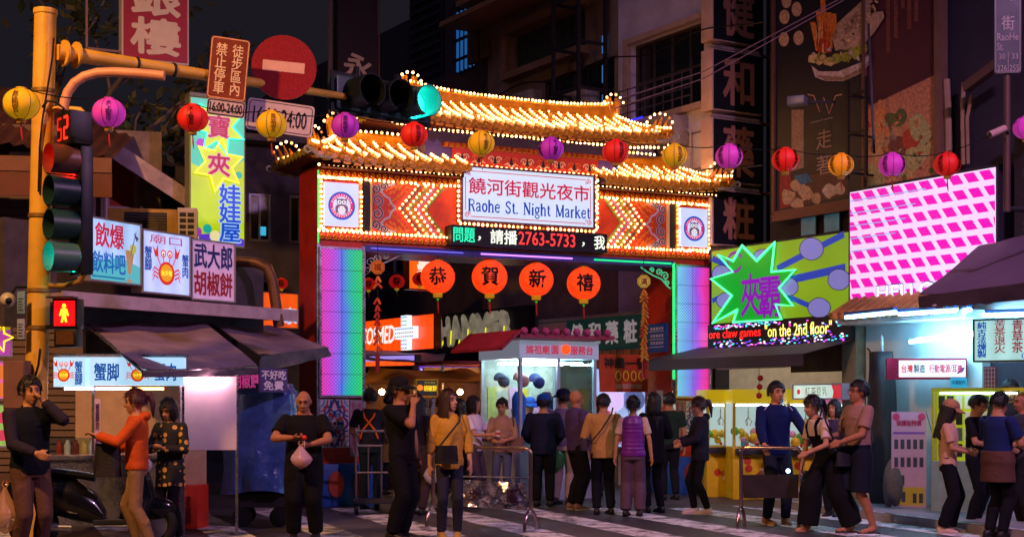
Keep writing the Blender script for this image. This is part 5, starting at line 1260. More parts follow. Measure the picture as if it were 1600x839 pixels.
# dark blade sign with one character
t, w, h = panel('blade_sign', 'dark tall hanging sign with one pale character behind the traffic signal', 'sign', 528, 590, -60, 124, 25, 25.4)
box(t, 'case', 0, w, 0, 0.2, 0, h, mat('#2c2228', 0.6, var=0.2)); text(t, '永', 0.10, w-0.10, 0.02, 0.50, -0.006, mat('#d8bfa8', 0.6), 0.03)
MB().tube([(-0.10, 0.1, -0.6), (-0.10, 0.1, h)], 0.05, 8).build('post', mat('#6a5a58', 0.6), t); MB().tube([(w+0.03, 0.0, -0.1), (w+0.03, 0.0, h)], 0.015, 6).build('edge_rod', mat('#6a3a34', 0.5), t)
# ================================================================== left-hand stalls
m_tarp = mat('#8c7684', 0.75, var=0.25, vs=3, bump=0.25, bs=14)
def sheet(parent, name, A, B, C, D_, m, nu=18, nv=10, sag=0.0, rip=0.0, seed=0, th=0.012):
    """cloth panel between four corners with sag and ripples; thickened"""
    r_ = random.Random(seed); ph = [r_.uniform(0, 6) for _ in range(6)]; A, B, C, D_ = map(Vector, (A, B, C, D_)); vs = []; fs = []
    nrm = (B-A).cross(D_-A).normalized()
    for i in range(nu+1):
        for j in range(nv+1):
            u, v = i/nu, j/nv; p = (A*(1-u)+B*u)*(1-v) + (D_*(1-u)+C*u)*v
            p = p - Vector((0, 0, sag*4*u*(1-u)*(0.3+0.7*v))) + nrm*rip*(math.sin(9*u+ph[0]+3*v)*0.6 + math.sin(21*u+ph[1]-5*v)*0.3 + math.sin(7*v+ph[2]+13*u)*0.4)
            vs.append(p)
    k = len(vs); vs += [p - nrm*th for p in vs]
    for i in range(nu):
        for j in range(nv):
            a = i*(nv+1)+j; q = (a, a+nv+1, a+nv+2, a+1); fs.append(q); fs.append(tuple(x+k for x in reversed(q)))
    return MB().add(vs, fs).build(name, m, parent, 'all')
aw = thing('stall_awning', 'wide grey tarpaulin awning over the stalls at the left', 'awning', (0, 0, 0))
sheet(aw, 'canvas', P(118, 492, 17.6), P(318, 505, 18.4), P(402, 572, 16.9), P(222, 578, 14.9), m_tarp, 20, 10, 0.05, 0.02, 1)
sheet(aw, 'valance', P(222, 578, 14.9), P(402, 572, 16.9), P(402, 585, 16.9), P(222, 589, 14.9), mat('#5a4e58', 0.7, var=0.3, vs=6, bump=0.2), 20, 3, 0.01, 0.012, 2)
MB().tube([P(118, 492, 17.6), P(222, 580, 14.9)], 0.018, 6).build('pole', m_steel, aw); MB().tube([P(222, 580, 14.9), P(402, 574, 16.9)], 0.016, 6).build('pole', m_steel, aw)
aw2 = thing('stall_awning', 'smaller grey tarpaulin awning reaching to the left gate pillar', 'awning', (0, 0, 0))
sheet(aw2, 'canvas', P(322, 498, 19.0), P(420, 510, 21.0), P(512, 542, 19.2), P(404, 556, 17.6), m_tarp, 16, 8, 0.03, 0.02, 3)
sheet(aw2, 'valance', P(404, 556, 17.6), P(512, 542, 19.2), P(518, 556, 19.2), P(404, 582, 17.6), mat('#5c5a60', 0.7, var=0.3, vs=6, bump=0.2), 16, 3, 0.0, 0.03, 5)
# crab leg stall: cart with lit fascia boxes
cs = thing('crab_stall', 'crab leg food stall with lit fascia signs and steel counter', 'stall', G(85, 15.6), R(6))
zf_ = lambda y, D=15.6: CH + (HZ-y)*D/F
b0 = box(cs, 'fascia_box', 0.0, 0.37, -0.02, 0.2, zf_(604), zf_(558), em('#b0dcf8', 0.95, 0.08)); b0.rotation_euler = (0, 0, R(-14))
crab(b0, 0.12, zf_(586), 0.24, -0.025); text(b0, '蟹腳', 0.25, 0.34, zf_(601), zf_(564), -0.025, em('#1450a8', 0.7), 0.03, True)
b1 = box(cs, 'fascia_box', 0.40, 1.42, -0.12, 0.1, zf_(602), zf_(558), em('#b0dcf8', 0.95, 0.08))
crab(b1, 0.92, zf_(586), 0.24, -0.125); text(b1, '蟹脚', 0.45, 0.72, zf_(595), zf_(567), -0.125, em('#1450a8', 0.7), 0.03); text(b1, '蟹肉', 1.10, 1.34, zf_(595), zf_(567), -0.125, em('#1450a8', 0.7), 0.03)
box(cs, 'fascia_frame', -0.02, 1.46, -0.02, 0.24, zf_(556), zf_(553), m_steel)
for k, (xa, xb, c) in enumerate(((0.12, 0.42, '#e8e0ff'), (0.45, 0.80, '#ffd8e8'), (0.72, 1.18, '#ff9a50'))): MB().tube([(xa, -0.05+0.05*k, zf_(607)), (xb, -0.05+0.05*k, zf_(607))], 0.014, 8).build('tube_lamp', em(c, 16.0), cs)
box(cs, 'back_wall', -0.05, 1.5, 1.4, 1.45, 0.4, 2.1, mat('#c09a78', 0.6, var=0.15)); 
box(cs, 'counter', -0.15, 1.25, -0.1, 0.6, 0.88, 0.93, m_steel, 0.008); box(cs, 'counter_front', -0.12, 1.22, -0.06, -0.03, 0.15, 0.88, m_steel); box(cs, 'counter_shelf', -0.12, 1.22, 0.0, 0.55, 0.45, 0.48, m_steel)
box(cs, 'sneeze_guard', -0.12, 0.42, -0.02, -0.008, 0.94, 1.12, glass('#d8e8f0'))
for xx in (-0.13, 0.42, 1.4): MB().bar((xx, 0.0, 0.93 if xx < 1.3 else 0.0), (xx, 0.0, zf_(603)), 0.03).build('post', m_steel, cs)
box(cs, 'price_strip', 0.44, 0.50, -0.03, -0.018, 0.96, 1.55, mat('#d8b0d8', 0.5)); text(cs, '蟹腳肉一份', 0.448, 0.492, 1.0, 1.5, -0.034, mat('#5a2a80', 0.5), 0.02, True)
for k in range(5): MB().lathe([(0.035, 0), (0.04, 0.1), (0.02, 0.13), (0.02, 0.16)], 10, Matrix.Translation((0.0+0.09*k, 0.25, 0.931))).build('sauce_bottle', mat(('#a83a1c', '#d8c8b0', '#7a3018', '#c8a040', '#b8b0a8')[k], 0.35), cs)
# white screen panels beside the stall, lit from the stall
sp_ = thing('screen_panel', 'large pale plastic screen board glowing pink beside the crab stall', 'screen', G(282, 16.0), R(4))
zs = lambda y: CH + (HZ-y)*16.0/F
box(sp_, 'board', 0, 0.63, 0, 0.03, zs(703), zs(588), mat('#ecdcdc', 0.5, var=0.06), 0.006)
MB().bar((0.0, 0.02, 0), (0.0, 0.02, zs(585)), 0.03).build('post', m_steel, sp_); MB().bar((0.63, 0.02, 0), (0.63, 0.02, zs(585)), 0.03).build('post', m_steel, sp_)
MB().tube([(0.02, -0.10, zs(592)), (0.55, -0.10, zs(592))], 0.016, 8).build('tube_lamp', em('#ffb8cc', 40.0), sp_)
tb = thing('folding_table', 'small white folding table behind the polka dot woman', 'table', G(303, 18.4), R(4))
box(tb, 'top', -0.2, 0.14, -0.2, 0.2, 0.87, 0.90, mat('#c0b8c8', 0.5), 0.006)
for a_, b_ in (((-0.18, -0.15), (0.08, 0.15)), ((0.10, -0.15), (-0.16, 0.15))): MB().bar((a_[0], a_[1], 0), (b_[0], b_[1], 0.87), 0.022).build('leg', m_steel, tb)
for xx in (-0.18, 0.10): MB().bar((xx, 0.17, 0), (xx, 0.17, 0.87), 0.022).build('leg', m_steel, tb)
# red crate-like box
rbx = thing('red_box', 'red cardboard box standing on the road beside the polka dot woman', 'box', G(296, 17.0), R(-12))
box(rbx, 'carton', -0.18, 0.17, -0.14, 0.18, 0, 0.52, mat('#c8321c', 0.6, var=0.15, bump=0.1), 0.012)
text(rbx, '金多蟹海鮮', 0.02, 0.09, 0.06, 0.40, -0.143, mat('#7a1410', 0.6), 0.02, True); text(rbx, '新鮮現做', -0.10, -0.03, 0.06, 0.40, -0.143, mat('#7a1410', 0.6), 0.02, True)
box(rbx, 'tape', -0.15, 0.14, -0.01, 0.03, 0.5205, 0.5225, mat('#d8a080', 0.4))
# tarpaulin covered cart
tc_ = thing('covered_cart', 'cart wrapped in a crumpled blue-grey tarpaulin behind the bald man', 'cart', G(365, 17.0), R(6))
mb = MB(); nu, nv = 40, 26; vs = []; fs = []; r_ = random.Random(9)
ph = [r_.uniform(0, 6) for _ in range(12)]
for j in range(nv+1):
    v = j/nv; z = 0.42 + 1.32*v
    for i in range(nu):
        a = 2*PI*i/nu; cx, cy = math.cos(a), math.sin(a); k = (abs(cx)**4 + abs(cy)**4)**-0.25
        fold = 0.035*math.sin(5*a+ph[0]+2.5*v) + 0.03*math.sin(11*a+ph[1]-4*v) + 0.02*math.sin(17*a+9*v+ph[2]) + 0.02*math.sin(8*v+3*a+ph[3])
        q = 1 + (1-v)*0.10 + 1.9*fold*(1.25-v) - (0.12 if v > 0.94 else 0)
        vs.append((0.32 + 0.41*k*cx*q, 0.35 + 0.38*k*cy*q, z + 0.03*math.sin(3*a+ph[4])*(1-v)))
for j in range(nv):
    for i in range(nu): i2 = (i+1) % nu; fs.append((j*nu+i, j*nu+i2, (j+1)*nu+i2, (j+1)*nu+i))
fs.append(tuple(nv*nu+i for i in range(nu)))
mb.add(vs, fs).build('tarpaulin', mat('#3c5a98', 0.22, var=0.3, vs=6, bump=0.9, bs=9, spec=0.7), tc_, 'all')
box(tc_, 'chassis', 0.02, 0.62, 0.05, 0.65, 0.24, 0.40, m_dark)
for xx in (0.1, 0.54):
    for yy in (0.08, 0.62): MB().lathe([(0.03, -0.02), (0.12, -0.02), (0.12, 0.02), (0.03, 0.02)], 16, Matrix.Translation((xx, yy, 0.12)) @ Matrix.Rotation(R(90), 4, 'X')).build('wheel', m_black, tc_)
# pepper bun boards
t, w, h = panel('bun_board', 'pink printed board reading pepper bun above the wrapped cart', 'sign', 362, 406, 578, 609, 16.8, 17.1)
box(t, 'board', 0, w, 0, 0.03, 0, h, mat('#2a2430', 0.5)); text(t, '胡椒餅', 0.01, w-0.01, 0.02, h-0.02, -0.004, em('#d84090', 0.5), 0.035)
t, w, h = panel('slogan_board', 'purple board with pale slogan characters beside the pink bun board', 'sign', 406, 449, 575, 612, 16.7, 17.0)
box(t, 'board', 0, w, 0, 0.03, 0, h, mat('#4a3a78', 0.5)); text(t, '不好吃', 0.02, w-0.02, h*0.52, h-0.02, -0.004, mat('#e0d8e8', 0.5), 0.035); text(t, '免費', 0.05, w-0.06, 0.02, h*0.48, -0.004, mat('#e0d8e8', 0.5), 0.035)
# brown duct pipe
tag(MB().tube([P(362, 408, 19.3), P(400, 410, 19.2), P(418, 418, 19.2), P(426, 440, 19.2), P(436, 510, 19.2)], [0.075]*5, 14).build('exhaust_duct', mat('#6a4a34', 0.5, metal=0.5, var=0.25)), 'brown metal exhaust duct bending down beside the left pillar', 'duct')
# pale block and orange sign fragments behind
t, w, h = panel('orange_shop_sign', 'orange lit shop sign partly hidden left of the left pillar', 'sign', 408, 466, 455, 512, 24, 24.5)
f = lbox(t, w, h, em('#ff5a10', 0.85)); text(t, '康', w*0.55, w*0.95, 0.08, h-0.25, -0.018, em('#b8d8ff', 0.9), 0.03)
t, w, h = panel('white_wall_box', 'plain off-white sign cabinet beside the exhaust duct', 'sign', 388, 412, 418, 486, 21.5, 21.8)
box(t, 'case', 0, w, 0, 0.3, 0, h, mat('#b8b0b4', 0.5), 0.01); box(t, 'door', 0.02, w-0.02, -0.008, -0.001, 0.02, h-0.02, mat('#c8c0c4', 0.5))
# signs at the far left edge
t, w, h = panel('star_sign', 'purple and yellow lit sign with a neon star at the left edge', 'sign', -60, 18, 494, 556, 16.0, 16.4)
f = lbox(t, w, h, em('#b848c0', 0.55, 0.4, 3)); pts = star(w*0.72, h*0.5, 0.17, 0.08, 5, 0.3); MB().tube([(p[0], -0.03, p[1]) for p in pts], 0.012, 6, closed=True).build('neon_star', em('#ffd020', 2.0), t)
MB().poly([(0.02, h*0.55), (w-0.02, h*0.7), (w-0.02, h-0.02), (0.02, h-0.02)], -0.014).build('sign_art', em('#c8b030', 0.5), f, smooth=False)
t, w, h = panel('menu_sign', 'pink and white lit menu board at the left edge below the star sign', 'sign', -60, 17, 562, 625, 15.9, 16.2)
f = lbox(t, w, h, em('#e86ab0', 0.6, 0.3, 4)); mb = MB()
for k in range(4): mb.m = k % 2; mb.box(0.05+0.26*(k % 2), 0.27+0.24*(k % 2), -0.015, -0.0125, 0.04+0.2*(k//2), 0.2+0.2*(k//2))
mb.build('menu_pictures', [em('#e8e8ff', 0.7), em('#e88030', 0.6)], f, smooth=False)
t, w, h = panel('menu_board', 'green and pink picture menu board standing at the left edge behind the man', 'sign', -60, 17, 630, 700, 15.9, 16.2)
f = lbox(t, w, h, em('#a8d870', 0.5, 0.5, 6)); mb = MB()
for k in range(6): mb.poly(circ(0.10+0.17*(k % 3), 0.14+0.2*(k//3), 0.065, 12), -0.014)
mb.build('menu_pictures', em('#e04868', 0.6), f, smooth=False)
# ================================================================== blade sign of four boxes
bs0 = P(1113, 62, 23.45); m_case = mat('#d8b8a8', 0.5, var=0.1); m_face = mat('#1c1e26', 0.5, var=0.15); m_brush = mat('#b47c64', 0.6, var=0.1)
blade = thing('blade_sign', 'stack of four dark sign boxes with brushed copper characters up the corner', 'sign', (bs0.x, bs0.y, 0), R(31))
zb = lambda y: CH + (HZ-y)*23.45/F
for (y1, y0, c) in ((-42, 62, '健'), (75, 171, '和'), (183, 283, '藥'), (295, 382, '粧')):
    b = box(blade, 'sign_box', 0, 1.07, 0.0, 0.30, zb(y0), zb(y1), m_case, 0.008)
    box(b, 'face', 0.025, 1.055, -0.012, -0.001, zb(y0)+0.02, zb(y1)-0.02, m_face); text(b, c, 0.21, 0.90, zb(y0)+0.10, zb(y1)-0.10, -0.016, m_brush, 0.03)
    mb = MB(); mb.tube([(0.5, 0.14, zb(y0)-0.12), (1.45, 0.14, zb(y0)-0.10)], 0.03, 8); mb.build('arm', m_wood, blade)
    if y0 != 62: MB().box(0.05, 1.05, 0.03, 0.12, zb(y1)+0.02, zb(y1)+0.07).build('rail', mat('#a89a98', 0.5), blade, smooth=False)
MB().bar((1.22, 0.2, zb(400)), (1.22, 0.2, zb(-60)), 0.07).build('post', mat('#5a4030', 0.6), blade); MB().bar((1.4, 0.2, zb(400)), (1.4, 0.2, zb(-60)), 0.05).build('post', mat('#3a3038', 0.6), blade)

# ================================================================== posters
def facade_panel(name, label, cat, p0, p1, ybl, ytl, off):
    """flat thing on the facade plane; returns thing, width, height, pixel mapper"""
    x0, z0 = fp(p0, ybl, off); x1, _ = fp(p1, ybl, off); _, z1 = fp(p0, ytl, off)
    t = thing(name, label, cat, fworld(x0, off, z0), FA)
    return t, x1-x0, z1-z0, lambda p, q: (fp(p, q, off)[0]-x0, fp(p, q, off)[1]-z0)
def blob(mp, x, y, rx, ry, n=16, seed=0, rough=0.12, rot=0.0):
    r_ = random.Random(seed); c, s_ = math.cos(rot), math.sin(rot); out = []
    for i in range(n):
        a = 2*PI*i/n; k = 1 + r_.uniform(-rough, rough); u, v = rx*k*math.cos(a), ry*k*math.sin(a); out.append(mp(x + u*c - v*s_, y - (u*s_ + v*c)))
    return out
t, w, h, mp = facade_panel('steak_poster', 'tall dark poster of fries and steak in a white bowl', 'poster', 1212, 1349, 331, -60, -0.2)
pf = box(t, 'sheet', 0, w, 0, 0.06, 0, h, mat('#1e1a22', 0.45, var=0.1)); mb = MB()
mb.box(-0.05, 0.0, -0.04, 0.08, -0.05, h); mb.box(w, w+0.04, -0.04, 0.08, -0.05, h); mb.box(-0.05, w+0.04, -0.04, 0.08, -0.16, -0.001); mb.build('frame', mat('#6a4a3a', 0.5, metal=0.3), t, smooth=False)
art = MB(); cols = ['#d8a080', '#d8782a', '#b83a1c', '#b89a74', '#a0a838', '#d8b878', '#9a7a5c', '#c8a27c', '#c8b4a0', '#5a3428', '#2a6a8a', '#8a1a20']
def A(mi, pts, lay): art.m = mi; art.poly(pts, -0.003 - 0.0006*lay)
for (x, y) in ((1226, 27), (1245, 15), (1225, 62), (1248, 60), (1229, 2)): A(7, blob(mp, x, y, 8, 11.5, 12, x, 0.03), 1)
A(8, [mp(*q) for q in ((1268, 103), (1280, 112), (1310, 112), (1345, 98), (1361, 82), (1361, 98), (1345, 115), (1318, 127), (1290, 127), (1274, 121))], 1)
for (xa, ya, xb, yb) in ((1279, 80, 1270, 35), (1286, 80, 1279, 18), (1292, 78, 1285, -6), (1297, 76, 1296, 20), (1304, 60, 1303, 22)): A(1, [mp(xa-4, ya), mp(xa+4, ya), mp(xb+4, yb), mp(xb-4, yb)], 2)
A(2, [mp(1274, 60), mp(1296, 64), mp(1300, 82), mp(1279, 84)], 3)
A(3, [mp(*q) for q in ((1300, 60), (1308, 38), (1325, 22), (1345, 4), (1362, -6), (1360, 30), (1340, 60), (1322, 76), (1306, 80))], 2)
A(6, [mp(*q) for q in ((1318, 40), (1340, 18), (1352, 14), (1335, 44), (1320, 56))], 3)
A(3, [mp(*q) for q in ((1316, 80), (1340, 50), (1366, 20), (1380, 18), (1382, 28), (1366, 52), (1344, 76))], 4)
A(7, [mp(*q) for q in ((1326, 72), (1350, 48), (1370, 30), (1374, 34), (1352, 58), (1334, 76))], 5)
for k, (x, y) in enumerate(((1272, 92), (1283, 94), (1296, 96), (1309, 92), (1322, 88), (1335, 84), (1346, 76))): A(4 if k > 2 else 5, blob(mp, x, y, 9, 8, 10, k, 0.3), 6)
rd = random.Random(77)
for k in range(46):
    u, v = rd.random(), rd.random(); x = 1312 + 58*u; y = 66 - 62*u + (v-0.5)*34*(1-0.4*u)
    A(rd.choice((6, 7, 9, 3, 5)), blob(mp, x, y, rd.uniform(1.5, 4), rd.uniform(1, 2.6), 7, k+200, 0.35, rd.uniform(0, 3)), 6 + k % 3)
for k in range(26): A(rd.choice((4, 5, 8, 4)), blob(mp, 1270+78*rd.random(), 97-16*rd.random()**2 - 6*rd.random(), rd.uniform(2, 5), rd.uniform(1.5, 3.5), 7, k+300, 0.4, rd.uniform(0, 3)), 7 + k % 3)
for k in range(12): A(rd.choice((1, 2, 5)), [mp(1276+2*k+dx, 80-rd.uniform(0, 50)+dy) for dx, dy in ((-1, 9), (1.2, 9), (1.2, -9), (-1, -9))], 4)
A(6, [mp(*q) for q in ((1277, 118), (1318, 121), (1350, 104), (1360, 92), (1360, 97), (1345, 114), (1318, 126), (1290, 126))], 2)
# W emblem strokes, panels, fried chicken
art.m = 0
art.strip([mp(*q) for q in ((1262, 148), (1272, 150), (1281, 175), (1287, 152), (1296, 178), (1306, 150), (1316, 148))], 0.018, -0.005)
A(6, [mp(1237, 172), mp(1256, 172), mp(1256, 262), mp(1237, 268)], 1)
A(11, [mp(1219, 262), mp(1236, 262), mp(1236, 322), mp(1219, 327)], 1); A(9, [mp(1236, 280), mp(1325, 262), mp(1325, 305), mp(1236, 325)], 2)
for k, (x, y, a_, b_) in enumerate(((1232, 308, 11, 12), (1247, 290, 12, 9), (1260, 302, 11, 13), (1246, 318, 11, 9), (1275, 310, 8, 9), (1296, 298, 12, 12), (1312, 296, 8, 10))): A(3 if k < 5 else 8, blob(mp, x, y, a_, b_, 12, k+40, 0.18), 3+k % 3)
A(10, [mp(1240, 275), mp(1262, 271), mp(1272, 284), mp(1252, 289)], 7)
art.build('print', [mat(c, 0.5, var=0.42, vs=22) for c in cols], pf, smooth=False)
a, b = mp(1267, 191), mp(1302, 183); text(pf, 'Walking Steak', a[0], b[0], a[1], b[1]-0.02, -0.006, mat('#b8a8a0', 0.5), 0.01)
a, b = mp(1276, 235), mp(1300, 200); text(pf, '走', a[0], b[0], a[1], b[1], -0.006, mat('#a08070', 0.5), 0.0); a, b = mp(1276, 275), mp(1300, 240); text(pf, '著', a[0], b[0], a[1], b[1], -0.006, mat('#a08070', 0.5), 0.0)
fl = thing('flood_light', 'grey floodlight on a bracket in front of the steak poster', 'lamp', P(1246, 160, 20.5), R(-30)); box(fl, 'housing', -0.13, 0.13, -0.1, 0.1, -0.05, 0.08, mat('#8a8a94', 0.4, metal=0.5), 0.02); MB().bar((0.1, 0.05, 0), (0.45, 0.35, 0.02), 0.03).build('bracket', m_dark, fl)
t, w, h, mp = facade_panel('food_poster', 'maroon and tan food poster right of the steak poster', 'poster', 1352, 1464, 318, -60, -0.17)
pf = box(t, 'sheet', 0, w, 0, 0.05, 0, h, mat('#4e2428', 0.5, var=0.15)); art = MB()
A(0, [mp(1352, 170), mp(1464, 116), mp(1464, 288), mp(1352, 318)], 1)
for k, (x, y, a_, b_, mi, rt) in enumerate(((1362, 190, 6, 26, 1, 0.1), (1374, 186, 6, 28, 1, -0.05), (1384, 190, 6, 24, 1, 0.1), (1392, 188, 9, 12, 4, 0.4), (1408, 184, 9, 15, 4, -0.3), (1392, 215, 14, 18, 3, 0), (1404, 228, 16, 16, 9, 0), (1424, 216, 14, 18, 2, -0.5), (1436, 200, 16, 22, 5, 0.3), (1368, 232, 12, 34, 3, 0.2), (1430, 240, 20, 40, 5, -0.5), (1385, 250, 12, 22, 7, 0.4), (1364, 280, 18, 26, 5, 0.5), (1356, 210, 6, 24, 2, 0))):
    A(mi, blob(mp, x, y, a_, b_, 14, k+70, 0.12, rt), 2+k % 5)
for k in range(60):
    x, y = 1354+108*rd.random(), 180+118*rd.random()
    if y < 318-0.28*(x-1352): A(rd.choice((1, 2, 3, 5, 7, 6, 4)), blob(mp, x, y, rd.uniform(2, 6), rd.uniform(1.5, 5), 8, k+400, 0.35, rd.uniform(0, 3)), 8 + k % 3)
for (x, yb_) in ((1388, 82), (1400, 60), (1411, 14), (1421, 46), (1432, 34)): A(9, [mp(x-3, -60), mp(x+3, -60), mp(x+3, yb_), mp(x-3, yb_)], 1)
cols2 = ['#c4865a', '#d88a4a', '#b8462c', '#c89a5c', '#5c6a34', '#b4b068', '#9a7a5c', '#8a5a3a', '#c8b4a0', '#7a4434']
art.build('print', [mat(c, 0.5, var=0.42, vs=20) for c in cols2], pf, smooth=False)
MB().box(w, w+0.10, -0.06, 0.10, -0.1, h).build('frame', mat('#7a5a4a', 0.5, metal=0.3), t, smooth=False); MB().box(-0.03, w+0.1, -0.06, 0.10, -0.2, -0.001).build('frame_sill', mat('#6a4a4a', 0.5, metal=0.3), t, smooth=False)
ts = thing('steel_brackets', 'thin black steel bracket frame standing off the food poster', 'frame', fworld(fp(1325, 300, -0.7)[0], -0.7, 0), FA); mb = MB(); z0 = fp(1330, 280, -0.7)[1]
for xx in (0.0, 0.35): mb.bar((xx, 0, z0), (xx, 0, z0+1.4), 0.035)
for k in range(3): mb.bar((0, 0, z0+0.1+0.55*k), (0.35, 0, z0+0.1+0.55*k), 0.03); mb.bar((0, 0, z0+0.1+0.55*k), (0, 0.5, z0+0.1+0.55*k), 0.03)
mb.bar((0.5, 0, z0+0.3), (0.2, 0.2, z0+2.2), 0.03); mb.build('bars', m_black, ts, smooth=False)
# awkward dark gap windows under the posters
t, w, h, mp = facade_panel('bathroom_window', 'pair of narrow teal lit windows under the steak poster', 'window', 1246, 1300, 372, 335, -0.02)
for k in range(2): b = box(t, 'frame', 0.1+0.5*k, 0.45+0.5*k, -0.03, 0.0, 0.0, h, m_dark); box(b, 'pane', 0.12+0.5*k, 0.43+0.5*k, -0.036, -0.031, 0.02, h-0.02, em('#3a6a78', 0.35, 0.4, 9))

# ================================================================== pink checked LED screen
t, w, h, mp = facade_panel('led_screen', 'large LED screen showing a bright pink and white checked pattern', 'screen', 1329, 1556, 480, 301, -0.35)
box(t, 'cabinet', -0.04, w+0.04, 0.0, 0.3, -0.04, h+0.04, mat('#2a2430', 0.5)); sc = box(t, 'screen', 0, w, -0.012, -0.001, 0, h, em('#f0d4fa', 0.92))
mb = MB(); nc, nr = 10, 8
for j in range(nr+1):
    for i in range(-4, nc+5):
        cx = w*(i+0.5)/nc + (nr/2-j)*0.0 + (j % 2)*0.0 + (j*0.30)*w/nc; cz = h*(1-(j+0.4)/nr)
        a_, b_, sk = w/nc*0.34, h/nr*0.31, w/nc*0.18
        q = [(cx-a_+sk, cz-b_), (cx+a_+sk, cz-b_), (cx+a_-sk, cz+b_), (cx-a_-sk, cz+b_)]
        q = [(min(max(x, 0.0), w), min(max(z, 0.0), h)) for x, z in q]
        if max(p[0] for p in q)-min(p[0] for p in q) < 0.02: continue
        mb.poly(q, -0.0145)
tag(mb.build('check_pattern', em('#e808b0', 1.0), sc, smooth=False), kind='stuff')
mb = MB()
for k in range(5): mb.box(0.0, w*(0.55-0.07*k), -0.0148, -0.0125, h*(0.92-0.11*k), h*(0.927-0.11*k))
mb.build('scan_lines', em('#50b8f0', 1.0), sc, smooth=False)
text(sc, 'HELLO', w*0.20, w*0.62, h*0.035, h*0.17, -0.017, em('#2a3a9a', 0.6), 0.06); text(sc, 'HELLO', w*0.205, w*0.615, h*0.045, h*0.16, -0.022, em('#f8f0ff', 1.1), 0.03)
# ================================================================== green claw game sign
t, w, h, mp = facade_panel('claw_game_sign', 'lit green sign with neon starburst and purple characters', 'sign', 1113, 1327, 506, 393, -0.30)
box(t, 'cabinet', -0.03, w+0.03, 0.0, 0.25, -0.03, h+0.03, mat('#20242a', 0.5)); f = box(t, 'face', 0, w, -0.012, -0.001, 0, h, em('#88b41c', 0.62, 0.18, 1.0))
mb = MB(); mb.m = 0
for (xa, ya, xb, yb, ww) in ((1215, 420, 1320, 366, 0.10), (1225, 440, 1322, 418, 0.12), (1215, 456, 1290, 488, 0.08), (1150, 420, 1114, 404, 0.10), (1140, 458, 1114, 470, 0.08)): mb.strip([mp(xa, ya), mp(xb, yb)], ww, -0.014)
for k, (x, y, a_, b_) in enumerate(((1269, 389, 18, 17), (1312, 437, 17, 16), (1281, 481, 17, 15), (1128, 428, 14, 13), (1232, 448, 16, 14), (1135, 470, 14, 12), (1195, 400, 16, 10))):
    mb.m = 2; mb.poly(blob(mp, x, y, a_+1.2, b_+1.2, 18, k, 0.02), -0.0148); mb.m = 1; mb.poly(blob(mp, x, y, a_, b_, 18, k, 0.02), -0.0156)
mb.build('sign_art', [em('#1848c8', 0.55), em('#8c8ce0', 0.55), em('#2a2a70', 0.3)], f, smooth=False)
sp = [(1115, 436), (1150, 425), (1126, 398), (1150, 408), (1164, 384), (1187, 408), (1215, 379), (1210, 425), (1247, 422), (1222, 450), (1244, 478), (1217, 476), (1226, 500), (1150, 504), (1157, 484), (1118, 505), (1148, 462)]
pts = [mp(*q) for q in sp]
sb_ = MB().poly(pts, -0.05, -0.018).build('starburst', em('#10b830', 0.6), t, smooth=False, fix=True)
MB().tube([(p[0], -0.062, p[1]) for p in pts], 0.022, 6, closed=True).build('neon_outline', em('#50ffa0', 2.2), sb_)
a, b = mp(1162, 498), mp(1192, 425); text(sb_, '夾', a[0], b[0], a[1]+0.02, b[1], -0.058, em('#9010c0', 0.7), 0.028); a, b = mp(1189, 500), mp(1224, 430); text(sb_, '霸', a[0], b[0], a[1]+0.02, b[1], -0.058, em('#9010c0', 0.7), 0.028)
cc = mp(1152, 410); MB().strip(circ(cc[0], cc[1], 0.17, 24, 1, 0.9, 0.4, 5.8), 0.05, -0.057).build('ring_emblem', em('#8a2ab0', 0.6), sb_, smooth=False)
# LED ticker under it
t, w, h, mp = facade_panel('led_ticker', 'LED ticker with red and yellow running text under the green sign', 'screen', 1106, 1330, 545, 508, -0.42)
tb_ = box(t, 'cabinet', 0, w, 0, 0.2, 0, h, mat('#221a26', 0.45)); 
text(tb_, 'ore claw games', w*0.01, w*0.40, h*0.30, h*0.78, -0.005, em('#ff2420', 1.6), 0.02); text(tb_, '"on the 2nd floor"', w*0.43, w*0.88, h*0.34, h*0.85, -0.005, em('#f8f070', 1.5), 0.02)
mb = MB(); r_ = random.Random(5)
for k in range(230):
    x = w*r_.uniform(0.05, 0.98); z = h*r_.choice((r_.uniform(0.05, 0.3), r_.uniform(0.05, 0.9) if x > w*0.55 else r_.uniform(0.8, 0.95))); mb.m = r_.randint(0, 3); s_ = 0.012; mb.box(x-s_*1.6, x+s_*1.6, -0.006, -0.001, z-s_*0.7, z+s_*0.7)
tag(mb.build('pixel_specks', [em('#ff50d0', 1.5), em('#50e8ff', 1.5), em('#f8f8ff', 1.6), em('#6a50ff', 1.4)], tb_, smooth=False), kind='stuff')
# awning of the claw shop
awn = thing('shop_awning', 'dark sloping shop awning under the LED ticker', 'awning', (0, 0, 0))
def fq(px, py, off): x, z = fp(px, py, off); return fworld(x, off, z)
m_awn = mat('#4c3a4a', 0.65, var=0.2, vs=3, bump=0.2, bs=12)
x0, zt = fp(1112, 548, -0.3); x1, _ = fp(1332, 548, -0.3); zt = 2.42; zl = 2.20
sheet(awn, 'canvas', fworld(x0-0.3, -0.3, zt), fworld(x1+0.1, -0.3, zt), fworld(x1+0.1, -1.35, zl), fworld(x0-0.3, -1.35, zl), m_awn, 20, 6, 0.02, 0.01, 11)
sheet(awn, 'valance', fworld(x0-0.3, -1.35, zl), fworld(x1+0.1, -1.35, zl), fworld(x1+0.1, -1.36, zl-0.17), fworld(x0-0.3, -1.36, zl-0.17), mat('#3a2e3c', 0.6, var=0.2), 20, 2, 0.0, 0.01, 12)
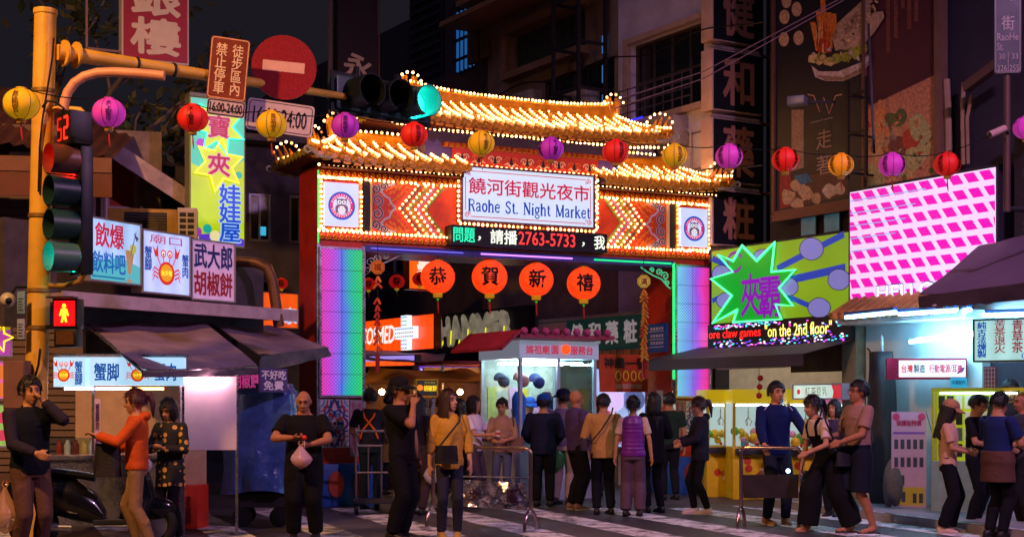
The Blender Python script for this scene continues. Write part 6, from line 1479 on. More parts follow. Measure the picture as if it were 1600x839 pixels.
# tubes along the eave
ef = thing('eave_tubes', 'row of bluish fluorescent tubes under the screen awning edge', 'lamp', (0, 0, 0))
for (a_, b_) in (((1322, 496), (1400, 488)), ((1405, 491), (1494, 485)), ((1500, 488), (1516, 484)), ((1520, 493), (1640, 489))):
    p, q = P(*a_, 18.6), P(*b_, 17.6); MB().tube([p, q], 0.022, 8).build('tube', em('#86d4ff', 45.0), ef); d = Vector((0, 0.03, 0.05)); MB().bar(p+d, q+d, 0.06, 0.04).build('batten', mat('#3a5a9a', 0.4), ef, smooth=False)
# upper right awning, cctv, street sign
aw3 = thing('shop_awning', 'purple-grey awning overlapping the lower corner of the checked screen', 'awning', (0, 0, 0))
sheet(aw3, 'canvas', P(1530, 385, 18.2), P(1680, 350, 16.6), P(1680, 432, 15.0), P(1436, 463, 16.8), mat('#5c4a62', 0.6, var=0.2, vs=3, bump=0.2), 20, 8, 0.03, 0.015, 21)
sheet(aw3, 'valance', P(1436, 463, 16.8), P(1680, 432, 15.0), P(1680, 462, 15.0), P(1436, 482, 16.8), mat('#3e2c3a', 0.6, var=0.2), 20, 2, 0, 0.015, 22)
for k in range(3): MB().ball(P(1466+38*k, 478-3*k, 16.6), 0.05, 8, 6, (1.5, 1, 0.6)).build('roof_tile_end', mat('#a88a9a', 0.5), aw3)
stp = thing('street_name_sign', 'dark street name sign with white lettering at the top right', 'sign', P(1575, 640, 16.0), R(-8))
zq = lambda y: (640-y)*16.0/F
MB().tube([(0, 0.06, zq(330)), (0, 0.06, zq(-60))], 0.04, 10).build('post', mat('#5a4038', 0.6, metal=0.3), stp); MB().tube([(0, 0.06, zq(325)), (0.9, 0.5, zq(325))], 0.03, 8).build('wall_bracket', m_dark, stp)
p_ = plate(stp, 'plate', -0.15, 0.145, zq(115), zq(-60), 0, mat('#0e161c', 0.5), (mat('#6a584a', 0.5), 0.012, 0.014))
wht = mat('#8a7a70', 0.5)
text(p_, '河', -0.07, 0.07, zq(2), zq(-22), -0.003, wht, 0.02); text(p_, '街', -0.07, 0.07, zq(48), zq(25), -0.003, wht, 0.02)
text(p_, 'RaoHe', -0.12, 0.115, zq(64), zq(52), -0.003, wht, 0.02); text(p_, 'St.', -0.12, -0.05, zq(79), zq(67), -0.003, wht, 0.02)
text(p_, '30', -0.10, -0.03, zq(93), zq(84), -0.003, wht, 0.02); text(p_, '33', 0.04, 0.11, zq(93), zq(84), -0.003, wht, 0.02); text(p_, '226', -0.12, -0.012, zq(112), zq(102), -0.003, wht, 0.02); text(p_, '255', 0.015, 0.12, zq(112), zq(102), -0.003, wht, 0.02)
MB().box(-0.001, 0.005, -0.003, -0.001, zq(112), zq(82)).build('divider', wht, p_, smooth=False)
cc_ = thing('cctv_camera', 'pale bullet security camera on the street sign post', 'camera', P(1556, 208, 15.9)); MB().tube([(-0.10, -0.08, -0.04), (0.10, 0.0, 0.05)], 0.042, 12).build('body', mat('#b08a80', 0.5), cc_); MB().lathe([(0.03, 0), (0.036, 0.01)], 12, Matrix.Translation((-0.105, -0.084, -0.042)) @ Matrix.Rotation(R(-75), 4, 'Y')).build('lens', m_black, cc_); MB().bar((0.1, 0, 0.05), (0.16, 0.06, 0.0), 0.03).build('mount', m_dark, cc_)
pd = thing('phone_number_panel', 'dark vertical panel with a faint phone number beside the checked screen', 'sign', fq(1585, 375, -0.4), FA)
box(pd, 'panel', 0, 0.42, 0, 0.06, 0, 1.5, mat('#241a2a', 0.5)); text(pd, '0918-775', 0.12, 0.26, 0.1, 1.4, -0.004, mat('#4a3a4a', 0.5), 0.01, True)
# dark conduit and arm clutter beside the poster
cdt = thing('conduit_bundle', 'bundle of pale conduits and fittings on the dark wall right of the posters', 'conduit', fq(1478, 240, -0.1), FA)
for k, (dx, hh, rr) in enumerate(((0.05, 1.0, 0.05), (0.30, 0.9, 0.03), (0.38, 0.7, 0.025))): MB().tube([(dx, 0, -0.2), (dx, -0.02, hh*0.6), (dx+0.05*k, -0.05, hh)], rr, 8).build('pipe', mat('#9a7a60', 0.5, var=0.2), cdt)
MB().bar((0.6, -0.3, 0.75), (1.5, -0.4, 1.05), 0.12).build('spar', mat('#5a4038', 0.6), cdt)

# ================================================================== phone shop signs and goods
t, w, h = panel('phone_sign', 'red framed lit sign for power banks and earphones on the white wall', 'sign', 1402, 1511, 563, 589, 18.9, 18.75)
box(t, 'case', -0.0, w, 0, 0.24, -0.03, h+0.03, mat('#b01c44', 0.45), 0.006); box(t, 'side_panel', -0.13, -0.003, 0.0, 0.24, -0.03, h+0.03, mat('#a01a40', 0.45))
f = box(t, 'face', 0.02, w-0.02, -0.012, -0.001, 0.0, h, em('#f0f4ff', 0.95))
text(f, '台灣', 0.05, 0.20, h*0.25, h*0.75, -0.015, em('#d83030', 0.7), 0.03); text(f, '製造', 0.21, 0.36, h*0.25, h*0.75, -0.015, em('#206878', 0.6), 0.03); text(f, '行動電源/耳機', 0.41, 0.84, h*0.25, h*0.75, -0.015, em('#c83868', 0.7), 0.03)
MB().poly([(w*0.84, h*0.15), (w*0.94, h*0.3), (w*0.97, h*0.6), (w*0.9, h*0.5)], -0.0155).build('sign_art', em('#404a90', 0.5), f, smooth=False)
t, w, h = panel('herbal_tea_sign', 'lit pale cyan herbal tea sign with blue and red characters at the right', 'sign', 1521, 1660, 499, 566, 16.6, 16.0)
f = lbox(t, w, h, em('#b4ecec', 0.8, 0.08), fr='#4a5a68')
text(f, '純古法煉製', 0.05, 0.16, 0.05, h-0.03, -0.016, em('#1458b8', 0.7), 0.04, True); text(f, '苦茶退火', 0.25, 0.38, 0.10, h-0.02, -0.016, em('#a83048', 0.6), 0.02, True); text(f, '青草茶', 0.45, 0.58, 0.10, h-0.02, -0.016, em('#a83048', 0.6), 0.02, True); text(f, '康健茶', 0.64, 0.76, 0.10, h-0.02, -0.016, em('#a83048', 0.6), 0.02, True)
text(f, '(', 0.56, 0.59, 0.03, 0.10, -0.016, em('#1458b8', 0.7), 0.04)
t, w, h = panel('price_card', 'small blue price card above the phone case display', 'sign', 1485, 1511, 590, 618, 18.7, 18.6)
b = box(t, 'card', 0, w, 0, 0.01, 0, h, em('#30a8d8', 0.5)); text(b, '手機配件', 0.02, w-0.02, h*0.62, h*0.85, -0.003, em('#104878', 0.4), 0.02); mb = MB(); 
for k in range(4): mb.m = k % 3; mb.poly(circ(0.03+0.05*k, 0.035, 0.026, 10), -0.0025-0.0003*k)
mb.build('card_art', [em('#e8d040', 0.6), em('#e84878', 0.6), em('#48c048', 0.6)], b, smooth=False)
gw = thing('red_lattice_window', 'narrow dark red lattice window on the white shop wall', 'window', P(1537, 611, 18.4), R(-30)); box(gw, 'frame', 0, 0.16, 0, 0.03, 0, 0.32, mat('#7a1c38', 0.5)); mb = MB()
for k in range(4): mb.box(0.015+0.04*k, 0.02+0.04*k, -0.008, -0.001, 0.01, 0.31)
for k in range(6): mb.box(0.01, 0.15, -0.0085, -0.001, 0.02+0.055*k, 0.026+0.055*k)
mb.build('lattice', mat('#b89aa8', 0.5), gw, smooth=False)
dc = thing('display_case', 'yellow framed display case of phone cases by the white wall', 'display', G(1455, 18.3), R(-24))
box(dc, 'base_cabinet', 0, 1.15, 0, 0.4, 0.0, 0.75, mat('#9ab0b8', 0.5, var=0.15)); box(dc, 'back_board', 0, 1.15, 0.36, 0.4, 0.751, 1.66, em('#c8d830', 0.35, base=0.9)); box(dc, 'top', 0, 1.15, 0.0, 0.4, 1.661, 1.70, mat('#c8c020', 0.4))
for k in range(4): MB().bar((0.02 if k % 2 == 0 else 1.13, 0.02 if k < 2 else 0.35, 0.75), (0.02 if k % 2 == 0 else 1.13, 0.02 if k < 2 else 0.35, 1.66), 0.03).build('post', mat('#d8d020', 0.4), dc)
r_ = random.Random(8)
for i in range(10):
    for j in range(4): box(dc, 'phone_case', 0.05+0.11*i, 0.13+0.11*i, 0.325, 0.345, 0.80+0.21*j, 0.97+0.21*j, mat(r_.choice(('#d8d8e0', '#202830', '#b0c0c8', '#e8e8f0', '#58687a')), 0.4, var=0.05))
MB().tube([(0.1, 0.1, 1.63), (1.05, 0.1, 1.63)], 0.012, 6).build('tube_lamp', em('#d8ffff', 14.0), dc)
bn = thing('banner_stand', 'tall narrow pink price banner stand with rows of phone cases', 'banner', G(1393, 18.9), R(-10)); zc = lambda y: CH + (HZ-y)*18.9/F
bw = 0.45; z0_, z1_ = zc(800), zc(643); b = box(bn, 'sheet', 0, bw, 0, 0.008, z0_, z1_, mat('#d8a4c8', 0.5, var=0.06)); mb = MB()
for k, n_ in enumerate((5, 5, 2, 2)):
    for i in range(n_): x = 0.035+0.082*i + (0.24 if k == 3 else 0); zz_ = z1_-0.50-0.24*k; mb.m = 0; mb.box(x, x+0.05, -0.004, -0.001, zz_, zz_+0.13)
mb.m = 1; mb.box(0.02, bw-0.02, -0.003, -0.001, z0_+0.10, z0_+0.34); mb.m = 0; mb.box(0.13, 0.18, -0.006, -0.0035, z0_+0.14, z0_+0.28); mb.m = 2; mb.box(0.02, bw-0.02, -0.003, -0.001, z1_-0.30, z1_-0.27); mb.box(0.0, bw, -0.003, -0.001, z0_, z0_+0.07); mb.m = 3; mb.poly(circ(0.06, z1_-0.07, 0.05, 12), -0.003); mb.poly(circ(bw-0.06, z1_-0.07, 0.05, 12), -0.003)
mb.build('print', [mat('#4a4a58', 0.4), mat('#d8b848', 0.5), mat('#8a58c0', 0.5), mat('#d84878', 0.5)], b, smooth=False); text(b, '保護貼特價', 0.06, bw-0.06, z1_-0.19, z1_-0.11, -0.003, mat('#c83060', 0.5), 0.03)
for a_, c_ in (((0, z1_), (bw*0.8, 0.3)), ((bw, z1_), (bw*0.2, 0.3))): MB().tube([(a_[0], 0.01, a_[1]), (bw/2, 0.25, 0.9), (c_[0], 0.45, 0.12)], 0.008, 5).build('pole', m_black, bn)
MB().tube([(bw, 0.02, z1_), (bw+0.18, 0.06, 0.75), (bw+0.2, 0.1, 0.12)], 0.007, 5).build('pole', mat('#2a8a9a', 0.4), bn); MB().ball((bw+0.15, 0.05, 0.74), 0.05, 8, 6).build('hub', m_dark, bn)
# tall dark bundle beside the phone shop wall
ub = thing('folded_parasol', 'tall folded dark parasol wrapped in cloth against the wall', 'parasol', G(1378, 19.6)); mb = MB(); n_ = 14; vs = []; fs = []
for j in range(12):
    z = 0.12 + 2.1*j/11
    for i in range(n_): a_ = 2*PI*i/n_; rr = (0.20-0.10*abs(j/11-0.35))*(1+0.25*math.sin(4*a_+j*0.4)); vs.append((rr*math.cos(a_), rr*math.sin(a_)*0.8, z))
for j in range(11):
    for i in range(n_): fs.append((j*n_+i, j*n_+(i+1) % n_, (j+1)*n_+(i+1) % n_, (j+1)*n_+i))
fs.append(tuple(11*n_+i for i in range(n_))); mb.add(vs, fs).build('cloth', mat('#383238', 0.6, var=0.3, bump=0.3), ub, 'all'); MB().tube([(0, 0, 0), (0, 0, 2.45)], 0.02, 8).build('pole', m_steel, ub)
sk = thing('grey_sack', 'slumped grey sack leaning at the foot of the folded parasol', 'sack', G(1398, 19.0)); MB().ball((0, 0, 0.38), 0.38, 14, 10, (0.42, 0.4, 1.05)).build('cloth', mat('#6a6268', 0.7, var=0.3, bump=0.6, bs=8), sk, 'all')
# claw machines
def claw_machine(loc, rz, label, body, seed, wd=0.62, hh=1.72):
    t = thing('claw_machine', label, 'claw machine', loc, rz, 'claw machines in the shop'); r_ = random.Random(seed); mb_ = mat(body, 0.4, var=0.15)
    box(t, 'base', -wd/2, wd/2, 0, 0.65, 0.0, 0.82, mb_, 0.015); box(t, 'header', -wd/2, wd/2, 0, 0.65, hh-0.22, hh, em(body, 0.5), 0.015); box(t, 'back', -wd/2+0.02, wd/2-0.02, 0.58, 0.64, 0.821, hh-0.221, em('#c8e8f0', 0.5))
    for xx in (-wd/2+0.02, wd/2-0.02):
        for yy in (0.02, 0.62): MB().bar((xx, yy, 0.82), (xx, yy, hh-0.22), 0.04).build('post', mb_, t, smooth=False)
    box(t, 'glass', -wd/2+0.04, wd/2-0.04, 0.004, 0.010, 0.82, hh-0.22, glass())
    MB().tube([(-wd/2+0.06, 0.06, hh-0.25), (wd/2-0.06, 0.06, hh-0.25)], 0.012, 6).build('tube_lamp', em('#f0fff0', 9.0), t)
    for k in range(12): MB().ball((r_.uniform(-wd/2+0.1, wd/2-0.1), r_.uniform(0.12, 0.5), 0.86+r_.uniform(0, 0.2)), r_.uniform(0.05, 0.08), 8, 6).build('prize', mat(r_.choice(('#e8e8f0', '#d83040', '#40a0e0', '#f0d040', '#d0a0d0', '#60c060')), 0.6), t)
    mb = MB(); mb.tube([(0, 0.3, hh-0.22), (0, 0.3, 1.28)], 0.008, 6)
    for a_ in (0, 2.1, 4.2): mb.tube([(0, 0.3, 1.28), (0.06*math.cos(a_), 0.3+0.06*math.sin(a_), 1.22), (0.03*math.cos(a_), 0.3+0.03*math.sin(a_), 1.15)], 0.008, 5)
    mb.build('claw', m_steel, t); box(t, 'control_panel', -wd/2+0.03, wd/2-0.03, -0.12, -0.001, 0.70, 0.80, mat('#2a2a34', 0.4), 0.01); MB().ball((-0.1, -0.07, 0.86), 0.025, 8, 6).build('joystick_knob', mat('#d82020', 0.3), t)
    for k in range(6): cx, cz = r_.uniform(-wd/2+0.1, wd/2-0.1), r_.uniform(0.12, 0.62); MB().poly(circ(cx, cz, 0.06, 12), -0.004).build('decal', mat(r_.choice(('#a86a1c', '#e8e0d0', '#c04028')), 0.4), t, smooth=False)
    return t
claw_machine(G(1134, 22.6), R(8), 'yellow claw machine right beside the right gate pillar', '#d8b818', 1); claw_machine(G(1176, 22.0), R(4), 'yellow claw machine second from the gate pillar', '#d8b818', 2)
claw_machine(G(1262, 21.4), R(-6), 'yellow claw machine behind the woman in dark overalls', '#e0c020', 3); claw_machine(G(1318, 20.9), R(-10), 'pink and yellow lit claw machine beside the tan shirt man', '#e070a0', 4); claw_machine(G(1222, 22.4), R(-2), 'blue claw machine behind the man in track jacket', '#3a70c0', 5)
t, w, h = panel('shop_light_box', 'white and red lit shop sign hanging inside the claw game shop', 'sign', 1240, 1318, 600, 624, 20.6, 19.6)
f = lbox(t, w, h, em('#d0e8d8', 0.85)); text(f, '紅茶豆乳', w*0.26, w*0.70, h*0.25, h*0.8, -0.016, em('#6a5a40', 0.4), 0.0); MB().poly([(w*0.80, 0.02), (w-0.02, 0.02), (w-0.02, h-0.02), (w*0.78, h-0.02), (w*0.82, h*0.5)], -0.014).build('red_patch', em('#e02030', 0.7), f, smooth=False); MB().poly(circ(w*0.12, h*0.5, 0.04, 12), -0.014).build('round_mark', em('#e03040', 0.7), f, smooth=False)
ch_ = thing('red_charm', 'string of red ball charms hanging in front of the claw shop', 'decoration', P(1186, 620, 21.0))
for k in range(3): MB().ball((0.01*k, 0, 0.02+0.13*k), 0.045, 10, 8).build('ball', mat('#b01418', 0.4), ch_)
MB().tube([(0, 0, 0), (0, 0, 0.6)], 0.004, 4).build('cord', m_black, ch_)

# ================================================================== seen through the gate
t, w, h, mp = facade_panel('pharmacy_sign', 'bright orange lit pharmacy sign with white lettering and cross', 'sign', 556, 680, 554, 503, -0.9)
f = lbox(t, w, h, em('#ff4a08', 1.15, 0.05), fr='#8a3a18')
a, b = mp(564, 540), mp(624, 508); text(f, 'COSMED', a[0], b[0]-0.22, a[1], b[1]+0.02, -0.016, em('#fff0e8', 1.1), 0.03, shear=0.12)
c = mp(640, 520); wv = w*0.115; mb = MB(); mb.box(c[0]-wv*0.33, c[0]+wv*0.33, -0.14, -0.02, c[1]-0.38, c[1]+0.38); mb.box(c[0]-wv, c[0]-wv*0.331, -0.14, -0.02, c[1]-0.13, c[1]+0.13); mb.box(c[0]+wv*0.331, c[0]+wv, -0.14, -0.02, c[1]-0.13, c[1]+0.13); cr = mb.build('cross', em('#e8f4ff', 1.1), f, smooth=False)
mb = MB(); r_ = random.Random(3)
for i in range(-4, 5):
    for j in range(-4, 5):
        if abs(i) <= 1 or abs(j) <= 1: mb.m = r_.randint(0, 2); mb.box(c[0]+i*wv*0.22-0.03, c[0]+i*wv*0.22+0.03, -0.146, -0.141, c[1]+j*0.085-0.012, c[1]+j*0.085+0.012)
tag(mb.build('led_dots', [em('#20a070', 0.8), em('#e05030', 0.8), em('#4060d0', 0.8)], cr, smooth=False), kind='stuff')
t, w, h = panel('orange_blade_sign', 'orange lit hanging sign with one white character behind the first big lantern', 'sign', 637, 690, 397, 452, 27, 27.5)
f = lbox(t, w, h, em('#ff5c10', 1.1), fr='#8a3a18'); text(f, '美', w*0.25, w*0.78, h*0.45, h*1.0-0.04, -0.016, em('#ffe8d8', 1.0), 0.05)
t, w, h, mp = facade_panel('letter_sign', 'dark sign with chunky slanting pale letters trimmed in yellow neon', 'sign', 684, 826, 552, 492, -0.7)
f = box(t, 'board', 0, w, 0, 0.15, 0, h, mat('#1c1a20', 0.6, var=0.2)); mb = MB(); put_text(mb, 'HAMMER', 0.15, w-0.45, h*0.14, h*0.94, -0.05, 0.15, False, -0.12)
mb.build('lettering', em('#b4a68c', 0.32, 0.5, 5), f, smooth=False); mb = MB()  # no lamp on the letters; their light is weak emission
for k in range(9): x = 0.35+(w-0.8)*k/8; mb.tube([(x, -0.08, h*0.2), (x+0.03, -0.08, h*(0.3+0.25*(k % 2)))], 0.014, 5)
mb.build('neon_strokes', em('#e8e020', 1.2), f)
t, w, h, mp = facade_panel('drugstore_sign', 'long green drugstore fascia sign with white brush characters', 'sign', 842, 1004, 552, 505, -0.55)
f = box(t, 'board', 0, w, 0, 0.12, 0, h, em('#14504a', 0.14, 0.3, 2)); a = mp(886, 520)[0]  # faint emission stands in for light on the unlit board
box(t, 'white_end', 0.0, a, -0.02, -0.001, 0.02, h-0.02, mat('#c0a8a4', 0.5)); text(t, '健康生活', 0.12, a-0.12, h*0.2, h*0.72, -0.024, mat('#b83030', 0.5), 0.05)
for k, c in enumerate('健和藥粧'): x = a + (w-a)*(0.06+0.235*k); text(f, c, x, x+(w-a)*0.17, h*0.16, h*0.88, -0.004, em('#d0c4c8', 0.30), 0.035)  # light on the characters put in as weak emission
box(t, 'edge_strip', 0, w, -0.01, 0.12, h+0.002, h+0.06, mat('#9aa0a0', 0.5)); 
for k in range(12): box(t, 'scallop', w*0.35+0.22*k, w*0.35+0.20+0.22*k, -0.1, 0.1, -0.34, -0.02, mat('#7a4a2c', 0.6, var=0.3))
# ---- temple service booth
bo = thing('service_booth', 'glazed white temple service booth with pink tiled roof under the gate', 'booth', (0.118, 21.6, 0), R(30)); bw, bd = 1.41, 1.27
m_bw = mat('#b4b8c4', 0.4, metal=0.2, var=0.1); zt_ = 2.19
box(bo, 'base', 0, bw, 0, bd, 0, 0.92, m_bw, 0.01); box(bo, 'counter_top', -0.05, bw+0.05, -0.12, bd, 0.921, 0.955, m_steel)
for xx in (0.0, bw*0.5-0.02, bw-0.05):
    for yy in (0.0, bd-0.05): box(bo, 'post', xx, xx+0.05, yy, yy+0.05, 0.956, zt_, m_bw)
box(bo, 'sign_band', -0.02, bw+0.02, -0.03, bd, zt_, 2.47, em('#b0b8cc', 0.30, base=0.9)); text(bo, '媽祖廟', 0.09, 0.52, zt_+0.07, zt_+0.21, -0.034, em('#c82048', 0.6), 0.03); text(bo, '園', 0.55, 0.68, zt_+0.07, zt_+0.21, -0.034, em('#c82048', 0.6), 0.03); text(bo, '服務台', 0.90, 1.32, zt_+0.07, zt_+0.21, -0.034, em('#c82048', 0.6), 0.03)
MB().ball((0.80, -0.06, zt_+0.15), 0.075, 14, 10).build('warning_lamp', em('#ff4a10', 1.5), bo)
box(bo, 'glass_front', 0.05, bw*0.5-0.02, 0.015, 0.022, 0.956, zt_, glass()); box(bo, 'glass_front', bw*0.5+0.03, bw-0.05, 0.018, 0.025, 0.956, zt_, glass('#d8f0f0')); box(bo, 'glass_side', 0.015, 0.022, 0.05, bd-0.05, 0.956, zt_, glass()); box(bo, 'glass_side', bw-0.025, bw-0.018, 0.05, bd-0.05, 0.956, zt_, glass())
box(bo, 'back_panel', 0.05, bw-0.05, bd-0.03, bd-0.01, 0.956, zt_, mat('#b8c0b0', 0.6, var=0.3, vs=5))
for k in range(2): MB().tube([(0.10, 0.25+0.6*k, zt_-0.06), (bw-0.1, 0.25+0.6*k, zt_-0.06)], 0.018, 8).build('tube_lamp', em('#d0f6ff', 48.0), bo)
rf = box(bo, 'roof', -0.12, bw+0.2, -0.22, bd+0.15, 2.50, 2.56, mat('#a8344c', 0.5))
for k in range(9): MB().ball((-0.05+0.19*k, -0.22, 2.60), 0.06, 10, 8).build('tile_end', mat('#c84a78', 0.4), rf)
MB().add([(-0.12, -0.25, 2.62), (-0.12, bd+0.15, 2.62), (-0.45, bd+0.15, 2.34), (-0.45, -0.25, 2.34), (-0.12, -0.25, 2.58), (-0.12, bd+0.15, 2.58), (-0.45, bd+0.15, 2.30), (-0.45, -0.25, 2.30)], [(0, 1, 2, 3), (7, 6, 5, 4), (0, 3, 7, 4), (2, 6, 7, 3)]).build('side_roof', mat('#a02c44', 0.5, var=0.2), bo, smooth=False)
r_ = random.Random(12)
for k in range(6): box(bo, 'poster', 0.12+0.2*k, 0.28+0.2*k, bd-0.05, bd-0.032, 1.1+r_.uniform(0, .3), 1.5+r_.uniform(0, .4), mat(r_.choice(('#c8b430', '#d8d0b0', '#b8c870', '#d8a8c8')), 0.6))
def cap_mesh(mb, M, r=0.10):
    prof = [(r*1.0, 0.0), (r*0.98, r*0.35), (r*0.8, r*0.75), (r*0.4, r*0.98), (0.001, r*1.02)]
    mb.lathe(prof, 14, M, caps=False); vs = []; n = 10
    for i in range(n+1):
        a = -PI*0.5 - 1.05 + 2.1*i/n; vs += [M @ Vector((r*0.97*math.cos(a), r*0.97*math.sin(a), 0.01)), M @ Vector((r*1.75*math.cos(a)*0.8, r*1.75*math.sin(a), -0.02-0.015*abs(i-n/2)/n)), M @ Vector((r*0.97*math.cos(a), r*0.97*math.sin(a), -0.005)), M @ Vector((r*1.75*math.cos(a)*0.8, r*1.75*math.sin(a), -0.032-0.015*abs(i-n/2)/n))]
    mb.add(vs, [(4*i, 4*i+1, 4*i+5, 4*i+4) for i in range(n)] + [(4*i+2, 4*i+6, 4*i+7, 4*i+3) for i in range(n)] + [(4*i+1, 4*i+3, 4*i+7, 4*i+5) for i in range(n)])
for (lb, x, y, z, c) in (('navy cap hanging behind the glass front of the booth', 0.42, 0.15, 1.82, '#1c3a78'), ('pinkish cap hanging behind the glass front of the booth', 0.16, 0.18, 1.84, '#b88a80'), ('grey cap hanging inside the left side of the booth', -0.005+0.14, 0.75, 1.84, '#2c3c58')):
    mb = MB(); cap_mesh(mb, Matrix.Translation((x, y, z)) @ Matrix.Rotation(R(70), 4, 'X') @ Matrix.Rotation(R(200), 4, 'Z')); o = mb.build('sun_hat', mat(c, 0.7), None); o.matrix_world = bo.matrix_basis.copy(); tag(o, lb, 'cap', 'caps on display in the booth')
for (lb, x, c) in (('blue festival vest hanging inside the booth on the left', 0.12, '#1468d8'), ('dark blue vest hanging by the middle post of the booth', 0.62, '#14305c')):
    mb = MB(); sh = [(-0.10, 0), (0.10, 0), (0.11, 0.4), (0.05, 0.5), (-0.05, 0.5), (-0.11, 0.4)]; mb.poly([(x+a, 1.18+b) for a, b in sh], 0.2, 0.26); o = mb.build('hanging_vest', mat(c, 0.7, var=0.2), None, smooth=False, fix=True); o.matrix_world = bo.matrix_basis.copy(); tag(o, lb, 'vest', 'vests in the booth')
# red banner beside the booth and round lamps
t, w, h = panel('coin_banner', 'orange-red cloth banner with dark characters and gold coins beside the booth', 'banner', 937, 1012, 553, 612, 23.4, 23.9)
b = sheet(t, 'cloth', (0, 0, 0), (w, 0, 0), (w, 0, h), (0, 0, h), mat('#c8421c', 0.7, var=0.2), 14, 8, 0.0, 0.012, 30); text(b, '神農一號', 0.06, w-0.04, h*0.62, h*0.92, -0.03, mat('#2a1810', 0.6), 0.03)
mb = MB()
for k in range(4): mb.strip(circ(w*(0.36+0.16*k), h*0.43, 0.065, 16, 0.8, 1.2), 0.025, -0.03, True)
mb.build('coin_print', mat('#e8b830', 0.5), b, smooth=False); text(b, '滿額即贈', w*0.3, w*0.85, h*0.08, h*0.22, -0.03, mat('#d8a890', 0.5), 0.02)
for k, (px, lb) in enumerate(((958, 'glowing white globe lamp below the left half of the coin banner'), (990, 'bluish globe lamp below the right half of the coin banner'))):
    tag(MB().ball(P(px, 625, 24.6), 0.20, 16, 12).build('globe_lamp', em('#e8c8ff' if k == 0 else '#8898e0', 0.9 if k == 0 else 0.4), None, 'all'), lb, 'lamp', 'globe lamps under the banner')
# ---- stalls inside the street
ys = thing('yellow_stall', 'pepper bun stall with yellow canvas roof inside the gate', 'stall', G(565, 25.0), R(10)); zy = lambda y: CH + (HZ-y)*25/F
sheet(ys, 'canvas_roof', (0.0, -0.6, zy(600)), (2.4, -0.9, zy(596)), (2.0, 0.9, zy(574)), (0.2, 0.9, zy(572)), mat('#c88a20', 0.6, var=0.2), 14, 6, 0.03, 0.02, 40)
for k, xx in enumerate((0.1, 1.2, 2.2)): MB().tube([(xx, -0.5, 0), (xx, -0.5, zy(600))], 0.02, 6).build('post', m_steel, ys)
box(ys, 'counter', 0.1, 2.2, -0.4, 0.3, 0.0, 0.95, mat('#8a6a40', 0.5, var=0.2), 0.01); box(ys, 'back_cloth', 0.0, 2.3, 0.95, 1.0, 0.3, zy(580), mat('#6a4a30', 0.7, var=0.35, vs=3))
for k in range(3): MB().ball((0.35+0.7*k, -0.1, zy(612)), 0.05, 10, 8).build('bulb', em((1.0, 0.55, 0.22), 130.0), ys)
for k in range(4): MB().lathe([(0.10, 0.0), (0.11, 0.25), (0.12, 0.27), (0.10, 0.3)], 14, Matrix.Translation((0.3+0.42*k, 0.0, 0.951))).build('steam_pot', m_steel, ys)
t, w, h = panel('bun_menu_box', 'black lit sign with yellow pepper bun characters hanging in the yellow stall', 'sign', 649, 684, 592, 620, 22.8, 22.9)
f = lbox(t, w, h, em('#303028', 0.4), fr='#c8a020'); text(f, '胡椒餅', w*0.36, w*0.95, h*0.32, h*0.66, -0.016, em('#f0d020', 1.0), 0.04); MB().poly(circ(w*0.2, h*0.52, 0.05, 14), -0.015).build('bun_mark', em('#f08020', 1.0), f, smooth=False); text(f, '百年傳統', w*0.4, w*0.9, h*0.74, h*0.86, -0.016, em('#b0a040', 0.7), 0.0)
t, w, h = panel('violet_sign', 'violet lit sign with a pale figure pattern above the yellow stall', 'sign', 652, 748, 570, 588, 28, 29)
f = lbox(t, w, h, em('#6a3ae0', 0.8)); mb = MB()
for k in range(5): mb.poly([(0.1+0.24*k, 0.03), (0.2+0.24*k, 0.03), (0.24+0.24*k, h-0.04), (0.16+0.24*k, h*0.6), (0.06+0.24*k, h-0.06)], -0.014)
mb.build('sign_art', em('#d8c8ff', 0.9), f, smooth=False)
t, w, h = panel('long_light_strip', 'long pink and orange lit shop fascia behind the yellow stall', 'sign', 562, 650, 556, 574, 30, 29)
f = lbox(t, w, h, em('#ff5a1c', 1.1)); box(t, 'upper_strip', 0.02, w-0.02, -0.03, -0.013, h*0.5, h-0.02, em('#b89aff', 0.8))
ck = thing('street_canopy', 'pale lilac canopy over the shops beyond the pharmacy sign', 'awning', (0, 0, 0)); sheet(ck, 'canvas', P(560, 548, 33), P(700, 545, 31), P(690, 568, 28.5), P(560, 560, 29), mat('#8a7a98', 0.7, var=0.2), 12, 5, 0.02, 0.02, 44)
# steel columns of the stall hood
hd = thing('steam_flue', 'bright steel steam flue pipes under the yellow stall sign', 'flue', G(667, 23.2))
for k in range(3): MB().tube([(-0.12+0.1*k, 0, 0.8), (-0.12+0.1*k, 0, CH+0.08)], 0.045, 10).build('pipe', m_steel, hd)

# lit shop front further in, and a stall added to brighten the street
t, w, h, mp = facade_panel('lit_shop_front', 'cold lit shop front glowing between the booth and the right pillar', 'shop front', 930, 1012, 700, 560, -0.25)
box(t, 'frame', 0, w, 0, 0.08, 0, h, mat('#5a5a64', 0.4, metal=0.4))
for k in range(3):
    f = box(t, 'pane', 0.04+(w-0.08)*k/3+0.02, 0.04+(w-0.08)*(k+1)/3-0.02, -0.012, -0.001, 0.05, h-0.05, em('#a8c4ff', 0.8, 0.35, 3)); r_ = random.Random(k+60)
    mb = MB()
    for j in range(10): x = 0.08+(w-0.2)*k/3+r_.uniform(0, (w-0.5)/3); z = 0.1+0.18*(j % 5); mb.m = r_.randint(0, 2); mb.box(x, x+0.10, -0.02, -0.013, z, z+0.12)
    tag(mb.build('shelf_goods', [em('#e86890', 0.5), em('#f0e8e0', 0.6), em('#4878c0', 0.4)], f, smooth=False), kind='stuff')
st2 = thing('added_food_stall', 'added warm lit food stall deep inside the gate left of the booth', 'stall', G(690, 26.0), R(20))
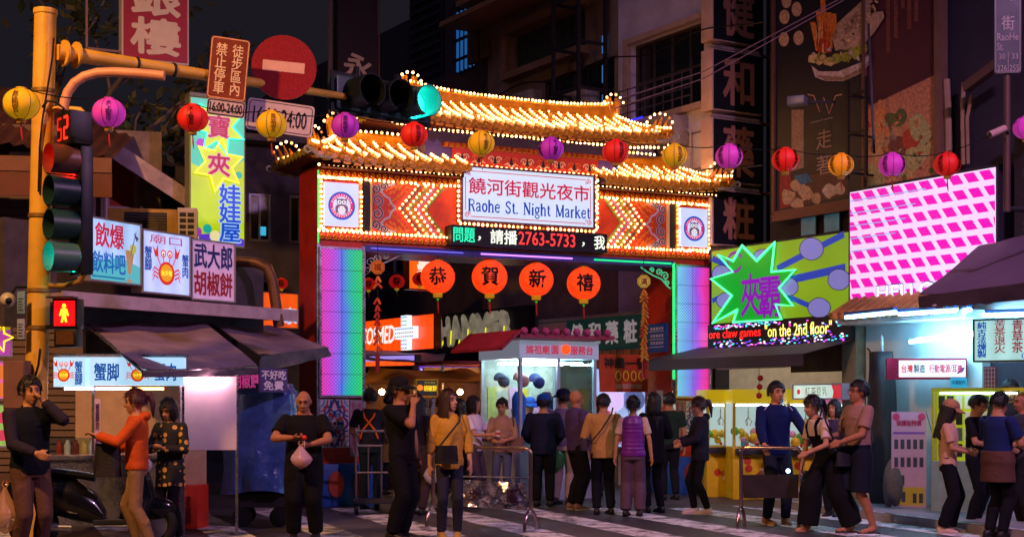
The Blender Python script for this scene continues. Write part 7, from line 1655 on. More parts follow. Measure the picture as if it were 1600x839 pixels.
box(st2, 'counter', 0, 1.6, 0, 0.6, 0, 0.95, mat('#a08a70', 0.4, metal=0.3), 0.01); box(st2, 'back_board', 0, 1.6, 1.2, 1.25, 0.2, 2.2, mat('#c8a070', 0.6, var=0.2)); box(st2, 'roof', -0.1, 1.7, -0.3, 1.3, 2.22, 2.28, mat('#8a3028', 0.6))
for k in range(3): MB().tube([(0.3+0.5*k, 0.2, 2.2), (0.3+0.5*k, 0.2, 2.0)], 0.006, 5).build('flex', m_black, st2); MB().ball((0.3+0.5*k, 0.2, 1.95), 0.055, 10, 8).build('bulb', em((1.0, 0.6, 0.28), 80.0), st2)
for k in range(5): MB().lathe([(0.09, 0.0), (0.11, 0.12), (0.12, 0.13)], 12, Matrix.Translation((0.2+0.3*k, 0.2, 0.951))).build('pan', m_steel, st2)
for xx in (0.02, 1.58): MB().bar((xx, 0.0, 0.95), (xx, 0.0, 2.22), 0.04).build('post', m_steel, st2)
# air conditioners and cable runs on the upper facades
for k, (px, py, lb) in enumerate(((880, 148, 'air conditioner under the windows of the dark brick house'), (1010, 190, 'air conditioner under the wide windows of the pale plaster house'), (795, 150, 'air conditioner at the far corner of the brick house'))):
    x, z = fp(px, py, -0.35); t = thing('air_conditioner', lb, 'air conditioner', fworld(x, -0.35, z-0.5), FA); box(t, 'case', 0, 0.75, 0, 0.33, 0, 0.5, mat('#9a9088', 0.55, var=0.25), 0.012)
    mb = MB()
    for j in range(7): mb.tube([(0.30+0.03*(j+0.5)*math.cos(a), -0.008, 0.25+0.03*(j+0.5)*math.sin(a)) for a in [2*PI*i/20 for i in range(20)]], 0.004, 4, closed=True)
    mb.build('fan_grille', m_dark, t); MB().bar((0.1, 0.1, -0.002), (0.1, 0.34, -0.25), 0.03).build('bracket', m_dark, t); MB().bar((0.65, 0.1, -0.002), (0.65, 0.34, -0.25), 0.03).build('bracket', m_dark, t); MB().tube([(0.72, 0.25, 0.3), (0.85, 0.3, 0.2), (0.88, 0.3, -0.8)], 0.018, 6).build('pipe', mat('#b0a8a0', 0.5), t)
for k, (za, zb2, lb) in enumerate(((5.15, 5.35, 'sagging cable run low on the upper facades behind the gate'), (7.9, 7.6, 'sagging cable run high across the pale and brick houses'))):
    pts = []
    for j in range(25): u = j/24; pts.append(fworld(-7.0+8.6*u, -0.30, za+(zb2-za)*u + 0.16*math.sin(u*3*PI)**2 - 0.1))
    tag(MB().tube(pts, 0.014, 5).build('facade_cable', m_black), lb, 'cable', 'cables along the facades')
# ================================================================== people
REMESH = []
def V(*a): return Vector(a)
def ik(a, b, l1, l2, hint):
    d = b - a; L = min(d.length, (l1+l2)*0.995); dn = d.normalized(); b = a + dn*L
    x = (l1*l1 - l2*l2 + L*L)/(2*L); hgt = math.sqrt(max(0, l1*l1 - x*x))
    h = Vector(hint); h = h - dn*h.dot(dn)
    if h.length < 1e-4: h = dn.orthogonal()
    return a + dn*x + h.normalized()*hgt, b
def rings(mb, data, n=16, M=None):
    """closed loft of elliptical rings (centre, rx, ry)"""
    vs = []; fs = []
    for (c, rx, ry) in data:
        for j in range(n):
            a = 2*PI*j/n; v = Vector((c[0] + rx*math.cos(a), c[1] + ry*math.sin(a), c[2])); vs.append(M @ v if M is not None else v)
    k = len(data)
    for i in range(k-1):
        for j in range(n): fs.append((i*n+j, i*n+(j+1) % n, (i+1)*n+(j+1) % n, (i+1)*n+j))
    fs.append(tuple(reversed(range(n)))); fs.append(tuple((k-1)*n+j for j in range(n)))
    mb.add(vs, fs)
def limb(mb, pts, rs, n=10):
    """tapered tube with rounded ends"""
    mb.tube(pts, rs, n); mb.ball(pts[0], rs[0], 10, 8); mb.ball(pts[-1], rs[-1], 10, 8)
SKIN = {'a': mat('#b8825f', 0.66, var=0.14, vs=18, spec=0.2), 'b': mat('#a87050', 0.66, var=0.14, vs=18, spec=0.2), 'c': mat('#c8946f', 0.66, var=0.14, vs=18, spec=0.2)}
M_HAIR = {'k': mat('#14100f', 0.42, var=0.3, vs=30, bump=0.4, bs=90), 'b': mat('#3a2018', 0.42, var=0.35, vs=30, bump=0.4, bs=90), 'p': mat('#4a2430', 0.45, var=0.3, vs=30, bump=0.4, bs=90)}
def cloth(c, r=0.9, v=0.15): return mat(c, r, var=v, vs=5, bump=0.3, bs=30, spec=0.15)
def dots_mat(bg, fg):
    m = bpy.data.materials.new('dotted_cloth'); m.use_nodes = True; nt = m.node_tree; b = nt.nodes['Principled BSDF']; tc = nt.nodes.new('ShaderNodeTexCoord')
    v = nt.nodes.new('ShaderNodeTexVoronoi'); v.inputs['Scale'].default_value = 13; v.inputs['Randomness'].default_value = 0.35; nt.links.new(tc.outputs['Object'], v.inputs['Vector'])
    cr = nt.nodes.new('ShaderNodeValToRGB'); cr.color_ramp.interpolation = 'CONSTANT'; nt.links.new(v.outputs['Distance'], cr.inputs[0]); cr.color_ramp.elements[0].color = (*lin(fg), 1); cr.color_ramp.elements[1].position = 0.36; cr.color_ramp.elements[1].color = (*lin(bg), 1)
    nt.links.new(cr.outputs[0], b.inputs['Base Color']); b.inputs['Roughness'].default_value = 0.8; return m
def hand(mb, w, fwd, side, nrm, curl=0.6, k=1.0):
    """palm, four fingers of unequal length and a thumb from the side of the palm; w wrist, fwd along the hand, side to the thumb"""
    fwd = fwd.normalized(); side = (side - fwd*side.dot(fwd)).normalized(); nrm = fwd.cross(side).normalized()*(1 if nrm >= 0 else -1)
    pm = w + fwd*0.05*k
    for i in range(4):
        o = side*(0.027-0.018*i)*k; mb.tube([w + o*0.6, w + fwd*0.045*k + o, w + fwd*0.088*k + o], [0.016*k, 0.016*k, 0.013*k], 8)
        L = (0.068, 0.076, 0.071, 0.056)[i]*k; p = w + fwd*0.086*k + o; d = fwd.copy(); pts = [p]
        for s_ in range(3):
            a = curl*(0.5+0.35*s_); d = (fwd*math.cos(a*(s_+1)*0.6) + nrm*math.sin(a*(s_+1)*0.6)); pts.append(pts[-1] + d*L/3)
        limb(mb, pts, [0.0095*k, 0.009*k, 0.0085*k, 0.0075*k], 7)
    t0 = w + side*0.022*k + fwd*0.02*k; limb(mb, [t0, t0 + (side*0.8+fwd*0.6+nrm*0.3)*0.032*k, t0 + (side*0.75+fwd*1.25+nrm*0.6)*0.046*k], [0.013*k, 0.011*k, 0.009*k], 7)
def person(px, D, H, rz, label, top, bottom, hands=((-0.24, -0.03, 0.80), (0.24, -0.03, 0.80)), hints=None, head=(0, 0), lean=0, hair='short', hc='k', skin='a', female=False, bulk=1.0,
           feet=((-0.10, 0.0), (0.10, 0.0)), shoe='#18161a', shoe_kind='shoe', cap=None, curl=(0.5, 0.5), eyes=True, vox=0.0115, glasses=False, extra=None, loc=None):
    k = H/1.70; rzr = R(rz)
    t = thing('person', label, 'person', G(px, D) if loc is None else loc, rzr)
    sw = (0.165 if female else 0.19)*(0.5+0.5*bulk); B = bulk*(0.92 if female else 1.0)
    S = lambda v: Vector(v)*k
    piv = V(0, 0, 0.92); RL = Matrix.Translation(piv) @ Matrix.Rotation(R(lean), 4, 'X') @ Matrix.Translation(-piv)     # + leans towards -y
    T = lambda v: RL @ Vector(v)
    sh = [T((-sw, 0.005, 1.365)), T((sw, 0.005, 1.365))]; hp = [V(-0.085*B, 0, 0.88), V(0.085*B, 0, 0.88)]
    hints = hints or ((-0.6, 0.6, -0.5), (0.6, 0.6, -0.5)); el = []; wr = []
    for i in (0, 1): e, w = ik(sh[i], Vector(hands[i]), 0.285, 0.245, hints[i]); el.append(e); wr.append(w)
    kn = []; an = []
    for i in (0, 1):
        f = feet[i]; fz = f[2] if len(f) > 2 else 0.0; q, w = ik(hp[i], V(f[0], f[1]+0.03, 0.09+fz), 0.42, 0.405, (0.0, -1, 0)); kn.append(q); an.append(w)
    yaw, pit = head; hp0 = V(0, -0.005, 1.465); HM = RL @ Matrix.Translation(hp0) @ Matrix.Rotation(R(yaw), 4, 'Z') @ Matrix.Rotation(R(pit), 4, 'X') @ Matrix.Diagonal((1.07, 1.07, 1.07, 1)) @ Matrix.Translation(-hp0 - V(0, 0, 0.026))
    # ---- body: one continuous skin
    mb = MB()
    tor = [((0, 0, 0.82), 0.14, 0.09), ((0, 0, 0.90), 0.155, 0.105), ((0, 0, 1.0), 0.142, 0.098), ((0, -0.005, 1.10), 0.135, 0.095), ((0, -0.01, 1.22), 0.15, 0.105), ((0, -0.005, 1.32), 0.16, 0.105), ((0, 0, 1.375), 0.135, 0.085), ((0, 0.0, 1.415), 0.098, 0.07), ((0, 0.0, 1.45), 0.062, 0.056)]
    if female: tor = [(c, rx*(1.04 if c[2] < 0.95 else 0.86 if 0.99 < c[2] < 1.15 else 0.90), ry*(1.08 if c[2] in (1.22,) else 1.0)) for c, rx, ry in tor]
    bel = lambda z: 1.0 + (bulk-1.0)*1.6*math.exp(-((z-1.05)/0.2)**2)
    tor = [(c, rx*B*(1 if bulk <= 1 else 0.6+0.4*bel(c[2])), ry*B*bel(c[2])) for c, rx, ry in tor]
    SM = Matrix.Diagonal((k, k, k, 1)); TM = SM @ RL
    rings(mb, tor, 16, TM)
    nk = 0.058*(0.5+0.5*B) if not female else 0.046
    limb(mb, [S(T((0, 0.012, 1.40))), S(HM @ V(0, 0.008, 1.51))], [nk*k*1.15, nk*k], 12)
    hm = SM @ HM
    hw = 0.96 if female else 1.0
    mb.ball((0, 0.012, 1.608), 1.0, 18, 14, (0.074*hw, 0.092, 0.098), hm); mb.ball((0, -0.028, 1.555), 1.0, 14, 10, (0.058*hw, 0.062, 0.078), hm); mb.ball((0, -0.062, 1.505), 1.0, 10, 8, (0.027, 0.026, 0.024), hm)
    mb.ball((-0.034, -0.058, 1.568), 1.0, 8, 6, (0.022, 0.02, 0.02), hm); mb.ball((0.034, -0.058, 1.568), 1.0, 8, 6, (0.022, 0.02, 0.02), hm)
    mb.ball((0, -0.072, 1.632), 1.0, 10, 6, (0.05*hw, 0.018, 0.014), hm)
    nt = [hm @ V(*p) for p in ((0, -0.080, 1.615), (0, -0.098, 1.588), (0, -0.108, 1.572))]; limb(mb, nt, [0.009*k, 0.012*k, 0.015*k], 8)
    limb(mb, [hm @ V(-0.012, -0.094, 1.568), hm @ V(0.012, -0.094, 1.568)], [0.011*k, 0.011*k], 8)
    mb.ball((0, -0.084, 1.536), 1.0, 10, 6, (0.026, 0.012, 0.007), hm); mb.ball((0, -0.082, 1.524), 1.0, 10, 6, (0.022, 0.012, 0.008), hm)
    for s_ in (-1, 1): mb.ball((s_*0.077*hw, 0.012, 1.588), 1.0, 8, 8, (0.011, 0.024, 0.034), hm)
    for i in (0, 1):
        sg = -1 if i == 0 else 1; ab = 0.047*B if not female else 0.039
        limb(mb, [S(sh[i]), S(sh[i]*0.5+el[i]*0.5), S(el[i])], [ab*k, ab*0.98*k, ab*0.84*k]); limb(mb, [S(el[i]), S(el[i]*0.65+wr[i]*0.35), S(wr[i])], [ab*0.84*k, ab*0.82*k, 0.027*k])
        fw = wr[i]-el[i]; hand(mb, S(wr[i]), fw, V(-sg*0.55, -0.8, 0.2), sg, curl[i], k*(0.9 if female else 1.0))
        tr = 0.083*B; limb(mb, [S(hp[i]), S(hp[i]*0.5+kn[i]*0.5), S(kn[i])], [tr*k, tr*0.86*k, 0.056*k]); limb(mb, [S(kn[i]), S(kn[i]*0.65+an[i]*0.35 + V(0, 0.018, 0)), S(an[i])], [0.054*k, 0.056*k, 0.037*k])
        if shoe_kind != 'shoe': limb(mb, [S(an[i]-V(0, -0.01, 0.03)), S(V(an[i].x, an[i].y-0.07, max(0.03, an[i].z-0.055))), S(V(an[i].x + sg*0.01, an[i].y-0.15, max(0.026, an[i].z-0.065)))], [0.036*k, 0.034*k, 0.024*k])
    body = mb.build('body', SKIN[skin], t, 'all'); REMESH.append((body, vox, 4, 0.0))
    # ---- garments
    def torso_g(z0, z1, ease, flare=0.0, puff=0.0, n=22):
        out = []; zs = [z0 + (z1-z0)*i/(n-1) for i in range(n)]
        for z in zs:
            for (c0, a0, b0), (c1, a1, b1) in zip(tor, tor[1:]):
                if c0[2] <= z <= c1[2] or (z < tor[0][0][2] and c0 is tor[0][0]): break
            u = min(1, max(0, (z-c0[2])/(c1[2]-c0[2]))); rx = a0+(a1-a0)*u; ry = b0+(b1-b0)*u
            if z < 1.18: rx = max(rx, 0.142*B + (bulk-1)*0.03); ry = max(ry, 0.102*B)
            e = ease + flare*max(0, (1.2-z)/0.5) + puff*abs(math.sin((z-0.8)*PI/0.062))
            out.append(((0, c0[1]+(c1[1]-c0[1])*u, z), rx+e, ry+e))
        return out
    def sleeve(mb, kind, ease):
        for i in (0, 1):
            ab = 0.047*B if not female else 0.039
            if kind == 'none': continue
            if kind == 'short': e = sh[i]*0.28+el[i]*0.72; mb.tube([S(sh[i]), S(sh[i]*0.5+e*0.5), S(e)], [(ab+ease)*k, (ab+ease+0.006)*k, (ab+ease+0.008)*k], 12); mb.ball(S(sh[i]), (ab+ease)*k, 10, 8)
            else:
                limb(mb, [S(sh[i]), S(sh[i]*0.5+el[i]*0.5), S(el[i])], [(ab+ease)*k, (ab+ease)*k, (ab*0.9+ease)*k], 12)
                w = el[i]*0.06+wr[i]*0.94 if kind == 'long' else el[i]*0.55+wr[i]*0.45
                mb.tube([S(el[i]), S(el[i]*0.5+w*0.5), S(w)], [(ab*0.9+ease)*k, (ab*0.85+ease)*k, (0.032+ease*0.8)*k], 12)
    for gi, g in enumerate(top if isinstance(top, list) else [top]):
        mb = MB(); ease = g.get('ease', 0.014)
        rings(mb, torso_g(g.get('hem', 0.86), g.get('neck', 1.425), ease, g.get('flare', 0.0), g.get('puff', 0.0)), 20, TM)
        sleeve(mb, g.get('sleeve', 'short'), ease*g.get('se', 0.8))
        if g.get('hood'): mb.ball(T((0, 0.085, 1.42))*k, 0.09*k, 12, 8, (1.2, 0.7, 0.6))
        if g.get('collar'): mb.tube([S(T((0.062*math.cos(a), 0.005+0.058*math.sin(a), 1.435 + 0.012*math.sin(a)))) for a in [2*PI*j/14 for j in range(14)]], 0.016*k, 8, closed=True)
        o = mb.build(g.get('name', 'shirt'), g['m'], t, 'all'); REMESH.append((o, vox, 2, 0.011 if not g.get('puff') else 0.002))
    b = bottom; mb = MB(); e = b.get('ease', 0.012); kind = b.get('kind', 'long')
    rings(mb, [((0, 0, z), (0.148 if not female else 0.150)*B + e, 0.103*B + e) for z in (0.80, 0.84, 0.90, 0.95, b.get('waist', 0.99))], 18, SM if b.get('waist', 1) < 1.05 else TM)
    if b.get('bib'):
        rings(mb, torso_g(0.95, b['bib'], 0.022), 18, TM)
        for s_ in (-1, 1): mb.tube([S(T((s_*0.085, -0.115, b['bib']-0.03))), S(T((s_*0.095, -0.09, 1.36))), S(T((s_*0.10, 0.0, 1.43))), S(T((s_*0.09, 0.085, 1.36))), S(T((s_*0.07, 0.12, b['bib']-0.03)))], 0.017*k, 8)
    for i in (0, 1):
        tr = 0.083*B; wd = b.get('wide', 0.0); end = an[i] + V(0, 0, 0.0) if kind == 'long' else (kn[i] + V(0, 0, -0.02) if kind == 'short' else kn[i]*0.4+an[i]*0.6)
        mb.ball(S(hp[i]), (tr+e)*k, 12, 8); mb.tube([S(hp[i]), S(hp[i]*0.5+kn[i]*0.5), S(kn[i]+ (V(0, 0, 0.0)))], [(tr+e)*k, (tr*0.9+e+wd*0.5)*k, (0.060+e+wd)*k], 12)
        if kind != 'short': mb.ball(S(kn[i]), (0.060+e+wd)*k, 10, 8); mb.tube([S(kn[i]), S(kn[i]*0.6+end*0.4 + V(0, 0.016, 0)), S(end)], [(0.060+e+wd)*k, (0.060+e+wd)*k, (0.046+e+wd*1.1)*k], 12)
    o = mb.build(b.get('name', 'trousers'), b['m'], t, 'all'); REMESH.append((o, vox, 2, 0.011))
    # ---- shoes
    for i in (0, 1):
        sg = -1 if i == 0 else 1; mb = MB(); a = an[i]; fz = a.z-0.09; yr = R(sg*8); hgt = 0.085 if shoe_kind == 'shoe' else 0.012
        M = Matrix.Translation(S(V(a.x, a.y, fz))) @ Matrix.Rotation(-yr, 4, 'Z') @ Matrix.Diagonal((k, k, k, 1)); vs = []; fs = []; prof = ((0.075, 0.028, 0.07), (0.055, 0.040, 0.095), (0.0, 0.042, 0.10), (-0.06, 0.044, 0.075), (-0.12, 0.047, 0.056), (-0.165, 0.040, 0.046), (-0.19, 0.018, 0.034))
        for (y, w, h_) in prof:
            if shoe_kind != 'shoe': h_ = 0.022
            for j in range(10): q = 2*PI*j/10; vs.append(M @ V(w*math.cos(q), y, max(0.0, h_*0.5 + h_*0.55*math.sin(q))))
        for r_ in range(len(prof)-1):
            for j in range(10): fs.append((r_*10+j, (r_+1)*10+j, (r_+1)*10+(j+1) % 10, r_*10+(j+1) % 10))
        fs += [tuple(range(10)), tuple(reversed([(len(prof)-1)*10+j for j in range(10)]))]
        mb.add(vs, fs)
        if shoe_kind != 'shoe': mb.tube([M @ V(-0.047, -0.06, 0.015), M @ V(0, -0.075, 0.07), M @ V(0.047, -0.06, 0.015)], 0.009*k, 6)
        s_ = mb.build('shoe' if shoe_kind == 'shoe' else 'sandal', mat(shoe, 0.5, var=0.2), t, 'all')
        if shoe_kind == 'shoe': 
            mb = MB(); vs = [M @ V(w*1.06*c_, y*1.03, z_) for (y, w, _) in prof for c_ in (-1, 1) for z_ in (0.0, 0.018)]; n_ = len(prof)
            for r_ in range(n_-1): a_ = r_*4; mb_f = [(a_+1, a_+5, a_+7, a_+3), (a_, a_+1, a_+5, a_+4), (a_+2, a_+6, a_+7, a_+3), (a_, a_+4, a_+6, a_+2)]; fs_2 = mb_f; (mb.add(vs, []) if r_ == 0 else None); mb.f.extend(fs_2); mb.mi.extend([0]*4)
            mb.build('sole', mat('#b8b0a8' if shoe != '#18161a' else '#2a282c', 0.6), s_, smooth=False)
    # ---- hair
    if hair != 'none':
        mb = MB(); r_ = random.Random(int(px)); nu, nv = 36, 22; vs = []; fs = []; op = []
        low = {'short': 1.555, 'bob': 1.485, 'long': 1.46, 'pony': 1.545, 'bun': 1.545, 'stubble': 1.575}[hair]; ph = r_.uniform(0, 6)
        for j in range(nv+1):
            th = PI*j/nv
            for i in range(nu):
                a = 2*PI*i/nu; d = V(math.sin(th)*math.sin(a), -math.sin(th)*math.cos(a), math.cos(th)); c = V(0, 0.014, 1.605)
                e = 0.016 if hair != 'stubble' else 0.004
                lock = 0.006*math.sin(a*9+ph+th*2) + 0.004*math.sin(a*17+ph*2-th*3)
                rx, ry, rz_ = 0.078*hw+e, 0.096+e, 0.101+e
                p = c + V(d.x*rx, d.y*ry, d.z*rz_); fr = -math.cos(a)   # >0 at the back
                hl = 1.655 + 0.01*math.sin(a*5+ph) if abs(a if a < PI else a-2*PI) < 0.95 else (1.60 if hair in ('short', 'stubble', 'pony', 'bun') and abs(a if a < PI else a-2*PI) < 1.55 else low)
                if hair in ('bob', 'long') and 0.62 < abs(a if a < PI else a-2*PI) <= 1.6: hl = low
                if p.z < hl: q = 0.70; p = c + V(d.x*rx*q, d.y*ry*q, d.z*rz_*q)
                else: p += d*(lock if hair != 'stubble' else 0); op.append((p.copy(), d.copy()))
                if hair in ('bob', 'long') and p.z < 1.60 and abs(a if a < PI else a-2*PI) > 0.62 and p.z >= hl: 
                    w = (1.60-p.z)/0.12; p = V(d.x/max(0.2, math.hypot(d.x, d.y))*(rx*(1.0-0.04*w)), 0.014 + d.y/max(0.2, math.hypot(d.x, d.y))*ry*(0.98), p.z)
                vs.append(hm @ p)
        for j in range(nv):
            for i in range(nu): fs.append((j*nu+i, (j+1)*nu+i, (j+1)*nu+(i+1) % nu, j*nu+(i+1) % nu))
        mb.add(vs, fs)
        for q_ in range(420 if vox < 0.012 else 200):          # loose strands
            p, d = r_.choice(op); L = r_.uniform(0.02, 0.042) if hair == 'short' else r_.uniform(0.03, 0.075)
            g_ = V(r_.gauss(0, .45), 0.35 + r_.gauss(0, .45), -1 if hair != 'short' else -0.45); g_ = g_ - d*g_.dot(d)
            if g_.length < 1e-3: continue
            g_.normalize(); w_ = d.cross(g_)*0.0055; mb.add([hm @ (p + w_), hm @ (p - w_), hm @ (p + g_*L + d*r_.uniform(0.001, 0.013))], [(0, 1, 2)])
        if hair in ('bob', 'long'):
            zl = 1.47 if hair == 'bob' else 1.24; n = 24
            for (rr, ins) in ((1.0, 0), ):
                vs = []; fs = []; m_ = 10
                for j in range(m_+1):
                    z = 1.60 + (zl-1.60)*j/m_
                    for i in range(n+1):
                        a = 0.80 + (2*PI-1.60)*i/n; lk = 1 + 0.05*math.sin(a*11+ph) + (0.05*math.sin(j*1.3+a*3))*(j/m_)
                        w = 0.096*hw*lk*(1+0.10*math.sin(j/m_*PI) - (0.25*(j/m_)**2 if hair == 'bob' else 0.05*(j/m_))); y = 0.012 - 0.112*lk*math.cos(a)*(1-0.10*j/m_)
                        vs.append(hm @ V(w*math.sin(a), y, z - 0.02*math.sin(a*7+ph)*(j == m_)))
                for j in range(m_):
                    for i in range(n): q = (j*(n+1)+i, j*(n+1)+i+1, (j+1)*(n+1)+i+1, (j+1)*(n+1)+i); fs.append(q)
                kk = len(vs); vs += [hm @ (hm.inverted() @ v * 1.0 + V(0, 0, 0)) - (v - hm @ V(0, 0.012, (hm.inverted() @ v).z))*0.16 for v in vs]; fs += [tuple(x+kk for x in reversed(f)) for f in fs]
                mb.add(vs, fs)
        if hair == 'pony': mb.tube([hm @ V(0, 0.105, 1.64), hm @ V(0, 0.155, 1.63), hm @ V(0.005, 0.165, 1.54), hm @ V(0.0, 0.14, 1.40)], [0.03*k, 0.035*k, 0.032*k, 0.008*k], 10)
        if hair == 'bun': mb.ball((0, 0.105, 1.66), 0.045, 12, 8, (1, 0.9, 0.9), hm)
        mb.build('hair', M_HAIR[hc], t, 'all')
    if eyes:
        for s_ in (-1, 1):
            mb = MB(); mb.ball((s_*0.031*hw, -0.0765, 1.606), 1.0, 10, 8, (0.0115, 0.007, 0.0048), hm); mb.build('eye', mat('#141010', 0.2, var=0), t, 'all')
            MB().tube([hm @ V(s_*0.014, -0.089, 1.630), hm @ V(s_*0.032, -0.087, 1.635), hm @ V(s_*0.050, -0.076, 1.629)], [0.003*k, 0.0034*k, 0.002*k], 6).build('eyebrow', M_HAIR['k'], t, 'all')
        MB().tube([hm @ V(-0.022, -0.0925, 1.530), hm @ V(0, -0.0965, 1.5295), hm @ V(0.022, -0.0925, 1.530)], 0.0038*k, 6).build('lips', mat('#8a4038', 0.5, var=0), t, 'all')
    if glasses:
        mb = MB()
        for s_ in (-1, 1): mb.tube([hm @ V(s_*0.032+0.022*math.cos(a), -0.092, 1.605+0.017*math.sin(a)) for a in [2*PI*j/10 for j in range(10)]], 0.0028*k, 5, closed=True); mb.tube([hm @ V(s_*0.054, -0.09, 1.608), hm @ V(s_*0.078, 0.01, 1.605)], 0.0026*k, 5)
        mb.build('glasses', m_black, t)
    if cap:
        mb = MB(); cap_mesh(mb, hm @ Matrix.Translation((0, 0.008, 1.638)) @ Matrix.Diagonal((1.0, 1.10, 1.0, 1)), 0.098); mb.build('cap', cloth(cap), t, 'all')
    t['_k'] = k
    pos = {'wr': [t.matrix_basis @ S(w) for w in wr], 'tip': [t.matrix_basis @ (S(w) + (w-e_).normalized()*0.09*k) for w, e_ in zip(wr, el)]}
    del t['_k']
    if extra: extra(t, S, T, hm, k, wr, el)
    return t, pos
def stripe_sleeve(c):
    def f(t, S, T, hm, k, wr, el): pass
    return f
K = lambda c, **a: dict(m=cloth(c), **a)
BL = '#16161a'
HANG = ((-0.25, -0.04, 0.80), (0.25, -0.04, 0.80))
p1, q1 = person(47, 13.0, 1.74, 42, 'man in navy padded jacket raising a hand to his face at the far left', [K('#2a2430', sleeve='long', hem=0.84, ease=0.018, name='undershirt'), K('#14161f', sleeve='none', hem=0.83, ease=0.03, name='vest', collar=True)], K('#5a3e36', ease=0.016),
    hands=((-0.06, -0.28, 1.02), (0.055, -0.155, 1.485)), hints=((-0.7, 0.5, -0.6), (0.8, -0.1, -0.9)), head=(0, 5), curl=(0.9, 0.5), vox=0.010)
p2, q2 = person(214, 14.3, 1.64, -78, 'woman in orange hoodie reaching out over the parked scooter', K('#c85420', sleeve='long', hem=0.86, ease=0.026, hood=True, name='hoodie'), K('#8c6c4e', ease=0.008), female=True,
    hands=((-0.10, -0.34, 1.02), (0.10, -0.40, 1.22)), hints=((-0.5, 0.5, -0.9), (0.5, 0.5, -0.9)), head=(0, 12), hair='pony', hc='p', feet=((-0.08, -0.02), (0.10, 0.12)), vox=0.010)
p3, q3 = person(266, 15.2, 1.55, -18, 'woman in black polka dot tunic looking down at her phone', dict(m=dots_mat('#14110f', '#c89a4a'), sleeve='long', hem=0.66, ease=0.024, flare=0.03, name='tunic'), K('#17141a', ease=0.006), female=True,
    hands=((-0.05, -0.24, 1.12), (0.06, -0.24, 1.12)), hints=((-0.7, 0.3, -0.7), (0.7, 0.3, -0.7)), head=(0, 24), hair='bob', curl=(1.1, 1.1), vox=0.0105)
p4, q4 = person(475, 15.5, 1.64, 2, 'bald heavy man in black t-shirt opening a plastic bag', K('#151318', sleeve='short', hem=0.83, ease=0.020), K('#131216', ease=0.022, wide=0.015), bulk=1.2, skin='b',
    hands=((-0.09, -0.26, 1.17), (0.09, -0.28, 1.09)), hints=((-1, 0.1, -0.35), (1, 0.1, -0.35)), head=(0, 18), hair='none', feet=((-0.12, 0), (0.13, 0.03)), curl=(1.2, 1.2), vox=0.010)
p5, q5 = person(625, 15.5, 1.77, 62, 'tall man in black t-shirt and cap holding his hand to his mouth', K('#141216', sleeve='short', hem=0.84, ease=0.024), K('#121116', ease=0.016, wide=0.008), skin='b', bulk=1.08,
    hands=((-0.035, -0.19, 1.43), (0.22, -0.10, 0.82)), hints=((-0.5, -0.1, -0.9), (0.6, 0.6, -0.5)), head=(4, -2), hair='short', cap='#1a171a', curl=(1.3, 0.8), vox=0.010)
p6, q6 = person(702, 15.6, 1.65, 8, 'long haired woman in mustard top with a black shoulder bag', [K('#d09a2e', sleeve='short', hem=0.84, ease=0.012, name='top'), K('#c8963a', sleeve='mid', hem=0.80, ease=0.022, neck=1.38, name='cardigan')], K('#2c2c3a', ease=0.004), female=True, skin='c',
    hands=((-0.23, -0.04, 0.80), (0.24, -0.06, 0.80)), head=(42, 0), hair='long', hc='b', feet=((-0.09, -0.01), (0.10, 0.02)), shoe='#b08a40', vox=0.010)
p7, q7 = person(579, 20.0, 1.70, 175, 'stall worker in navy t-shirt with orange apron straps, seen from behind', K('#232436'), K('#23304a'), hands=((-0.20, -0.25, 1.0), (0.2, -0.25, 1.0)), eyes=False, vox=0.013)
def straps(t, S, T, hm, k, wr, el):
    mb = MB(); mb.tube([S(T((-0.10, 0.02, 1.43))), S(T((-0.06, 0.125, 1.30))), S(T((0.09, 0.125, 1.12))), S(T((0.13, 0.105, 1.0)))], 0.014*k, 6); mb.tube([S(T((0.10, 0.02, 1.43))), S(T((0.06, 0.13, 1.30))), S(T((-0.09, 0.13, 1.12))), S(T((-0.13, 0.105, 1.0)))], 0.014*k, 6); mb.build('apron_straps', cloth('#d8641c'), t)
straps(p7, lambda v: Vector(v), lambda v: Vector(v), None, 1.0, None, None)
p8, q8 = person(652, 19.0, 1.62, 150, 'woman in dark clothes half hidden between the cap man and the mustard top woman', K('#1c1820'), K('#3a2c30', kind='long'), female=True, hands=((-0.22, -0.03, 0.80), (0.24, -0.05, 0.80)), hair='long', eyes=False, vox=0.013)
p9, q9 = person(741, 20.3, 1.60, 62, 'woman in white t-shirt holding a paper cup behind the barrier', K('#d8ccd4'), K('#4a3c44'), female=True, hands=((-0.08, -0.33, 1.12), (0.10, -0.32, 1.10)), hair='bob', vox=0.0125, curl=(1.0, 1.0))
p10, q10 = person(785, 20.4, 1.57, -12, 'woman in beige top with a shoulder bag in front of the booth', K('#9c7a64', sleeve='mid'), K('#4a5068', ease=0.006), female=True, hands=((-0.10, -0.26, 1.05), (0.10, -0.26, 1.05)), hair='short', head=(0, 15), vox=0.0125)
p11, q11 = person(849, 20.6, 1.62, 178, 'man in navy jacket and bright blue cap facing the booth counter', K('#181c34', sleeve='long', ease=0.03, hem=0.80, name='jacket'), K('#14161f', ease=0.02), hands=((-0.20, -0.24, 0.98), (0.20, -0.24, 0.98)), cap='#2058b0', eyes=False, vox=0.0125, bulk=1.1)
p12, q12 = person(879, 20.9, 1.70, 160, 'man in dark cap and mauve shirt behind the old man', K('#6a5a78', sleeve='short'), K('#8a7870'), cap='#141a30', hands=((-0.22, -0.1, 0.9), (0.2, -0.2, 1.0)), head=(60, 0), eyes=False, vox=0.0125)
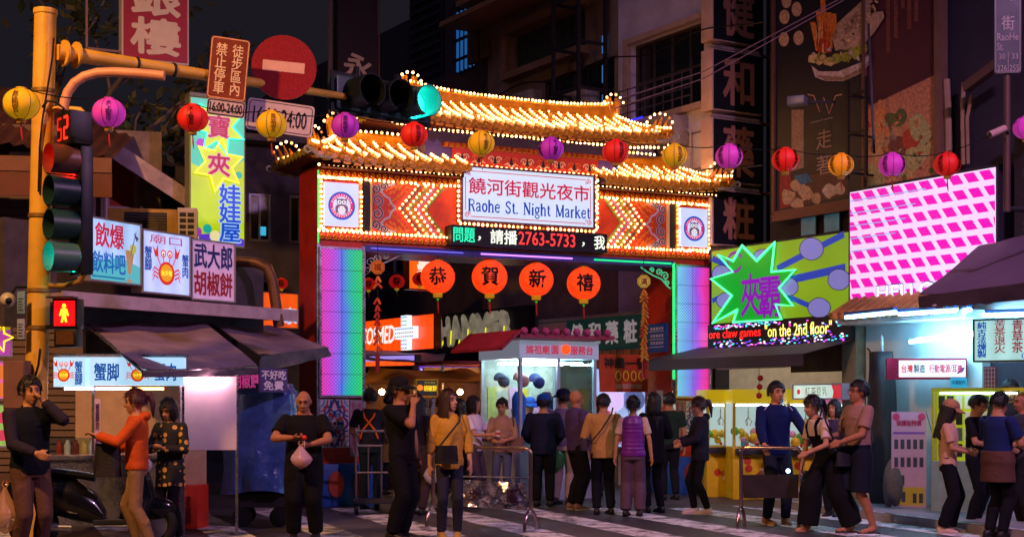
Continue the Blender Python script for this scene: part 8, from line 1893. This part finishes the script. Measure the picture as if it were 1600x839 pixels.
p13, q13 = person(901, 19.9, 1.69, 118, 'balding old man in violet long sleeved shirt facing right', K('#4a3a66', sleeve='long', ease=0.022, hem=0.84, collar=True), K('#17151c', ease=0.018), hair='none', skin='b', hands=((-0.20, -0.10, 0.80), (0.21, -0.06, 0.80)), shoe='#8a6a58', vox=0.0125)
p14, q14 = person(943, 19.1, 1.62, 184, 'person in beige jacket with a dark cross strap, back to the camera', K('#b88a4c', sleeve='long', ease=0.030, hem=0.80, name='jacket'), K('#121218', ease=0.014), hands=((-0.14, -0.26, 1.08), (0.14, -0.26, 1.08)), head=(-20, 8), eyes=False, vox=0.0125)
p15, q15 = person(989, 18.75, 1.59, 172, 'woman in purple quilted vest and white sleeves, back to the camera', [K('#c8a890', sleeve='short', name='undershirt'), dict(m=mat('#6a1c80', 0.4, var=0.15), sleeve='none', hem=0.85, ease=0.028, puff=0.012, name='quilted_vest')], K('#584050', ease=0.02, wide=0.012), female=True, hair='bun', hands=((-0.27, -0.02, 0.80), (0.26, -0.04, 0.80)), eyes=False, vox=0.0115)
p16, q16 = person(1021, 19.4, 1.64, 196, 'long haired woman all in black beside the purple vest woman', K('#131318', sleeve='long', ease=0.03, hem=0.70, hood=True, name='coat'), K('#101014', ease=0.010), female=True, hair='long', hands=((-0.12, -0.22, 1.1), (0.23, -0.05, 0.82)), eyes=False, vox=0.0125)
p17, q17 = person(1094, 19.1, 1.58, -84, 'ponytailed woman in dark hoodie and white shoes beside the right pillar', K('#1e1c2a', sleeve='long', ease=0.034, hem=0.78, hood=True, name='hoodie'), K('#0f0f14', ease=0.003), female=True, hair='pony', hc='b', hands=((-0.08, -0.30, 1.06), (0.08, -0.30, 1.02)), head=(0, 14), feet=((-0.08, -0.10), (0.08, 0.06)), shoe='#c8b0a0', vox=0.0115)
p18, q18 = person(1213, 17.4, 1.76, 12, 'young man in blue track jacket resting his hands on the barrier', K('#121d4e', sleeve='long', ease=0.022, hem=0.84, collar=True, name='track_jacket'), K('#1c2230', ease=0.010), hands=((-0.29, -0.34, 0.95), (0.33, -0.30, 0.95)), hints=((-0.8, 0.6, -0.2), (0.8, 0.6, -0.2)), head=(8, 4), feet=((-0.10, 0.02), (0.12, -0.02)), shoe='#9a6a38', vox=0.010)
p19, q19 = person(1292, 16.4, 1.62, -68, 'woman in white t-shirt and black overalls leaning towards the barrier', K('#cbb4a4', sleeve='short', name='undershirt'), K('#131217', ease=0.03, wide=0.05, waist=1.0, bib=1.24, name='overalls'), female=True, lean=20, hands=((-0.22, -0.22, 0.76), (0.18, -0.40, 0.98)), hair='pony', head=(0, -6), feet=((-0.16, -0.20), (0.14, 0.24)), shoe='#a87a58', shoe_kind='sandal', vox=0.010)
p20, q20 = person(1341, 16.3, 1.76, -72, 'man in tan t-shirt and dark shorts with a shoulder strap', K('#9a7468', sleeve='short', hem=0.80, ease=0.026), K('#171a2a', kind='short', ease=0.03, wide=0.03, name='shorts'), skin='b', hands=((-0.10, -0.28, 1.08), (0.12, -0.30, 1.02)), hints=((-0.7, 0.6, -0.5), (0.7, 0.6, -0.5)), hair='short', glasses=True, feet=((-0.10, -0.08), (0.10, 0.10)), shoe='#1c1a1c', shoe_kind='sandal', vox=0.010)
p21, q21 = person(1481, 16.3, 1.53, 68, 'woman in tan cap and white t-shirt holding a phone', K('#c89a80', sleeve='short', ease=0.018), K('#121218', ease=0.012, wide=0.01), female=True, hair='long', cap='#a87a58', hands=((-0.06, -0.27, 1.04), (0.08, -0.29, 1.06)), head=(0, 16), shoe='#c8a890', curl=(1.0, 1.0), feet=((-0.12, 0.02), (0.10, -0.06)), vox=0.0105)
p22, q22 = person(1524, 17.0, 1.60, 50, 'person in black t-shirt with a small waist pouch beside the tan cap woman', K('#15141a'), K('#111116'), hands=((-0.06, -0.28, 1.06), (0.12, -0.28, 1.04)), head=(0, 22), hair='short', vox=0.012)
p23, q23 = person(1559, 15.7, 1.62, 118, 'man in blue t-shirt with a brown jacket tied round his waist', [K('#1c2858', sleeve='short', ease=0.020), K('#5a3c34', sleeve='none', neck=1.02, hem=0.66, ease=0.024, flare=0.035, name='tied_jacket')], K('#121218', ease=0.014), bulk=1.1, hands=((-0.16, -0.30, 1.04), (0.14, -0.30, 1.04)), head=(0, 20), eyes=False, vox=0.0105)
p24, q24 = person(1578, 18.2, 1.80, -20, 'tall man with tousled black hair behind the others at the right', K('#22202c'), K('#14141a'), hands=HANG, head=(0, 20), vox=0.013)
p25, q25 = person(1600, 16.6, 1.64, -84, 'man with shaved head and grey shirt at the right edge', K('#3a3440'), K('#1a1a20'), hair='none', skin='b', hands=((-0.1, -0.3, 1.02), (0.1, -0.3, 1.0)), head=(0, 10), vox=0.012)
p26, q26 = person(1303, 18.7, 1.54, -40, 'girl with dark hair between the overalls woman and the tan shirt man', K('#3a3048'), K('#1a1a22'), female=True, hair='bob', hands=((-0.1, -0.26, 1.05), (0.1, -0.26, 1.05)), vox=0.013)
p27, q27 = person(827, 22.75, 1.58, 24, 'attendant in blue cap inside the temple service booth', K('#2a4a80'), K('#1c2030'), hands=((-0.2, -0.24, 1.05), (0.2, -0.24, 1.05)), cap='#1c4aa0', head=(0, 12), vox=0.014)
p28, q28 = person(690, 23.6, 1.60, 20, 'stall keeper in dark clothes behind the pepper bun counter', K('#2a2024'), K('#1a1a20'), female=True, hair='bun', hands=((-0.2, -0.24, 1.0), (0.2, -0.24, 1.0)), vox=0.014)

for (px, D, H, rz, lb, c1, c2, fm, hr) in ((610, 23.2, 1.66, 160, 'man in grey shirt walking in behind the tall cap man', '#5a5460', '#20222c', False, 'short'), (718, 22.6, 1.56, 200, 'woman in red top just left of the woman in white', '#8a2a2c', '#1c1c24', True, 'long'),
        (764, 23.4, 1.68, 150, 'man in olive shirt between the white and beige women', '#5a5434', '#22242c', False, 'short'), (930, 22.9, 1.60, 170, 'woman in pale blue top behind the beige jacket person', '#7a8ab0', '#2a2a34', True, 'bob'), (1046, 22.0, 1.66, 185, 'man in dark green shirt by the right pillar plinth', '#24382c', '#1a1a22', False, 'short')):
    person(px, D, H, rz, lb, K(c1), K(c2), female=fm, hair=hr, hands=HANG, eyes=False, vox=0.016)

# white stripes on the track jacket sleeves
mb = MB()
for sg in (-1, 1):
    for k_ in range(3):
        mb.tube([V(sg*(0.15+0.02*k_), -0.045+0.03*k_ - 0.02, 1.455-0.012*k_), V(sg*(0.235+0.008*k_), -0.06+0.03*k_, 1.36), V(sg*(0.27+0.006*k_), -0.06+0.03*k_, 1.24)], 0.006, 5)
mb.build('sleeve_stripes', mat('#c8c4d8', 0.6), p18)
# things people hold or wear over the shoulder
def top_obj(name, mb, m, label, cat, group=None, smooth='all'):
    return tag(mb.build(name, m, None, smooth), label, cat, group)
def phone(pos, rz, label):
    t = thing('phone', label, 'phone', pos, rz); o = box(t, 'body', -0.036, 0.036, -0.005, 0.005, 0.0, 0.14, m_black, 0.004); o.rotation_euler = (R(-35), 0, 0); s_ = box(t, 'screen', -0.032, 0.032, 0.0055, 0.0062, 0.008, 0.132, em('#c8d8ff', 0.6)); s_.rotation_euler = (R(-35), 0, 0)
phone((q3['tip'][0]+q3['tip'][1])/2 + V(0, 0, -0.04), R(-18), 'phone held by the polka dot woman'); phone(q21['tip'][1] + V(0, 0, -0.05), R(68), 'phone held by the tan cap woman')
phone(q19['tip'][0] + V(0, 0, -0.10), R(-68), 'phone in the lowered hand of the overalls woman')
def bag(pos, w, h, d, m, label, strap=None, cat='bag', name='shoulder_bag', rz=0.0):
    t = thing(name, label, cat, pos, rz); mb = MB(); n = 14; vs = []; fs = []
    for j in range(8):
        v = j/7; q = 1.0 - 0.10*v; z = h*v
        for i in range(n): a = 2*PI*i/n; c, s_ = math.cos(a), math.sin(a); kk = (abs(c)**4+abs(s_)**4)**-0.25; vs.append((w/2*kk*c*q*(1+0.03*math.sin(5*a+j)), d/2*kk*s_*(1-0.35*v), z))
    for j in range(7):
        for i in range(n): fs.append((j*n+i, j*n+(i+1) % n, (j+1)*n+(i+1) % n, (j+1)*n+i))
    fs += [tuple(reversed(range(n))), tuple(7*n+i for i in range(n))]
    mb.add(vs, fs).build('pouch', m, t); 
    if strap: MB().tube([Vector(p) - Vector(pos) for p in strap], 0.011, 6).build('strap', m_dark, t)
    return t
def on(p, v): return p.matrix_basis @ Vector(v)
bag(on(p6, (-0.05, -0.20, 0.84)), 0.26, 0.20, 0.10, mat('#141318', 0.4), 'black shoulder bag hanging in front of the mustard top woman', [on(p6, v) for v in ((-0.15, -0.2, 1.0), (-0.02, -0.17, 1.16), (0.10, -0.14, 1.30), (0.125, -0.02, 1.42), (0.1, 0.12, 1.3))])
bag(on(p14, (0.22, -0.02, 0.86)), 0.20, 0.18, 0.10, mat('#3a2a34', 0.5), 'dark bag at the hip of the beige jacket person', [on(p14, v) for v in ((-0.125, 0.02, 1.44), (-0.09, 0.135, 1.36), (0.04, 0.165, 1.16), (0.17, 0.13, 1.0), (0.22, 0.02, 1.0))])
bag(on(p10, (0.20, -0.06, 0.80)), 0.26, 0.22, 0.12, mat('#6a4a38', 0.5), 'brown bag at the side of the beige top woman', [on(p10, v) for v in ((0.2, -0.06, 1.0), (0.165, -0.05, 1.3), (0.14, 0.01, 1.42), (0.17, 0.08, 1.2))])
bag(on(p20, (0.02, -0.20, 0.88)), 0.16, 0.13, 0.08, mat('#16141a', 0.5), 'black pouch worn by the tan t-shirt man', [on(p20, v) for v in ((-0.10, -0.18, 0.98), (-0.14, -0.13, 1.3), (-0.11, 0.0, 1.44), (0.02, 0.13, 1.3), (0.15, 0.1, 1.05))])
bag(on(p19, (0.24, 0.06, 0.78)), 0.20, 0.17, 0.09, mat('#1a181e', 0.6), 'large dark bag on the back of the overalls woman', [on(p19, v) for v in ((0.22, -0.02, 0.96), (0.17, -0.2, 1.3), (0.1, -0.16, 1.45), (0.0, -0.05, 1.36))], rz=0.4)
bag(P(168, 745, 14.25), 0.27, 0.34, 0.16, mat('#1a1618', 0.6, bump=0.3), 'black backpack the orange hoodie woman holds over the scooter', [q2['tip'][0], P(160, 705, 14.25), P(172, 700, 14.2), q2['tip'][1]], name='backpack')
bag(on(p22, (-0.05, -0.16, 0.90)), 0.24, 0.14, 0.09, mat('#101014', 0.5), 'black waist pouch of the person behind the tan cap woman', name='waist_pouch')
bag(on(p5, (-0.15, 0.02, 0.86)), 0.20, 0.20, 0.10, mat('#3a2a24', 0.5), 'small brown pouch at the hip of the tall cap man', [on(p5, v) for v in ((-0.18, 0.02, 1.05), (-0.14, 0.11, 1.2), (0.05, 0.14, 1.38), (0.12, 0.0, 1.45))])
def plastic(c, alpha=0.55):
    m = bpy.data.materials.new('thin_plastic'); m.use_nodes = True; nt = m.node_tree; b = nt.nodes['Principled BSDF']; b.inputs['Base Color'].default_value = (*lin(c), 1); b.inputs['Roughness'].default_value = 0.25; b.inputs['Alpha'].default_value = alpha; b.inputs['Subsurface Weight'].default_value = 0.0
    return m
def plastic_bag(top, h, w, c, fill, label, name='plastic_bag'):
    t = thing(name, label, 'bag', top - V(0, 0, h)); mb = MB(); n = 18; vs = []; fs = []; m_ = 12
    for j in range(m_+1):
        v = j/m_; r_ = w/2*(math.sin(min(1, v*2.2)*PI/2)**0.7 if v < 0.45 else 1-0.93*((v-0.45)/0.55)**0.9) + 0.006
        for i in range(n): a = 2*PI*i/n; q = r_*(1+0.10*math.sin(5*a+v*4)+0.05*math.sin(9*a-v*7)); vs.append((q*math.cos(a), q*math.sin(a)*0.75, h*v))
    for j in range(m_):
        for i in range(n): fs.append((j*n+i, j*n+(i+1) % n, (j+1)*n+(i+1) % n, (j+1)*n+i))
    mb.add(vs, fs).build('film', plastic(c), t, 'all')
    if fill: MB().ball((0, 0, h*0.24), w*0.36, 12, 8, (1, 0.7, 0.7)).build('contents', mat(fill, 0.6), t, 'all')
    for s_ in (-1, 1): MB().tube([(0, 0, h*0.98), (s_*0.03, 0, h*1.08), (s_*0.012, 0, h*1.16)], 0.006, 5).build('handle', plastic(c, 0.8), t)
plastic_bag((q4['tip'][0]+q4['tip'][1])/2 + V(0, -0.02, -0.03), 0.26, 0.22, '#e0b8c8', '#c88a30', 'thin pink plastic bag with food held by the bald man')
plastic_bag(q8['tip'][0] + V(0, 0, -0.01), 0.30, 0.22, '#d8d0dc', '#b08a70', 'white plastic bag carried by the woman behind the mustard top woman')
plastic_bag(P(8, 762, 12.9), 0.42, 0.26, '#c89a80', None, 'translucent plastic bag at the bottom left corner')
plastic_bag(G(866, 20.9) + V(0.05, 0, 1.05), 0.55, 0.28, '#1c8a3a', None, 'large green shopping bag beside the man in navy jacket')
t = thing('paper_cup', 'red and white paper cup held by the woman in white', 'cup', q9['tip'][0] + V(0.02, 0, -0.03)); MB().lathe([(0.028, 0), (0.036, 0.09), (0.039, 0.092)], 14).build('cup', mat('#d8c8c0', 0.5), t); MB().lathe([(0.0325, 0.03), (0.0345, 0.06)], 14, Matrix.Diagonal((1.02, 1.02, 1, 1)), caps=False).build('band', mat('#c02018', 0.5), t)
t = thing('red_lollipop', 'small red pick held over the plastic bag by the bald man', 'food', q4['tip'][1] + V(0.03, -0.03, 0.05)); MB().ball((0, 0, 0.05), 0.028, 10, 8).build('ball', mat('#e03018', 0.4), t); MB().tube([(0, 0, -0.05), (0, 0, 0.05)], 0.004, 5).build('stick', m_white, t)

# ================================================================== barriers, trolley, scooter
def barrier(xl, xr, Dl, Dr, label, ht=0.97):
    a, w, rz = facing(xl, xr, Dl, Dr); t = thing('crowd_barrier', label, 'barrier', a, rz, 'steel barriers across the entrance'); m = mat('#b89a90', 0.22, metal=0.95, var=0.12)
    c = 0.07; arc = lambda cx, s_: [(cx + s_*c*math.cos(q), 0, ht-c+c*math.sin(q)) for q in ([PI/2*j/5 for j in range(6)] if s_ > 0 else [PI/2*(5-j)/5 for j in range(6)])]
    pts = [(0, 0, 0.22)] + [(p[0], 0, p[2]) for p in [(c - c*math.cos(q), 0, ht-c+c*math.sin(q)) for q in [PI/2*j/5 for j in range(6)]]] + [(w-c+c*math.sin(q), 0, ht-c+c*math.cos(q)) for q in [PI/2*j/5 for j in range(6)]] + [(w, 0, 0.22)]
    MB().tube(pts, 0.024, 12).build('hoop', m, t)
    for xx in (0, w):
        MB().tube([(xx-0.0, 0.16*math.cos(q)*-1, 0.24*math.sin(q)) for q in [PI*j/12 for j in range(13)]], 0.022, 10).build('foot', m, t)
    return t, w
b1, w1 = barrier(677, 829, 17.2, 16.6, 'bent steel barrier hung with a shiny printed film left of centre')
film = sheet(b1, 'film', (0.42, -0.03, 0.26), (w1-0.04, -0.03, 0.24), (w1-0.04, -0.03, 0.56), (0.42, -0.03, 0.58), mat('#c8c4d0', 0.08, metal=0.9, var=0.2, bump=1.0, bs=10), 30, 10, 0.0, 0.03, 51)
text(b1, '步', 0.52, 0.66, 0.33, 0.48, -0.068, mat('#4a2028', 0.5), 0.03); text(b1, '區', w1-0.28, w1-0.14, 0.33, 0.48, -0.068, mat('#4a2028', 0.5), 0.03)
MB().tube([(0, 0, 0.62), (w1, 0, 0.62)], 0.010, 6).build('rail', m_steel, b1)
b2, w2 = barrier(1158, 1252, 17.0, 16.7, 'bent steel barrier with a dark cloth in front of the track jacket man')
sheet(b2, 'cloth', (0.03, -0.02, 0.36), (w2-0.03, -0.02, 0.38), (w2-0.03, -0.02, 0.66), (0.03, -0.02, 0.64), mat('#241a22', 0.8, var=0.2), 16, 6, 0.0, 0.012, 52)
MB().ball((w2*0.80, -0.05, 0.70), 0.028, 10, 8).build('small_lamp', em('#a8d0ff', 5.0), b2)
tr = thing('hand_trolley', 'tubular steel hand trolley by the left pillar foot', 'trolley', G(556, 19.3), R(8)); m = mat('#a89a98', 0.3, metal=0.9, var=0.15); mb = MB()
for xx in (0, 0.52): MB().tube([(xx, 0, 0.18), (xx, 0, 1.12)], 0.018, 8).build('upright', m, tr)
for z in (1.12, 0.92, 0.55): MB().tube([(0, 0, z), (0.52, 0, z)], 0.016, 8).build('rail', m, tr)
for xx in (0.17, 0.35): MB().tube([(xx, 0, 0.22), (xx, 0, 0.92)], 0.012, 8).build('bar', m, tr)
box(tr, 'deck', -0.05, 0.6, -0.5, 0.05, 0.16, 0.20, m_dark, 0.01)
for xx in (0.0, 0.54):
    for yy in (-0.42, -0.02): MB().lathe([(0.02, -0.02), (0.08, -0.02), (0.08, 0.02), (0.02, 0.02)], 14, Matrix.Translation((xx, yy, 0.08)) @ Matrix.Rotation(R(90), 4, 'Y')).build('wheel', m_black, tr)
# scooter
sct = thing('motor_scooter', 'dark motor scooter parked at the left under the orange hoodie woman', 'scooter', G(148, 14.45), R(8)); mk = mat('#0f1016', 0.22, var=0.2, coat=0.6); mgy = mat('#2a2c34', 0.4, var=0.2)
for xx, nm in ((-0.60, 0), (0.58, 1)):
    w_ = MB(); ring = [(xx + 0.20*math.cos(a), 0, 0.25+0.20*math.sin(a)) for a in [2*PI*j/24 for j in range(24)]]; wo = w_.tube(ring, 0.052, 10, closed=True).build('wheel', mat('#0c0c0e', 0.7), sct)
    MB().lathe([(0.02, -0.03), (0.15, -0.02), (0.15, 0.02), (0.02, 0.03)], 18, Matrix.Translation((xx, 0, 0.25)) @ Matrix.Rotation(R(90), 4, 'X')).build('rim', m_steel, wo)
mb = MB(); prof = [(-0.88, 0.62, 0.05, 0.06), (-0.75, 0.62, 0.11, 0.13), (-0.5, 0.58, 0.16, 0.19), (-0.2, 0.52, 0.17, 0.22), (0.02, 0.42, 0.15, 0.16), (0.10, 0.34, 0.14, 0.08)]
vs = []; fs = []; n = 16
for (x, z, w_, h_) in prof:
    for j in range(n): a = 2*PI*j/n; vs.append((x, w_*math.cos(a), z + h_*math.sin(a)))
for i in range(len(prof)-1):
    for j in range(n): fs.append((i*n+j, i*n+(j+1) % n, (i+1)*n+(j+1) % n, (i+1)*n+j))
fs += [tuple(range(n)), tuple(reversed([(len(prof)-1)*n+j for j in range(n)]))]
mb.add(vs, fs).build('rear_body', mk, sct)
rings_ = [((-0.80, 0.80), 0.05), ((-0.6, 0.815), 0.10), ((-0.35, 0.80), 0.12), ((-0.12, 0.765), 0.11), ((0.0, 0.74), 0.06)]; vs = []; fs = []
for ((x, z), w_) in rings_:
    for j in range(12): a = 2*PI*j/12; vs.append((x, w_*1.1*math.cos(a), z + 0.045*math.sin(a)))
for i in range(4):
    for j in range(12): fs.append((i*12+j, i*12+(j+1) % 12, (i+1)*12+(j+1) % 12, (i+1)*12+j))
fs += [tuple(range(12)), tuple(reversed([48+j for j in range(12)]))]
MB().add(vs, fs).build('seat', mat('#1a1a22', 0.3, var=0.15), sct)
box(sct, 'floor_board', 0.0, 0.36, -0.14, 0.14, 0.26, 0.32, mgy, 0.015)
MB().tube([(0.38, 0, 0.28), (0.46, 0, 0.55), (0.40, 0, 0.95)], [0.15, 0.17, 0.09], 14).build('leg_shield', mk, sct); MB().tube([(0.46, 0, 0.62), (0.56, 0, 0.30)], 0.03, 8).build('fork', m_steel, sct)
MB().ball((0.58, 0, 0.42), 0.24, 14, 8, (1.0, 0.36, 0.5)).build('front_fender', mk, sct); MB().ball((0.50, 0, 0.86), 0.10, 12, 8, (0.8, 1.1, 0.8)).build('headlight', mat('#b8c0cc', 0.1, spec=0.8), sct)
MB().tube([(0.40, -0.30, 1.0), (0.38, -0.1, 0.97), (0.38, 0.1, 0.97), (0.40, 0.30, 1.0)], 0.018, 8).build('handlebar', m_dark, sct)
for s_ in (-1, 1): MB().tube([(0.38, s_*0.2, 0.99), (0.40, s_*0.28, 1.18)], 0.008, 6).build('mirror_stem', m_dark, sct); MB().ball((0.40, s_*0.29, 1.21), 0.06, 12, 8, (0.3, 1.1, 0.7)).build('mirror', m_steel, sct)
MB().ball((-0.86, 0, 0.68), 0.05, 10, 6, (0.5, 1.4, 0.7)).build('tail_light', mat('#8a1014', 0.2), sct); box(sct, 'number_plate', -0.93, -0.92, -0.09, 0.09, 0.42, 0.54, m_white)
MB().tube([(-0.2, -0.17, 0.24), (-0.6, -0.18, 0.26), (-0.78, -0.18, 0.32)], [0.04, 0.055, 0.05], 10).build('exhaust', m_steel, sct)

# ---- grow the skins of bodies and garments
for (o, vx, sm, wr_) in REMESH:
    r_ = o.modifiers.new('skin', 'REMESH'); r_.mode = 'VOXEL'; r_.voxel_size = vx; r_.use_smooth_shade = True
    s_ = o.modifiers.new('soft', 'SMOOTH'); s_.factor = 0.5; s_.iterations = sm
dg = bpy.context.evaluated_depsgraph_get()
for idx, (o, vx, sm, wr_) in enumerate(REMESH):
    me = bpy.data.meshes.new_from_object(o.evaluated_get(dg)); old = o.data; mt = old.materials[0]
    o.modifiers.clear(); o.data = me
    me.materials.clear(); me.materials.append(mt)
    me.polygons.foreach_set('material_index', [0]*len(me.polygons)); me.polygons.foreach_set('use_smooth', [True]*len(me.polygons))
    if wr_ > 0 and len(me.vertices):
        n = len(me.vertices); co = np.empty(n*3); me.vertices.foreach_get('co', co); co = co.reshape(-1, 3); nr = np.empty(n*3); me.vertex_normals.foreach_get('vector', nr); nr = nr.reshape(-1, 3); ph = idx*1.7
        x, y, z = co[:, 0], co[:, 1], co[:, 2]
        rg = np.random.RandomState(idx); d = np.zeros(n)
        for (fr, am, zs) in ((9, 0.5, 1.0), (16, 0.8, 1.6), (27, 0.45, 1.3)):          # ridged folds, mostly diagonal
            for q_ in range(3):
                v = rg.normal(size=3); v[2] *= zs; v *= fr/np.linalg.norm(v); w_ = np.sin(co @ v + rg.uniform(0, 6) + 0.9*np.sin(co @ rg.normal(size=3)*7 + rg.uniform(0, 6)))
                d += am/3*(1 - 2.2*np.abs(w_)**0.7)
        co = co + nr*(wr_*np.clip(d+0.5, 0.05, 1.6))[:, None]; me.vertices.foreach_set('co', co.ravel())
    me.update(); bpy.data.meshes.remove(old)
